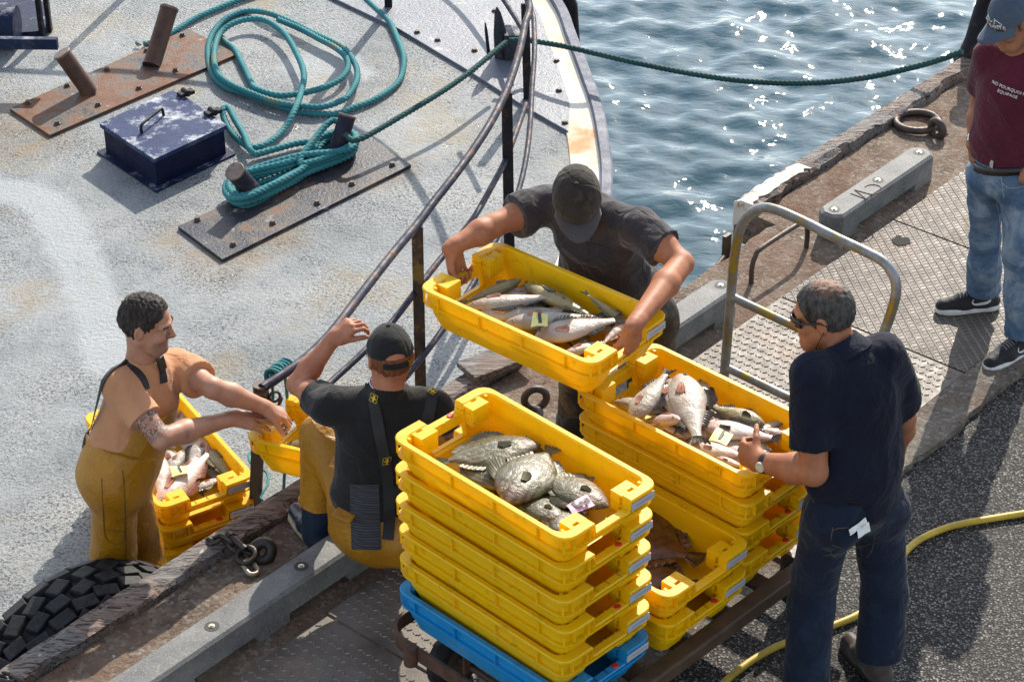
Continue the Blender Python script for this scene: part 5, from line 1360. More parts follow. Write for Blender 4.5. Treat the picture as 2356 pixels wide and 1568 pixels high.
def head(S, o, f, u, jaw=1.0, k=.012):
    """head with a face: o centre between the ears at eye level, f forward, u up"""
    f = nrm(f); u = nrm(np.array(u)-f*(np.array(u)@f)); r = np.cross(f, u); ax = (r, f, u)
    P = lambda x, y, z: np.array(o)+r*x+f*y+u*z
    S.ell(P(0, -.012, .035), (.075, .098, .085), ax, .02)
    S.ell(P(0, -.03, .0), (.072, .078, .07), ax, .02)
    S.ell(P(0, .030, -.045), (.058*jaw, .062, .078), ax, .025)
    S.cap(P(-.03, .062, -.098), P(.03, .062, -.098), .024, .024, .025)
    S.ell(P(0, .082, -.105), (.020, .014, .018), ax, .018)
    for s_ in (-1, 1):
        S.cap(P(s_*.052, -.005, -.055), P(s_*.03, .055, -.1), .022, .020, .025)
        S.ell(P(s_*.042, .062, -.030), (.022, .022, .02), ax, .02)
        S.cap(P(s_*.012, .088, .022), P(s_*.05, .07, .022), .011, .009, .012)
    for s_ in (-1, 1):
        S.ell(P(s_*.032, .094, -.001), (.019, .016, .013), ax, .010, True)
        S.ell(P(s_*.032, .074, .0), (.0135, .0135, .0125), ax, .003)
        S.cap(P(s_*.021, .083, .008), P(s_*.045, .079, .008), .0045, .0045, .004)
    S.cap(P(0, .084, .018), P(0, .108, -.028), .0085, .0125, .010)
    S.ell(P(0, .106, -.033), (.012, .013, .010), ax, .008)
    for s_ in (-1, 1): S.ell(P(s_*.013, .095, -.035), (.008, .010, .008), ax, .006)
    S.cap(P(-.021, .083, -.062), P(.021, .083, -.062), .0075, .0075, .007)
    S.cap(P(-.018, .083, -.074), P(.018, .083, -.074), .0085, .0085, .007)
    S.cap(P(-.024, .093, -.068), P(.024, .093, -.068), .0025, .0025, .004, True)
    for s_ in (-1, 1):
        S.ell(P(s_*.078, -.012, -.008), (.009, .019, .032), (nrm(r+s_*(-.35)*f*-1), f, u), .008)
        S.ell(P(s_*.087, -.008, -.004), (.006, .010, .018), ax, .005, True)
    return P
def hand(S, w, d, n, th, curl, thumb=(.5, .4), spread=.10, sc_=1.0, k=.008):
    """w wrist, d towards the fingers, n back of the hand, th thumb side; curl per finger in radians"""
    d = nrm(d); n = nrm(np.array(n)-d*(np.array(n)@d)); t = nrm(np.array(th)-d*(np.array(th)@d)-n*(np.array(th)@n))
    w = np.array(w, float); c = sc_
    kn = []
    for i, x in enumerate((.030, .010, -.011, -.030)):
        L = (.088, .092, .087, .078)[i]; p = w+d*L*c+t*x*c-n*abs(i-1.2)*.003
        S.cap(w+t*x*.62*c+d*.012*c, p, .0155*c, .0125*c, .012); kn.append(p)
    S.cap(w+d*.02*c+t*.012*c-n*.004, w+d*.075*c-n*.004*c, .019*c, .017*c, .015)
    S.cap(w+d*.02*c+t*.022*c-n*.008*c, w+d*.055*c+t*.034*c-n*.010*c, .019*c, .015*c, .014)
    for i in range(4):
        ls = [(.042, .026, .022), (.046, .030, .024), (.043, .028, .023), (.034, .021, .020)][i]
        cu = curl[i]; cu = cu if isinstance(cu, (tuple, list)) else (cu, cu*1.15, cu*.75)
        p = kn[i]; a = 0; sp = (1.5-i)*spread*.5
        dd = nrm(d+t*sp); rr = (.0092, .0096, .0090, .0080)[i]*c
        for j in range(3):
            a += cu[j]; v = dd*math.cos(a)-n*math.sin(a); p2 = p+v*ls[j]*c
            S.cap(p, p2, rr, rr*.92, .004 if j else .007); rr *= .93; p = p2
    b = w+d*.028*c+t*.030*c-n*.008*c
    a0, a1 = thumb
    v = nrm(d*math.cos(a0)*.8+t*math.sin(a0)*1.0-n*.35*1); p = b+v*.042*c
    S.cap(b, p, .0145*c, .0115*c, .010)
    v2 = nrm(v*math.cos(a1)+(d*.8-n*.7)*math.sin(a1)); p2 = p+v2*.032*c; S.cap(p, p2, .0112*c, .0105*c, .005)
    v3 = nrm(v2*math.cos(a1*.6)+(d*.5-n*.9)*math.sin(a1*.6)); S.cap(p2, p2+v3*.024*c, .0105*c, .0085*c, .004)
def shoe_sdf(S, ank, toe_dir, L=.28, k=.012, high=.07):
    d = nrm((toe_dir[0], toe_dir[1], 0)); s_ = np.cross(d, (0, 0, 1)); g = np.array([ank[0], ank[1], 0])
    z0 = ank[2]-high-.028
    g = np.array([ank[0], ank[1], z0])
    S.cap(g-d*.045+(0, 0, .042), g+d*.10+(0, 0, .038), .040, .042, .02)
    S.cap(g+d*.10+(0, 0, .036), g+d*(L-.085)+(0, 0, .032), .045, .034, .025)
    S.cap(g+(0, 0, .05), g+(0, 0, high+.045), .044, .043, .03)
    S.cap(g+(0, 0, .07), g+d*.09+(0, 0, .05), .036, .036, .03)
    return g, d
# ------------------------------------------------------------------ people
from mathutils.bvhtree import BVHTree
def m_skin(name, a, b, freckle=.25):
    t = NT(name); p = t.pos(); n = t.noise(14, 5, .65, p)
    c = t.ramp(n, [(.3, a), (.7, b)])
    c = t.mix(t.ramp(t.noise(45, 4, .6, p), [(.5, 0.0), (.8, freckle)]), c, tuple(x*.6 for x in a))
    bm_ = t.bump(t.noise(240, 3, .6, p), .25, .002); bm_ = t.bump(t.noise(45, 3, .6, p), .15, .004, bm_)
    t.set(c, .56, bm_, spec=.28); t.b.inputs['Subsurface Weight'].default_value = .08; t.b.inputs['Subsurface Radius'].default_value = (.012, .005, .003)
    t.b.inputs['Subsurface Scale'].default_value = .5
    return t.m
def m_cloth(name, a, b, weave=600, wr=.5, rough=.85, sheen=.2, blotch=None):
    t = NT(name); p = t.pos(); n = t.noise(5, 5, .6, p)
    c = t.ramp(n, [(.3, a), (.7, b)])
    if blotch: c = t.mix(t.ramp(t.noise(blotch[0], 5, .65, p), [(blotch[1], 0.0), (blotch[1]+.08, blotch[2])]), c, blotch[3])
    w1 = t.noise(11, 5, .5, p, .8)
    bm_ = t.bump(w1, min(1, wr*1.5), .035); bm_ = t.bump(t.noise(weave, 2, .5, p), .25, .002, bm_)
    t.set(c, rough, bm_, spec=.2); t.b.inputs['Sheen Weight'].default_value = sheen
    return t.m
def m_hair(name, a, b):
    t = NT(name); p = t.co(); n = t.noise(60, 5, .7, t.co('Object', (1, 1, .25)))
    return t.set(t.ramp(n, [(.35, a), (.65, b)]), .6, t.bump(n, .9, .008), spec=.2)
SK_TAN = m_skin('sunburnt skin', (.30, .105, .048), (.42, .175, .09))
SK_RED = m_skin('red tanned skin', (.33, .115, .06), (.46, .20, .115))
SK_BRN = m_skin('brown tanned skin', (.26, .105, .055), (.36, .165, .095))
SK_ORG = m_skin('fair tanned skin', (.36, .165, .10), (.47, .245, .16), .15)
def bounds(J, m=.22):
    P = np.array([v for k, v in J.items() if len(k) > 2 or k in ('hd', 'nb')]); return P.min(0)-m, P.max(0)+m
def px(**kw): return {k: aty(*v) for k, v in kw.items()}
def report(nm, J):
    d = lambda a, b: round(float(np.linalg.norm(J[a]-J[b])), 2)
    print(nm, 'sh', d('shL', 'shR'), 'torso', round(float(np.linalg.norm((J['shL']+J['shR'])/2-J['pel'])), 2), 'arms', [(d('sh'+s, 'el'+s), d('el'+s, 'wr'+s)) for s in 'LR'], 'legs', [(d('hip'+s, 'kne'+s), d('kne'+s, 'ank'+s)) for s in 'LR'],
          'z hd %.2f sh %.2f/%.2f pel %.2f kn %.2f/%.2f an %.2f/%.2f' % (J['hd'][2], J['shL'][2], J['shR'][2], J['pel'][2], J['kneL'][2], J['kneR'][2], J['ankL'][2], J['ankR'][2]))
def body_sdf(J, h=.0045, fat=1.0, hands=(), jaw=1.0, arm=1.0):
    lo, hi = bounds(J); S = SDF(lo, hi, h)
    sx = nrm(J['shR']-J['shL']); ms = (J['shL']+J['shR'])/2; up = nrm(ms-J['pel'])
    S.cap(J['shL']+sx*.03, J['shR']-sx*.03, .055, .055, .03)
    S.cap(ms-up*.10, J['pel']+up*.12, .095*fat, .088*fat, .04, e=1.42, side=sx)
    S.cap(J['pel']+up*.12, J['pel'], .09*fat, .095*fat, .04, e=1.38, side=sx)
    S.cap(ms-up*.02, J['nb'], .065, .06, .03)
    P = head(S, J['hd'], J['hf'], J['hu'], jaw)
    S.cap(J['nb']-nrm(J['hd']-J['nb'])*.02, P(0, -.025, -.05), .060, .055, .025)
    for s in 'LR':
        S.cap(J['sh'+s], J['el'+s], .050*arm, .041*arm, .02); S.ell(J['sh'+s], (.058*arm,)*3, None, .02)
        mid = J['sh'+s]*.5+J['el'+s]*.5; S.ell(mid, (.050*arm,)*3, None, .03)
        e_, w_ = J['el'+s], J['wr'+s]; v = w_-e_
        S.cap(e_, e_+v*.35, .040*arm, .045*arm, .015); S.cap(e_+v*.35, w_, .044*arm, .0275*arm, .02)
        S.cap(w_-v*.05, w_+nrm(v)*.02, .027*arm, .025*arm, .012, e=1.25, side=J.get('th'+s, (1, 0, 0)))
        S.cap(J['hip'+s], J['kne'+s], .078, .052, .03); S.cap(J['kne'+s], J['ank'+s], .050, .034, .02)
    for hd_ in hands: hand(S, *hd_)
    return S, P
def ribbon(mb, P, N, w, t=.003):
    P = np.asarray(P, float); T = np.gradient(P, axis=0); T /= np.linalg.norm(T, axis=1)[:, None]+1e-9
    N = np.asarray(N, float); S_ = np.cross(T, N); S_ /= np.linalg.norm(S_, axis=1)[:, None]+1e-9
    w = np.broadcast_to(np.asarray(w, float), (len(P),))[:, None]
    mb.rings(np.stack([P-S_*w/2, P-S_*w/2+N*t, P+S_*w/2+N*t, P+S_*w/2], 1), smooth=False)
class Surf:
    """the built surface of a garment, for things that lie on it"""
    def __init__(s, *VQ):
        V = []; Q = []; o = 0
        for v, q_ in VQ: V += [tuple(x) for x in v]; Q += [tuple(int(i)+o for i in f) for f in q_]; o += len(v)
        s.b = BVHTree.FromPolygons(V, Q)
    def at(s, x, y, off=.003):
        for k in range(40):
            d = ray(x+k*.9*math.cos(k*2.4), y+k*.9*math.sin(k*2.4)); d = d/np.linalg.norm(d); l, n, i, t = s.b.ray_cast(Vector(CAMP), Vector(d))
            if l is not None: break
        if l is None: return None, None
        n = np.array(n); n = n if n@d < 0 else -n
        return np.array(l)+n*off, n
    def near(s, p, off=.003):
        l, n, i, t = s.b.find_nearest(Vector(p)); n = np.array(n); v = np.array(p)-np.array(l)
        return np.array(l)+n*off, n
    def path(s, pts, off=.003, st=14):
        out = []
        pts = np.array(pts, float); seg = catmull(np.c_[pts, np.zeros(len(pts))], st)[:, :2]
        for x, y in seg:
            p, n = s.at(x, y, off)
            if p is not None: out.append((p, n))
        P = np.array([a for a, b in out]); N = np.array([b for a, b in out])
        for _ in range(3):
            P[1:-1] = P[1:-1]*.5+(P[:-2]+P[2:])*.25; N[1:-1] = N[1:-1]*.5+(N[:-2]+N[2:])*.25
        return P, N/np.linalg.norm(N, axis=1)[:, None]
def torso_prims(S, J, o, dep=(.105, .098, .1), e=(1.42, 1.4, 1.4), belly=0.0, k=.04, neck=None):
    sx = nrm(J['shR']-J['shL']); ms = (J['shL']+J['shR'])/2; up = nrm(ms-J['pel']); f = J['bf']
    S.cap(J['shL']+sx*.025, J['shR']-sx*.025, .062+o, .062+o, .035)
    S.cap(ms-up*.11, J['pel']+up*.16, dep[0]+o, dep[1]+o, k, e=e[0], side=sx)
    S.cap(ms-up*.02, J['nb'], .075+o, .058+o, .04, cut=neck)
    if belly: S.ell(J['pel']+up*.14+f*.03, (.15+belly, .15+belly, .13), None, .06)
    return sx, ms, up
def shirt_sdf(J, h, o=.016, sleeve=.62, hem=-.02, sl_r=(.066, .068), dep=(.105, .098, .1), e=(1.42, 1.4, 1.4), belly=0., collar=.0, disp=None, neckcut=.02):
    P_ = {k: v for k, v in J.items()}
    pts = np.array([J[k] for k in ('pel', 'nb', 'shL', 'shR', 'elL', 'elR')]); S = SDF(pts.min(0)-.24, pts.max(0)+.2, h)
    nd = nrm(J['hd']-J['nb']); nc = J['nb']+nd*neckcut
    sx, ms, up = torso_prims(S, J, o, dep, e, belly, neck=(nc, nd))
    S.cap(J['pel']+up*.16, J['pel']-up*.08, dep[1]+o, dep[2]+o, .04, e=e[2], side=sx)
    S.clip(J['pel']+up*hem, -up, None, None) if False else None
    # flat hem
    w_ = J['pel']+up*hem; lo = w_-.35; hi = w_+.35
    S.clip(w_, -up, np.minimum(lo, w_-.35), hi)
    # neck opening
    S.cap(nc-nd*.02, nc+nd*.06, .058, .058, .006, True)
    for s in 'LR':
        a, b = J['sh'+s], J['el'+s]; d = nrm(b-a); c = a+(b-a)*sleeve
        S.cap(a-d*.0, c+d*.05, sl_r[0]+o*.2, sl_r[1]+o*.2, .03, cut=(c, d))
        S.cap(c-d*.035, c+d*.06, .048, .052, .004, True)
    return S, up, sx, ms
def trouser_sdf(J, h, o=.012, waist=.10, thigh=.098, knee=.078, hemr=.076, hem=.92, dep=.105, e=1.42, hemcut=True, butt=.095):
    pts = np.array([J[k] for k in ('pel', 'hipL', 'hipR', 'kneL', 'kneR', 'ankL', 'ankR')]); S = SDF(pts.min(0)-.26, pts.max(0)+.26, h)
    sx = nrm(J['hipR']-J['hipL']); ms = (J['shL']+J['shR'])/2; up = nrm(ms-J['pel'])
    c = J['pel']+up*waist; S.cap(J['pel']+up*(waist+.08), J['pel']-up*.02, dep+o-.004, dep+o+.006, .04, e=e, side=sx, cut=(c, up))
    f = J['bf']
    for s in 'LR':
        S.ell(J['hip'+s]-f*.045*butt/.095-up*.03, (butt, butt, butt+.005), None, .05)
        S.cap(J['hip'+s], J['kne'+s], thigh, knee, .035)
        a, b = J['kne'+s], J['ank'+s]; c = a+(b-a)*hem
        if hemcut: S.cap(a, c+nrm(b-a)*.04, knee, hemr, .03, cut=(c, b-a))
        else: S.cap(a, b, knee, hemr, .03)
    return S, up, sx
def rim_loft(mb, o, r, f, u, pts_in, pts_out, t=.003):
    """curved brim between two arcs given in head coordinates"""
    P = lambda q_: o+r*q_[0]+f*q_[1]+u*q_[2]
    A = [P(p) for p in pts_in]; B = [P(p) for p in pts_out]; n = len(A)
    rows = []
    for k in range(7):
        w = k/6; rows.append([A[i]*(1-w)+B[i]*w for i in range(n)])
    rows = np.array(rows); V = np.vstack([rows.reshape(-1, 3), (rows+u*t).reshape(-1, 3)]); m = 7*n; F = []
    for k in range(6):
        for i in range(n-1):
            a, b, c, d = k*n+i, k*n+i+1, (k+1)*n+i+1, (k+1)*n+i
            F += [(a, d, c, b), (m+a, m+b, m+c, m+d)]
    for i in range(n-1): F += [(i, i+1, m+i+1, m+i), (6*n+i, m+6*n+i, m+6*n+i+1, 6*n+i+1)]
    for k in range(6): F += [(k*n, m+k*n, m+(k+1)*n, (k+1)*n), (k*n+n-1, (k+1)*n+n-1, m+(k+1)*n+n-1, m+k*n+n-1)]
    mb.add(V, F, True)
def cap_hat(J, mat, body, brim=.075, flat=.35, tall=0.0, wide=.082, name='cap', tilt=0.0, matb=None, strapback=False, k=1.0):
    f = nrm(J['hf']); u = nrm(J['hu']-f*(J['hu']@f)); r = np.cross(f, u); o = J['hd']
    c = o+u*.030-f*.012; ax = (r, f, u)
    S = SDF(o-.2, o+.25, .0045)
    S.ell(c, (.087*k, .110*k, .100+tall), ax, .01)
    pl = o+u*.022
    S.clip(pl, -(u+f*.10), pl-.2, pl+.2)
    S.ell(c-u*.012, (.080*k, .102*k, .092), ax, .004, True)
    if strapback: S.ell(o-f*.115+u*.028, (.042, .05, .030), ax, .006, True)
    V, Q = S.mesh(name, 1)
    # panel seams
    q_ = V-c; ang = np.arctan2(q_@r, q_@f); d = np.abs(((ang+math.pi/6)/(math.pi/3)) % 1-.5); top = np.clip((q_@u)/.1, 0, 1)
    nrm_ = q_/np.linalg.norm(q_, axis=1)[:, None]; s_ = np.exp(-((.5-d)*18)**2)*.0
    V = V-nrm_*(np.exp(-((d-.5)*22)**2)*.0022)[:, None]+nrm_*(folds(.0018, 26, 5)(V))[:, None]
    hat = link_sdf(name, (V, Q), mat, body)
    mb = MB(); tp = c+u*(.100+tall); mb.tube([tp-u*.004, tp+u*.003, tp+u*.006], [.010, .009, .003], 12); mb.build('button', mat, hat)
    a = np.linspace(-1.12, 1.12, 19)
    pin = [(.084*k*math.sin(x), -.012+.105*k*math.cos(x), .024-.012*0) for x in a]
    pout = [(.094*k*math.sin(x*.93), -.012+(.108*k+brim*max(0, math.cos(x*1.32))**.55)*math.cos(x*.93), .020-tilt*max(0, math.cos(x*1.3))-flat*.085*(abs(x)/1.12)**2*1.0) for x in a]
    mb = MB(); rim_loft(mb, o, r, f, u, pin, pout); mb.build('brim', matb or mat, hat)
    return hat
def hair_shell(J, mat, body, cuts, grow=.010, disp=.003, seed=1, extra=()):
    f = nrm(J['hf']); u = nrm(J['hu']-f*(J['hu']@f)); r = np.cross(f, u); o = J['hd']; ax = (r, f, u)
    P = lambda x, y, z: o+r*x+f*y+u*z
    S = SDF(o-.2, o+.2, .004)
    S.ell(P(0, -.012, .035), (.075+grow, .098+grow, .085+grow), ax, .02)
    S.ell(P(0, -.03, 0), (.072+grow*.7, .078+grow*.7, .07), ax, .02)
    for pt, n in cuts: S.clip(P(*pt), r*n[0]+f*n[1]+u*n[2], o-.2, o+.2)
    for pt, rad in extra: S.ell(P(*pt), rad, ax, .008, True)
    for s_ in (-1, 1): S.ell(P(s_*.085, -.010, -.008), (.022, .024, .034), ax, .004, True)
    V, Q = S.mesh('hair', 1, lambda p: disp*snoise(p, 260, seed, 7, J['hu'], .3)+disp*.5*snoise(p, 90, seed+2))
    return link_sdf('hair', (V, Q), mat, body)
def ell_obj(name, c, r, ax, mat, parent):
    S = SDF(np.array(c)-max(r)-.02, np.array(c)+max(r)+.02, max(.0015, min(r)/4)); S.ell(c, r, ax, .002); return link_sdf(name, S.mesh(name, 1), mat, parent)
def eyes(J, body):
    f = nrm(J['hf']); u = nrm(J['hu']-f*(J['hu']@f)); r = np.cross(f, u); o = J['hd']
    for s_ in (-1, 1):
        c = o+r*s_*.032+f*.0755; mb = MB(); mb.tube([c-f*.006, c+f*.006, c+f*.0105, c+f*.0122], [.0128, .0112, .007, .002], 14); e = mb.build('eye', M_EYE, body)
        mb = MB(); mb.tube([c+f*.0118-u*.001, c+f*.0128-u*.001], [.0052, .0045], 10); mb.build('iris', M_IRIS, e)
        mb = MB(); mb.tube(catmull([o+r*s_*.016+f*.094+u*.021, o+r*s_*.034+f*.092+u*.027, o+r*s_*.053+f*.076+u*.022], .004), [.0042]*1 if False else .0042, 7); mb.build('eyebrow', M_BROW, body)
M_EYE = plain('eye white', (.55, .52, .48), .2); M_IRIS = plain('dark iris', (.02, .018, .015), .1); M_BROW = plain('dark eyebrow', (.03, .02, .014), .8)
M_BLKW = plain('black webbing', (.012, .012, .013), .7, 0, .2, 300); M_BLKL = plain('black leather', (.012, .011, .011), .4); M_STEEL = plain('steel', (.55, .55, .56), .25, 1.0)
M_WHT = plain('white rubber', (.62, .61, .58), .5); M_SOLE = plain('pale rubber sole', (.45, .43, .38), .6); M_SHOE = m_cloth('black shoe fabric', (.010, .010, .011), (.02, .02, .021), 500, .2, .6)
M_BROWNSHOE = m_cloth('dark brown shoe leather', (.03, .02, .016), (.07, .05, .04), 300, .2, .5)
def shoes(J, body, mat, dirs, which='LR', L=.28, sole=M_SOLE, soleh=.028):
    out = []
    for s in which:
        a = J['ank'+s]; S = SDF(a-.34, a+.34, .0045); g, d = shoe_sdf(S, a, dirs[s], L)
        S.clip(g+(0, 0, soleh-.006), (0, 0, -1), g-.4, g+.4)
        o = link_sdf('shoe', S.mesh('shoe', 1), mat, body)
        sd = np.cross(d, (0, 0, 1)); mb = MB()
        prof = [(-.088, .0), (-.078, .030), (-.045, .043), (.02, .043), (.08, .047), (.13, .050), (L-.10, .045), (L-.065, .030), (L-.047, .0)]
        pl = [g+d*x+sd*y for x, y in prof]+[g+d*x-sd*y for x, y in prof[-2:0:-1]]
        mb.prism(ccw([tuple(p[:2]) for p in pl]), g[2]+.001, g[2]+soleh); mb.build('sole', sole, o, bevel=.008, seg=3)
        out.append((o, g, d, sd))
    return out
def person(J, label):
    g = (J['ankL']+J['ankR'])/2
    return thing('person', (g[0], g[1], min(J['ankL'][2], J['ankR'][2])-.09), label, 'person')
HB = .0045
az = lambda d: np.array([math.sin(R_(d)), math.cos(R_(d)), 0.0])

# ---------------------------------------------------------------- man in the navy polo, back to us
def m_bald(J):
    t = NT('thin grey hair'); n = t.noise(60, 5, .7, t.co('Object', (1, 1, .25))); p = t.pos()
    c = t.ramp(n, [(.35, (.010, .008, .007)), (.68, (.10, .09, .08))])
    f = nrm(J['hf']); u = nrm(J['hu']-f*(J['hu']@f)); o = J['hd']+u*.115-f*.035
    vm = t.n('ShaderNodeVectorMath', operation='DISTANCE'); t.l(p, vm.inputs[0]); vm.inputs[1].default_value = tuple(o)
    d = t.math('ADD', vm.outputs['Value'], t.math('MULTIPLY', t.math('SUBTRACT', t.noise(55, 4, .7, p), .5), .09))
    c = t.mix(t.ramp(d, [(.03, .45), (.07, 0.0)]), c, (.36, .16, .085))
    return t.set(c, .55, t.bump(n, .8, .006), spec=.25)
def navy():
    J = px(shL=(1866, 862, 6.50), shR=(2032, 820, 6.63), hd=(1893, 722, 6.66), nb=(1940, 812, 6.60), pel=(1965, 1140, 6.57), elL=(1872, 1085, 6.42), elR=(2076, 960, 6.74), wrR=(2060, 1035, 6.92),
           hipL=(1902, 1175, 6.50), hipR=(2016, 1150, 6.66), kneL=(1868, 1390, 6.50), kneR=(2036, 1360, 6.66))
    J['ankL'] = atz(1852, 1592, .10); J['ankR'] = atz(2020, 1512, .10)
    J['wrL'] = atlen(J['elL'], 1748, 1062, .25, True)
    J['bf'] = az(-28); J['hf'] = nrm(az(-72)+np.array([0, 0, -.22])); J['hu'] = np.array([0, 0, 1.0])+.15*az(-72)
    J['thL'] = np.array([0, .2, 1.0])
    report('navy', J)
    rt = person(J, 'man in a dark navy polo and jeans seen from behind, with sunglasses')
    tip = aty(1692, 1034, J['wrL'][1]+.10); d = nrm(tip-J['wrL'])
    hL = (J['wrL'], d, nrm((-.35, -.75, .25)), (0, -.1, 1), [.75, .85, .95, 1.05], (.8, .45), .1, 1.08)
    dR = nrm(J['wrR']-J['elR']); hR = (J['wrR'], dR, (1, 0, .3), (0, 0, 1), [.6]*4, (.6, .3))
    S, P = body_sdf(J, HB, 1.0, [hL, hR], 1.08, 1.2)
    body = link_sdf('body', S.mesh('body', 1), SK_TAN, rt)
    S, up, sx, ms = shirt_sdf(J, HB, .018, .74, -.035, (.074, .084), (.118, .118, .118), (1.36, 1.36, 1.36), .012, neckcut=.035)
    nd = nrm(J['hd']-J['nb'])
    VQs = S.mesh('polo', 1, folds(.0095, 11, 21, (up*.8+sx*.5), .3))
    M_POLO = m_cloth('navy polo cotton', (.004, .0055, .014), (.008, .010, .022), 700, .5, .9, .06)
    polo = link_sdf('polo_shirt', VQs, M_POLO, body)
    S2 = SDF(J['nb']-.16, J['nb']+.16, .004)    # folded collar
    S2.cap(J['nb']-nd*.012, J['nb']+nd*.045, .108, .076, .01); S2.cap(J['nb']-nd*.05, J['nb']+nd*.12, .068, .064, .004, True); S2.clip(J['nb']+nd*.052, nd); S2.clip(J['nb']-nd*.012, -nd)
    link_sdf('collar', S2.mesh('collar', 1), M_POLO, polo)
    S, up, sx = trouser_sdf(J, HB, .008, .065, .095, .084, .088, .97, .118, 1.38, True)
    VQt = S.mesh('jeans', 1, folds(.006, 11, 31, up+.3*sx, .5))
    M_JEAN = m_cloth('dark blue denim', (.004, .008, .019), (.009, .017, .037), 500, .5, .85, .1, (7, .55, .5, (.014, .027, .055)))
    je = link_sdf('jeans', VQt, M_JEAN, body)
    SU = Surf(VQt)
    thr = plain('orange stitching', (.12, .075, .035), .8)
    def seam(pts, r=.0016, nm='seam', m=thr):
        Pp, N = SU.path(pts, .001, 8)
        if len(Pp) > 2: mb = MB(); mb.tube(Pp, r, 5); mb.build(nm, m, je)
    mb = MB(); Pp, N = SU.path([(1848, 1122), (1872, 1133), (1920, 1137), (1970, 1132), (2030, 1112), (2075, 1085), (2090, 1068)], .002, 8)
    seam([(1850, 1150), (1900, 1158), (1960, 1158), (2030, 1138), (2085, 1095)])
    pk = [(1916, 1212), (1912, 1275), (1960, 1285), (2002, 1275), (2015, 1205)]; seam(pk); seam([(1914, 1225), (1918, 1216), (2013, 1208)]); seam([(1915, 1253), (1955, 1263), (2003, 1250)])
    seam([(1866, 1140), (1850, 1180), (1838, 1230)])
    # belt, watch, tissue
    mbB = MB(); sxx = nrm(J['hipR']-J['hipL']); cB = J['pel']+up*.045; f_ = nrm(np.cross(up, sxx))
    Rg = []
    for z_ in (-.018, .018):
        Rg.append([cB+up*z_+sxx*.176*math.cos(a)+f_*.131*math.sin(a) for a in np.arange(40)*2*math.pi/40])
    for z_ in (.018, -.018):
        Rg.append([cB+up*z_+sxx*.169*math.cos(a)+f_*.124*math.sin(a) for a in np.arange(40)*2*math.pi/40])
    mbB.rings(Rg, closed=True); mbB.build('belt', M_BLKL, body)
    v = nrm(J['wrL']-J['elL']); c = J['wrL']-v*.035; side = nrm(np.cross(v, (0, 0, 1))); u2 = np.cross(side, v)
    mb = MB(); mb.tube([c-v*.012, c-v*.011, c+v*.011, c+v*.012], [.036, .0395, .0395, .036], 22); wb = mb.build('watch', plain('black rubber strap', (.012, .014, .02), .5), body)
    fd, n_ = nrm(CAMP-c), 0; fd = nrm(fd-v*(fd@v)); fd = nrm(fd-.5*np.array([0, 0, 1.0])); fd = nrm(fd-v*(fd@v)); mb = MB(); mb.tube([c+fd*.035, c+fd*.043], [.020, .0185], 20); mb.build('watch_face', plain('pale dial', (.5, .48, .36), .3), wb)
    p, n = SU.at(1975, 1212, .004)
    Mt = plain('white paper tissue', (.75, .75, .72), .9)
    tx = nrm(np.cross(n, up)); tx = tx if tx[0] > 0 else -tx; ty = np.cross(n, tx); ty = ty if ty[2] > 0 else -ty
    mb = MB()
    for (a, b, w_, h_, o_, rr) in ((-.008, .010, .088, .024, .004, .04), (.012, -.016, .062, .036, .007, -.06)):
        c2 = p+tx*a+ty*b+n*o_; e1 = tx*math.cos(rr)+ty*math.sin(rr); e2 = -tx*math.sin(rr)+ty*math.cos(rr); g = []
        rows = [[c2+e1*(i/6-.5)*w_+e2*(j/3-.5)*h_+n*.0014*math.sin(i*1.3+j*1.2) for i in range(7)] for j in range(4)]
        V = [x for row in rows for x in row]; V += [x-n*.0015 for x in V]; F = []
        for j in range(3):
            for i in range(6): a_ = j*7+i; F += [(a_, a_+1, a_+8, a_+7), (28+a_, 28+a_+7, 28+a_+8, 28+a_+1)]
        mb.add(V, F)
    mb.build('tissue', Mt, je)
    shoes(J, body, M_BROWNSHOE, {'L': az(-68), 'R': az(-24)}, sole=plain('dark sole', (.03, .028, .026), .6))
    # hair: thin on the crown
    hair_shell(J, m_bald(J), body, [((0, .045, .02), (0, 1, -.55)), ((0, -.04, -.055), (0, .25, -1))], .005, .0012, 3)
    f = nrm(J['hf']); u = nrm(J['hu']-f*(J['hu']@f)); r = np.cross(f, u); o = J['hd']
    Q_ = lambda x, y, z: o+r*x+f*y+u*z
    mb = MB()
    for s_ in (-1, 1):
        arc = [Q_(s_*x, y, z) for x, y, z in ((.006, .103, .006), (.03, .104, .004), (.056, .088, .002), (.070, .065, .0))]
        for k in range(3): pass
        rows = [[p_+u*.016 for p_ in arc], [p_+u*.0+f*.004 for p_ in arc], [p_-u*.016 for p_ in arc], [p_-u*.014-f*.006 for p_ in arc], [p_+u*.014-f*.006 for p_ in arc]]
        mb.rings(np.array(rows).transpose(1, 0, 2))
    gl = mb.build('sunglasses', plain('glossy black lens', (.008, .008, .009), .08), body)
    for s_ in (-1, 1):
        mb = MB(); mb.tube(catmull([Q_(s_*.070, .066, .004), Q_(s_*.080, .03, .008), Q_(s_*.085, -.012, .010), Q_(s_*.083, -.032, -.006)], .006), [.005] if False else .0042, 8); mb.build('temple_arm', M_BLKL, gl)
    mb = MB(); mb.tube(catmull([Q_(-.084, -.03, -.006), Q_(-.088, -.0, -.05), Q_(-.080, .02, -.10), Q_(-.085, -.03, -.13), Q_(-.05, -.10, -.12)], .006), .0016, 5); mb.build('glasses_cord', M_BLKL, gl)
    return J, body
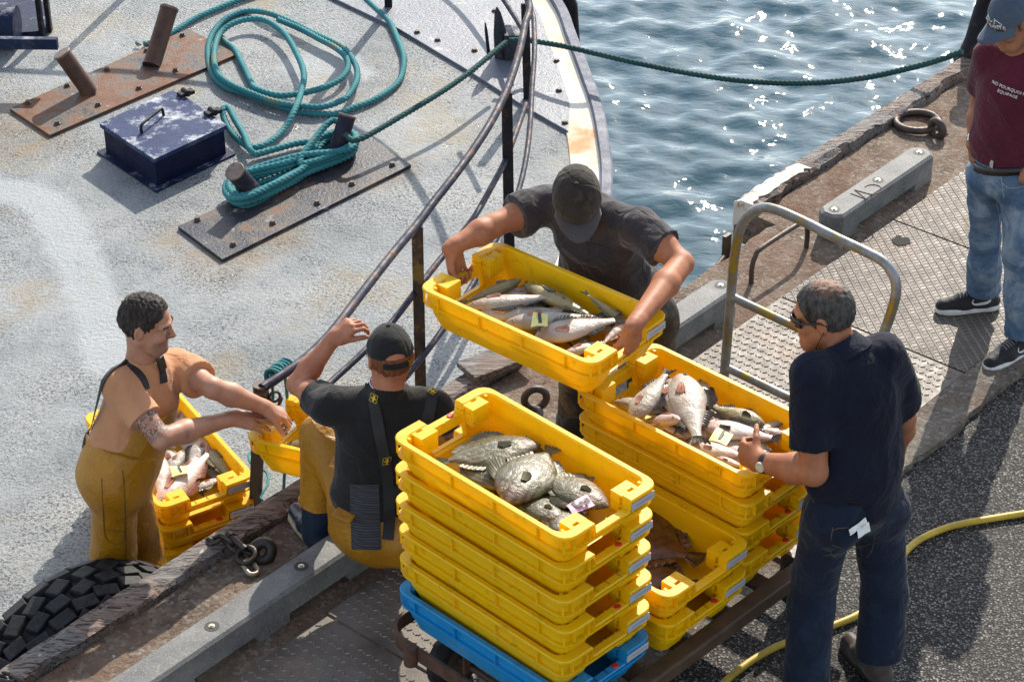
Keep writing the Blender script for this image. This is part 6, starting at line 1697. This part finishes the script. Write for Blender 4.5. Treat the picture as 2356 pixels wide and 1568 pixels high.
# ---------------------------------------------------------------- man in the burgundy t-shirt
def text_mesh(body, txt, size, P0, ex, ey, n, mat, name='lettering', extr=.0006, align='CENTER'):
    cu = bpy.data.curves.new('t', 'FONT'); cu.body = txt; cu.size = size; cu.extrude = extr; cu.align_x = align; cu.resolution_u = 2
    o = bpy.data.objects.new('t', cu); COL.objects.link(o); bpy.context.view_layer.update()
    me = bpy.data.meshes.new_from_object(o.evaluated_get(bpy.context.evaluated_depsgraph_get())); bpy.data.objects.remove(o)
    V = np.empty(len(me.vertices)*3); me.vertices.foreach_get('co', V); V = V.reshape(-1, 3)
    W = np.array(P0)+V[:, :1]*ex+V[:, 1:2]*ey+V[:, 2:]*n
    return me, W
def decal_text(surf, txt, size, c, ex, ey, n, mat, parent, off=.002, name='lettering'):
    me, W = text_mesh(parent, txt, size, c, ex, ey, n, mat)
    me.name = name
    out = []
    for w_ in W:
        l, nn, i, t = surf.b.ray_cast(Vector(w_+n*.08), Vector(-n))
        h = float((w_-c)@n); out.append((np.array(l)+n*(off+h)) if l is not None else w_)
    out = np.array(out)-WL[parent]; me.vertices.foreach_set('co', out.astype(np.float32).ravel()); me.update()
    return link_mesh(name, me, mat, parent)
def burgundy():
    J = px(shR=(2276, 128, 9.05), shL=(2424, 152, 8.86), hd=(2327, 44, 8.92), nb=(2338, 108, 8.98), pel=(2312, 392, 8.95), elR=(2252, 245, 9.18), elL=(2424, 300, 8.92), wrR=(2240, 325, 9.06), wrL=(2364, 402, 8.80),
           hipR=(2272, 405, 9.03), hipL=(2342, 415, 8.90), kneR=(2266, 545, 9.12), kneL=(2350, 590, 8.82))
    J['ankR'] = atz(2264, 668, .118); J['ankL'] = atz(2350, 772, .118)
    J['bf'] = az(-148); J['hf'] = nrm(az(-118)+np.array([0, 0, -.52])); J['hu'] = np.array([0, 0, 1.0])+.4*az(-118)
    report('burg', J)
    rt = person(J, 'man in a burgundy t-shirt, cap and blue jeans with hands in his pockets')
    hR = (J['wrR'], nrm(aty(2250, 378, 9.0)-J['wrR']), (-.6, -.6, .2), (.5, -.6, 0), [.25, .3, .3, .3], (.3, .2), .04)
    hL = (J['wrL'], nrm(aty(2322, 425, 8.90)-J['wrL']), (.1, -.7, .6), (-.4, -.3, -.6), [.25, .3, .3, .35], (.3, .2), .04)
    S, P = body_sdf(J, HB, 1.0, [hR, hL], 1.02, 1.0)
    body = link_sdf('body', S.mesh('body', 1), SK_BRN, rt); 
    S, up, sx, ms = shirt_sdf(J, HB, .014,   .60, .048, (.066, .072), (.112, .105, .105), (1.42, 1.40, 1.38), .0, neckcut=.0, )
    VQ = S.mesh('t', 1, folds(.0075, 11, 41, up+.5*sx, .3)); 
    sh = link_sdf('t_shirt', VQ, m_cloth('burgundy cotton', (.058, .006, .015), (.092, .011, .026), 700, .35, .9, .15), body)
    SU = Surf(VQ); c, n = SU.at(2326, 212, 0)
    ex = nrm(np.cross((0, 0, 1), n)); ey = np.cross(n, ex)
    a_ = R_(-9); ex, ey = ex*math.cos(a_)+ey*math.sin(a_), -ex*math.sin(a_)+ey*math.cos(a_)
    Mw = plain('white lettering', (.7, .68, .66), .7)
    decal_text(SU, 'NO POURQUOI PAS ?', .0195, c+ey*.004, ex, ey, n, Mw, sh); decal_text(SU, 'EQUIPAGE', .0195, c-ey*.020-ex*.012, ex, ey, n, Mw, sh)
    S, up, sx = trouser_sdf(J, HB, .004, .055, .094, .074, .082, .985, .105, 1.38)
    t = NT('faded blue denim'); p = t.pos(); n_ = t.noise(6, 6, .65, p, .5)
    cc = t.ramp(n_, [(.3, (.035, .07, .135)), (.46, (.085, .14, .22)), (.62, (.24, .30, .36))])
    cc = t.mix(t.ramp(t.noise(4, 3, .5, p), [(.62, 0.0), (.75, .6)]), cc, (.16, .15, .14))
    bm_ = t.bump(t.noise(20, 5, .6, p, 1.0), .5, .016); M_D = t.set(cc, .85, t.bump(t.noise(400, 2, .5, p), .3, .002, bm_), spec=.2)
    VQj = S.mesh('j', 1, folds(.007, 12, 51, sx*.9+up*.2, .3)); je = link_sdf('jeans', VQj, M_D, body)
    SJ = Surf(VQj)
    for pts in ([(2290, 440), (2300, 520), (2296, 600), (2290, 670)], [(2300, 385), (2306, 420), (2310, 455)], [(2246, 385), (2256, 402), (2272, 398)], [(2306, 420), (2322, 433), (2356, 428)]):
        Pp, N = SJ.path(pts, .001, 6)
        if len(Pp) > 2: mb = MB(); mb.tube(Pp, .0018, 5); mb.build('seam', plain('pale thread', (.30, .30, .30), .8), je)
    sxx = nrm(J['hipR']-J['hipL']); cB = J['pel']+up*.032; f_ = nrm(np.cross(up, sxx)); mb = MB()
    Rg = [[cB+up*z_+sxx*(.152+o_)*math.cos(a)+f_*(.112+o_)*math.sin(a) for a in np.arange(40)*2*math.pi/40] for z_, o_ in ((-.018, .006), (.018, .006), (.018, 0), (-.018, 0))]
    mb.rings(Rg, closed=True); be = mb.build('belt', M_BLKL, body)
    p_, n2 = Surf(VQj, VQ).at(2276, 383, .014); mb = MB(); mb.box(p_, (.045, .008, .036), [nrm(np.cross(n2, (0, 0, 1))), n2, (0, 0, 1)]); mb.build('buckle', M_STEEL, be, bevel=.003)
    v = nrm(J['wrR']-J['elR']); c = J['wrR']-v*.01; mb = MB()
    for k in range(5): mb.tube([c+v*(k*.006-.012)-v*.0026, c+v*(k*.006-.012)+v*.0026], .0335, 20)
    wt = mb.build('watch', M_STEEL, body)
    sd_ = shoes(J, body, M_SHOE, {'R': az(-98), 'L': az(-128)}, sole=M_WHT, soleh=.030)
    for o, g, d, sd in sd_:      # white tick on the side of the shoe, laces, pale sole
        surf = Surf((np.array([v_.co for v_ in o.data.vertices])+WL[o], [tuple(p_.vertices) for p_ in o.data.polygons]))
        pts = []
        for s0, e0 in ((sd, 1), (-sd, 1)):
            path = [(-.055, .085), (-.01, .068), (.03, .058), (.055, .056), (.068, .066), (.060, .078)]; wd = [.002, .008, .014, .014, .008, .003]
            L_ = []
            for x, z in path:
                l, nn, i_, t_ = surf.b.ray_cast(Vector(g+d*x+s0*.2+(0, 0, z)), Vector(-s0)); L_.append((np.array(l) if l is not None else g+d*x+s0*.045+(0, 0, z))+s0*.0015)
            mb = MB(); ribbon(mb, catmull(L_, .006), np.tile(s0, (len(catmull(L_, .006)), 1)), np.interp(np.linspace(0, 1, len(catmull(L_, .006))), np.linspace(0, 1, 6), wd)); mb.build('tick_mark', M_WHT, o)
        for k in range(5):
            x = .055+.016*k; l, nn, i_, t_ = surf.b.ray_cast(Vector(g+d*x+(0, 0, .3)), Vector((0, 0, -1)))
            if l is not None: mb = MB(); mb.tube(catmull([np.array(l)+sd*.022-(0, 0, .006), np.array(l)+(0, 0, .003), np.array(l)-sd*.022-(0, 0, .006)], .006), .003, 6); mb.build('lace', plain('grey lace', (.16, .16, .17), .8), o)
    M_CAP = m_cloth('slate blue cap cotton', (.045, .065, .095), (.075, .10, .135), 400, .2, .9, .15)
    hat = cap_hat(J, M_CAP, body, .082, .45, .01, tilt=.012)
    f = nrm(J['hf']); u = nrm(J['hu']-f*(J['hu']@f)); r = np.cross(f, u); o = J['hd']
    Sh = Surf((np.array([v_.co for v_ in hat.data.vertices])+WL[hat], [tuple(p_.vertices) for p_ in hat.data.polygons]))
    cc = o+f*.10+u*.052; n3 = nrm(f*.95+u*.35); ey3 = nrm(u-n3*(u@n3)); ex3 = np.cross(ey3, n3)
    decal_text(Sh, "L'ATALANTE", .021, cc-ey3*.012, ex3, ey3, n3, Mw, hat)
    mb = MB()                                     # little white ship above the word
    def sp(x, y):
        q_ = cc+ex3*x+ey3*y; l, nn, i_, t_ = Sh.b.ray_cast(Vector(q_+n3*.08), Vector(-n3)); return (np.array(l) if l is not None else q_)+n3*.002
    for pts in ([(-.045, .012), (-.04, .004), (.035, .004), (.05, .014)], [(-.035, .015), (-.012, .015), (-.012, .028), (-.03, .026), (-.035, .015)], [(-.01, .016), (.008, .016), (.008, .022)], [(.02, .008), (.02, .034)], [(-.022, .028), (-.020, .040)], [(.02, .030), (.045, .016)]):
        mb.tube(catmull([sp(*p_) for p_ in pts], .004), .0016, 5)
    mb.build('emblem', Mw, hat)
    hair_shell(J, m_hair('dark grey hair', (.02, .017, .015), (.12, .11, .10)), body, [((0, .02, .02), (0, .8, .0)), ((0, -.04, -.06), (0, .35, -1)), ((0, 0, .03), (0, 0, 1))], .007, .002, 6)
    eyes(J, body)
    return J, body
# ---------------------------------------------------------------- man in the dark cap lifting a crate
def lifter():
    hl = np.array(MH @ Vector((-.412, 0, -.03))); hr = np.array(MH @ Vector((.412, 0, -.03)))
    J = px(shR=(1250, 470, 7.84), shL=(1474, 522, 7.60), hd=(1328, 462, 7.62), nb=(1348, 505, 7.70), pel=(1420, 690, 7.80), hipR=(1368, 700, 7.92), hipL=(1490, 722, 7.74), kneR=(1338, 880, 7.90), kneL=(1500, 890, 7.76))
    J['ankR'] = atz(1318, 1075, .10); J['ankL'] = atz(1490, 1075, .10)
    ex_ = np.array(MH.to_3x3() @ Vector((1, 0, 0))); ey_ = np.array(MH.to_3x3() @ Vector((0, 1, 0)))
    J['wrR'] = hl+np.array([0, 0, .098])-ex_*.028; J['wrL'] = hr+np.array([0, 0, .098])+ex_*.020
    def elbow(s, w_, hint, l1=.30, l2=.27):
        d = w_-s; L = np.linalg.norm(d); u_ = d/L; l1 = l1*max(1, L/.565); l2 = l2*max(1, L/.565); a = (l1*l1-l2*l2+L*L)/(2*L); h = math.sqrt(max(l1*l1-a*a, 0)); v = np.array(hint)-s; v -= u_*(v@u_); return s+u_*a+nrm(v)*h
    J['elR'] = aty(1138, 518, 7.70); J['elL'] = aty(1568, 606, 7.44)
    J['bf'] = az(-142); J['hf'] = nrm(az(177)+np.array([0, 0, -.75])); J['hu'] = np.array([-.06, 0, 1.0])+.4*az(180)
    J['thR'] = ey_; J['thL'] = ey_
    report('lift', J)
    rt = person(J, 'man in a dark cap and black polo bending over the crate he lifts')
    # hands: knuckles outside the end wall, fingers under the bar, thumb on top
    def grip(w_, h_, out, s_):
        d = nrm(h_+out*.020-w_)
        return (w_, d, nrm(out), -ey_, [(.55, 1.35, .9)]*4, (.35, .5), .06, 1.08)
    S, P = body_sdf(J, HB, 1.0, [grip(J['wrR'], hl, -ex_, 1), grip(J['wrL'], hr, ex_, -1)], 1.0, 1.12)
    body = link_sdf('body', S.mesh('body', 1), SK_TAN, rt)
    S, up, sx, ms = shirt_sdf(J, HB, .020, .58, -.06, (.076, .084), (.122, .118, .12), (1.36, 1.36, 1.36), .01, neckcut=.01)
    M_P = m_cloth('faded black polo cotton', (.022, .018, .021), (.040, .034, .038), 600, .5, .9, .25, (5, .50, .5, (.055, .036, .027)))
    VQ = S.mesh('polo', 1, folds(.010, 11, 61, sx*.9+up*.5, .3)); polo = link_sdf('polo_shirt', VQ, M_P, body)
    SU = Surf(VQ)
    for (x, y) in ((1355, 552), (1352, 580)):
        p, n = SU.at(x, y, .001)
        if p is not None: mb = MB(); mb.tube([p, p+n*.003], .006, 12); mb.build('button', M_BLKL, polo)
    Pp, N = SU.path([(1365, 562), (1382, 566), (1402, 574)], .001, 6); mb = MB(); mb.tube(Pp, .0035, 6); mb.build('pocket_edge', M_BLKL, polo)
    Pp, N = SU.path([(1348, 530), (1352, 560), (1350, 600)], .001, 6); mb = MB(); mb.tube(Pp, .002, 6); mb.build('placket', M_P, polo)
    t = NT('dark camouflage waders'); p = t.pos(); n_ = t.noise(9, 5, .7, p, 1.0)
    M_W = t.set(t.ramp(n_, [(.38, (.014, .012, .011)), (.5, (.03, .025, .02)), (.58, (.10, .075, .035)), (.66, (.035, .03, .022)), (.74, (.22, .19, .12))]), .5, t.bump(t.noise(25, 5, .6, p), .5, .015), spec=.4)
    M_WB = m_cloth('dark brown waders', (.016, .013, .012), (.035, .027, .022), 300, .4, .5)
    S, up, sx = trouser_sdf(J, HB, .012, .03, .112, .090, .085, 1.0, .125, 1.36, False)
    link_sdf('waders', S.mesh('w', 1, folds(.008, 11, 71, up, .4)), M_W, body)
    for s in 'LR':
        a = J['ank'+s]; S = SDF(a-.4, a+np.array([.4, .4, .5]), .005); g, d = shoe_sdf(S, a, az(-150 if s == 'R' else 170), .29); S.cap(a+(0, 0, -.02), a*.45+J['kne'+s]*.55, .066, .092, .03); link_sdf('boot', S.mesh('b', 1), M_WB, body)
    M_C = m_cloth('dark worn cap', (.018, .014, .011), (.042, .033, .026), 300, .3, .85, .1, (11, .52, .5, (.065, .048, .034)))
    M_CB = m_cloth('charcoal cap brim', (.045, .041, .041), (.065, .058, .058), 400, .15, .9, .2)
    cap_hat(J, M_C, body, .076, .22, .0, matb=M_CB, tilt=-.002, k=1.10)
    hair_shell(J, m_hair('greying hair', (.03, .02, .016), (.22, .17, .14)), body, [((0, .015, .02), (0, .8, .0)), ((0, -.04, -.05), (0, .35, -1)), ((0, 0, .03), (0, 0, 1))], .008, .003, 8)
    eyes(J, body)
    return J, body
# ---------------------------------------------------------------- man sitting on the curb
M_OIL = None
def emblem(SU, cxy, ang, size, parent):
    c, n = SU.at(*cxy, .004); ux_ = nrm(np.cross((0, 0, 1), n)); uy_ = np.cross(n, ux_); a = R_(ang)
    ex, ey = ux_*math.cos(a)+uy_*math.sin(a), -ux_*math.sin(a)+uy_*math.cos(a)
    My = plain('yellow emblem', (.62, .42, .01), .6)
    mb = MB(); mb.box(c, (size, size, .003), [ex, ey, n]); b = mb.build('patch', M_BLKW, parent)
    mb = MB(); k = size*.46
    for p, q_ in (((-1, -1), (1, -1)), ((1, -1), (1, 1)), ((1, 1), (-1, 1)), ((-1, 1), (-1, -1))):
        mb.cyl(c+ex*p[0]*k+ey*p[1]*k+n*.002, c+ex*q_[0]*k+ey*q_[1]*k+n*.002, size*.03, m=6)
    mb.box(c+n*.002-ey*k*.1, (size*.62, size*.16, .002), [ex, ey, n]); mb.box(c+n*.0022-ey*k*.25, (size*.2, size*.5, .002), [ex, ey, n]); mb.box(c+n*.002+ey*k*.42, (size*.34, size*.12, .002), [ex, ey, n]); mb.box(c+n*.0022+ey*k*.52+ex*size*.05, (size*.1, size*.2, .002), [ex, ey, n])
    mb.box(c+n*.002+ey*k*.55-ex*size*.12, (size*.1, size*.16, .002), [ex, ey, n])
    mb.build('emblem', My, parent)
def m_oil():
    t = NT('yellow oilskin'); p = t.pos(); n = t.noise(4, 6, .65, p)
    c = t.ramp(n, [(.3, (.25, .105, .002)), (.6, (.37, .162, .003)), (.8, (.45, .21, .009))])
    c = t.mix(t.ramp(t.noise(9, 6, .75, p), [(.58, 0.0), (.72, .6)]), c, (.15, .07, .006))
    bm_ = t.bump(t.noise(18, 5, .6, p, 1.5), .5, .02)
    return t.set(c, .42, t.bump(t.noise(300, 2, .5, p), .15, .002, bm_), spec=.4)
def sitter():
    J = px(shL=(754, 930, 7.20), shR=(1002, 940, 7.20), hd=(897, 818, 7.22), nb=(890, 892, 7.19), pel=(865, 1215, 7.15), hipL=(850, 1200, 7.15), hipR=(935, 1215, 7.13), kneL=(742, 1002, 7.46), ankL=(730, 1208, 7.44), kneR=(890, 1040, 7.40), ankR=(900, 1215, 7.33))
    J['elL'] = atlen(J['shL'], 684, 884, .28, True); J['wrL'] = atlen(J['elL'], 768, 778, .25, False)
    J['elR'] = aty(1045, 1000, 7.38); J['wrR'] = aty(990, 1020, 7.62)
    J['bf'] = az(-14); J['hf'] = nrm(az(-16)+np.array([0, 0, -.12])); J['hu'] = np.array([0, 0, 1.0])
    report('sit', J)
    rt = person(J, 'man in a black t-shirt and yellow oilskin trousers sitting on the curb, one hand raised')
    tip = aty(812, 742, J['wrL'][1]+.0); d = nrm(tip-J['wrL'])
    hL = (J['wrL'], d, nrm((-.45, -.5, .75)), nrm((.75, -.5, -.1)), [.75, .85, .95, 1.0], (.3, .3), .05, 1.0)
    hR = (J['wrR'], nrm(J['wrR']-J['elR']), (0, -.3, 1), (1, 0, 0), [.5]*4, (.5, .3))
    S, P = body_sdf(J, HB, 1.0, [hL, hR], 1.0, 1.0)
    body = link_sdf('body', S.mesh('body', 1), SK_RED, rt)
    S, up, sx, ms = shirt_sdf(J, HB, .014, .36, .10, (.064, .068), (.110, .102, .105), (1.44, 1.38, 1.38), 0, neckcut=.01)
    VQ = S.mesh('t', 1, folds(.009, 10.5, 81, up*.8+.6*sx, .3)); sh = link_sdf('t_shirt', VQ, m_cloth('black cotton', (.010, .010, .010), (.018, .017, .017), 700, .4, .88, .15), body)
    # trousers with loose pleats
    S, up, sx = trouser_sdf(J, HB, .010, .13, .104, .092, .090, .74, .118, 1.36)
    VQt = S.mesh('o', 1, folds(.014, 9, 91, (J['kneL']-J['hipL'])*1.0+np.array([0, 0, .1]), .35)); tr = link_sdf('oilskin_trousers', VQt, M_OIL, body)
    SU = Surf(VQ, VQt); ST = Surf(VQt)
    for pts in ([(852, 885), (862, 930), (872, 990), (884, 1050), (893, 1110), (896, 1180), (892, 1240)], [(995, 905), (985, 960), (960, 1020), (935, 1080), (912, 1140)]):
        Pp, N = SU.path(pts, .003, 10); mb = MB(); ribbon(mb, Pp, N, .043, .003); st_ = mb.build('brace', M_BLKW, body)
    emblem(SU, (862, 915), -6, .034, body); emblem(SU, (889, 1058), -6, .034, body); emblem(SU, (995, 902), 10, .03, body)
    # ribbed elastic back panel
    rows = []
    for y in np.linspace(1112, 1262, 46):
        row = []
        for x in np.linspace(806, 872, 7):
            p, n = SU.at(x+ (y-1112)*.03, y, .005+.002*math.sin((y-1112)*1.15)); row.append(p if p is not None else (row[-1] if row else J['pel']))
        rows.append(row)
    rows = np.array(rows); V = np.vstack([rows.reshape(-1, 3), rows.reshape(-1, 3)-np.array([0, -.006, 0])]); F = []; m_ = rows.shape[1]; N_ = rows.shape[0]*m_
    for j in range(rows.shape[0]-1):
        for i in range(m_-1): a = j*m_+i; F += [(a, a+1, a+m_+1, a+m_), (N_+a, N_+a+m_, N_+a+m_+1, N_+a+1)]
    mb = MB(); mb.add(V, F, True); mb.build('elastic_panel', M_ELA, tr)
    # cargo pocket flap with a stud
    for (c_, w_, h_, a) in (((800, 1175), .085, .10, -12), ((803, 1160), .095, .055, -12)):
        p, n = ST.at(*c_, .004)
        if p is None: continue
        ux_ = nrm(np.cross((0, 0, 1), n)); uy_ = np.cross(n, ux_); a = R_(a); ex2, ey2 = ux_*math.cos(a)+uy_*math.sin(a), -ux_*math.sin(a)+uy_*math.cos(a)
        mb = MB(); mb.box(p, (w_, h_, .012), [ex2, ey2, n]); mb.build('pocket_flap', M_OIL, tr, bevel=.005)
        sp_ = p-ey2*.02+n*.008
    mb = MB(); mb.tube([sp_, sp_+n*.004], [.0085, .007], 14); mb.build('stud', M_STEEL, tr)
    # rubber boots
    M_BOOT = plain('navy rubber boot', (.012, .024, .045), .35, 0, .2, 30, .15)
    for s, dr in (('L', az(-28)), ('R', az(-5))):
        a = J['ank'+s]; S = SDF(a-.4, a+np.array([.4, .4, .5]), .0045); g, d = shoe_sdf(S, a, dr, .30); S.cap(a+(0, 0, -.04), a*.6+J['kne'+s]*.4, .062, .076, .03); c2 = a*.6+J['kne'+s]*.4; S.clip(c2, (0, 0, 1), c2-.2, c2+.2); S.cap(c2-(0, 0, .02), c2+(0, 0, .1), .068, .07, .004, True)
        bo = link_sdf('boot', S.mesh('b', 1), M_BOOT, body); sd = np.cross(d, (0, 0, 1)); mb = MB(); L = .30
        prof = [(-.092, .0), (-.080, .032), (-.045, .046), (.02, .046), (.08, .050), (.13, .053), (L-.10, .048), (L-.065, .032), (L-.045, .0)]
        pl = [g+d*x+sd*y for x, y in prof]+[g+d*x-sd*y for x, y in prof[-2:0:-1]]; mb.prism(ccw([tuple(p[:2]) for p in pl]), g[2]+.001, g[2]+.022); mb.build('sole', plain('cream rubber sole', (.50, .42, .28), .6), bo, bevel=.006)
    M_C = m_cloth('black cap cotton', (.009, .009, .009), (.016, .016, .016), 400, .25, .9, .1)
    hat = cap_hat(J, M_C, body, .07, .5, .0, strapback=True)
    f = nrm(J['hf']); u = nrm(J['hu']-f*(J['hu']@f)); r = np.cross(f, u); o = J['hd']; Q_ = lambda x, y, z: o+r*x+f*y+u*z
    mb = MB(); A = [(.088*math.sin(x), -.012-.112*math.cos(x), .012) for x in np.linspace(-.6, .6, 11)]; Pp = np.array([Q_(*a) for a in A]); N = Pp-(o-f*.012+u*.012); N /= np.linalg.norm(N, axis=1)[:, None]; ribbon(mb, Pp, N, .020, .003); mb.build('cap_strap', M_C, hat)
    mb = MB(); mb.box(Q_(.053, -.108, .014), (.022, .008, .020), [nrm(r*.86+f*.5), nrm(f*.86-r*.5), u]); mb.build('buckle', plain('brass buckle', (.45, .33, .12), .3, 1.0), hat)
    hair_shell(J, m_hair('short red brown hair', (.10, .035, .014), (.22, .085, .04)), body, [((0, -.02, .02), (0, .8, .0)), ((0, -.04, -.065), (0, .25, -1)), ((0, 0, .035), (0, 0, 1))], .004, .0015, 9)
    for s_ in (-1,):
        mb = MB(); mb.tube(catmull([Q_(s_*.062, .085, .005), Q_(s_*.078, .03, .01), Q_(s_*.084, -.015, .010)], .006), .003, 6); mb.build('glasses', M_BLKL, body)
    nk = [J['nb']+nrm(J['hd']-J['nb'])*.022+sx*.066*math.cos(a)+np.cross(up, sx)*.066*math.sin(a)+up*.012*math.sin(a) for a in np.linspace(0, 2*math.pi, 60)]
    mb = MB(); mb.tube(nk, .0028, 6); mb.build('neck_chain', M_STEEL, body)
    return J, body
# ---------------------------------------------------------------- man in orange on the boat
def orange():
    J = px(shR=(280, 892, 7.62), shL=(404, 840, 7.90), hd=(338, 742, 7.72), nb=(330, 818, 7.75), pel=(272, 1085, 7.62), hipR=(262, 1108, 7.54), hipL=(292, 1085, 7.74), kneR=(262, 1272, 7.60), kneL=(318, 1268, 7.80), wrL=(610, 936, 7.80))
    J['ankR'] = atz(262, 1475, ZD+.10); J['ankL'] = atz(330, 1440, ZD+.10)
    J['wrR'] = aty(532, 962, 7.72)
    J['elR'] = atlen(J['shR'], 370, 1008, .265, False); J['elL'] = atlen(J['shL'], 488, 892, .255, False)
    J['bf'] = az(98); J['hf'] = nrm(az(97)+np.array([0, 0, -.20])); J['hu'] = np.array([0, 0, 1.0])+.12*az(97)
    J['thR'] = np.array([0, .8, .3]); J['thL'] = np.array([0, -.8, .3])
    report('orange', J)
    rt = person(J, 'dark haired man in an orange t-shirt and yellow bib overalls on the boat deck')
    dR = nrm(aty(650, 974, 7.80)-J['wrR']); dL = nrm(aty(690, 966, 7.84)-J['wrL'])
    hR = (J['wrR'], dR, nrm((.1, -.35, 1)), (0, 1, .2), [.12, .15, .2, .25], (.35, .15), .10, 1.06)
    hL = (J['wrL'], dL, nrm((.2, -.1, 1)), (0, -1, .1), [(.5, .9, .6)]*4, (.4, .2), .06, 1.02)
    S, P = body_sdf(J, HB, 1.0, [hR, hL], 1.0, 1.06)
    # skin with the dark tattoo on the right forearm
    t = NT('tattooed skin'); p = t.pos(); n = t.noise(14, 5, .65, p); c = t.ramp(n, [(.3, (.36, .165, .10)), (.7, (.47, .245, .16))])
    mp = t.n('ShaderNodeVectorMath', operation='DISTANCE'); t.l(p, mp.inputs[0]); e_, w_ = J['elR'], J['wrR']
    def blob(cen, rad):
        vm = t.n('ShaderNodeVectorMath', operation='DISTANCE'); t.l(p, vm.inputs[0]); vm.inputs[1].default_value = tuple(cen); return t.ramp(vm.outputs['Value'], [(rad*.8, 1.0), (rad, 0.0)])
    ink = t.ramp(t.noise(30, 5, .7, p, 2.5), [(.47, 0.0), (.52, 1.0)])
    m1 = blob(J['shR']*.22+e_*.78, .085); m2 = blob(e_*.66+w_*.34+np.array([0, -.03, .01]), .03)
    mk = t.math('MULTIPLY', t.math('MAXIMUM', m1, m2), ink); c = t.mix(t.math('MULTIPLY', mk, .85), c, (.055, .055, .065))
    # stubble where a beard grows
    f = nrm(J['hf']); bm_ = blob(J['hd']+f*.055-np.array([0, 0, .085]), .075); c = t.mix(t.math('MULTIPLY', bm_, t.math('MULTIPLY', t.noise(160, 3, .6, p), 1.1)), c, (.09, .06, .048))
    t.set(c, .5, t.bump(t.noise(240, 3, .6, p), .2, .002), spec=.4)
    body = link_sdf('body', S.mesh('body', 1), t.m, rt)
    S, up, sx, ms = shirt_sdf(J, HB, .014, .62, .02, (.069, .075), (.118, .118, .115), (1.36, 1.32, 1.32), 0, neckcut=.012)
    VQ = S.mesh('t', 1, folds(.009, 10.5, 101, up+.5*J['bf'], .35)); sh = link_sdf('t_shirt', VQ, m_cloth('faded orange cotton', (.43, .20, .095), (.52, .255, .13), 700, .4, .9, .15), body)
    S, up, sx = trouser_sdf(J, HB, .018, .125, .105, .102, .098, .98, .142, 1.22, butt=.05)
    # bib: follows the chest in front
    sB = nrm(J['shR']-J['shL']); mB = (J['shL']+J['shR'])/2
    S.cap(mB-up*.16, J['pel']+up*.05, .156, .158, .02, e=1.18, side=sB, cut=(mB+J['bf']*.045-up*.16, -J['bf']+.40*up))
    VQt = S.mesh('o', 1, folds(.011, 8, 111, up, .35)); tr = link_sdf('bib_overalls', VQt, M_OIL, body)
    SU = Surf(VQ, VQt)
    for pts in ([(183, 1015), (190, 960), (205, 890), (232, 842), (268, 826), (300, 842), (328, 870), (338, 895)], [(350, 800), (366, 825), (372, 850), (376, 880)]):
        Pp, N = SU.path(pts, .003, 8); mb = MB(); ribbon(mb, Pp, N, .036, .003); mb.build('brace', M_BLKW, body)
    emblem(SU, (274, 827), 5, .03, body)
    p_, n = SU.at(368, 836, .008); mb = MB(); mb.box(p_, (.045, .06, .012), [nrm(np.cross((0, 0, 1), n)), np.cross(n, nrm(np.cross((0, 0, 1), n))), n]); mb.build('brace_clip', M_BLKL, body, bevel=.004)
    ST = Surf(VQt); thr = plain('dark seam', (.10, .055, .01), .8)
    for pts in ([(234, 1100), (238, 1180), (245, 1240), (285, 1240), (285, 1100)], [(245, 1218), (285, 1222)], [(282, 1080), (288, 1160), (290, 1290)]):
        Pp, N = ST.path(pts, .001, 8)
        if len(Pp) > 2: mb = MB(); mb.tube(Pp, .0020, 5); mb.build('seam', thr, tr)
    for s in 'LR':
        a = J['ank'+s]; S = SDF(a-.4, a+.4, .005); g, d = shoe_sdf(S, a, az(95), .29); link_sdf('boot', S.mesh('b', 1), plain('boot', (.02, .02, .022), .5), body)
    hair_shell(J, m_hair('short dark hair', (.012, .009, .008), (.055, .042, .035)), body, [((0, .066, .070), (0, 1, -.30)), ((0, -.045, -.055), (0, .45, -1)), ((0, .030, .02), (0, 1, -.75))], .008, .0034, 12)
    eyes(J, body)
    return J, body
M_OIL = m_oil()
_t = NT('grey ribbed elastic'); _w = _t.wave(32, .0, _t.pos(), d='Z'); M_ELA = _t.set(_t.ramp(_w, [(.2, (.04, .041, .045)), (.8, (.08, .083, .09))]), .8, _t.bump(_w, .8, .006), spec=.2)
navy(); burgundy(); lifter(); sitter(); orange()
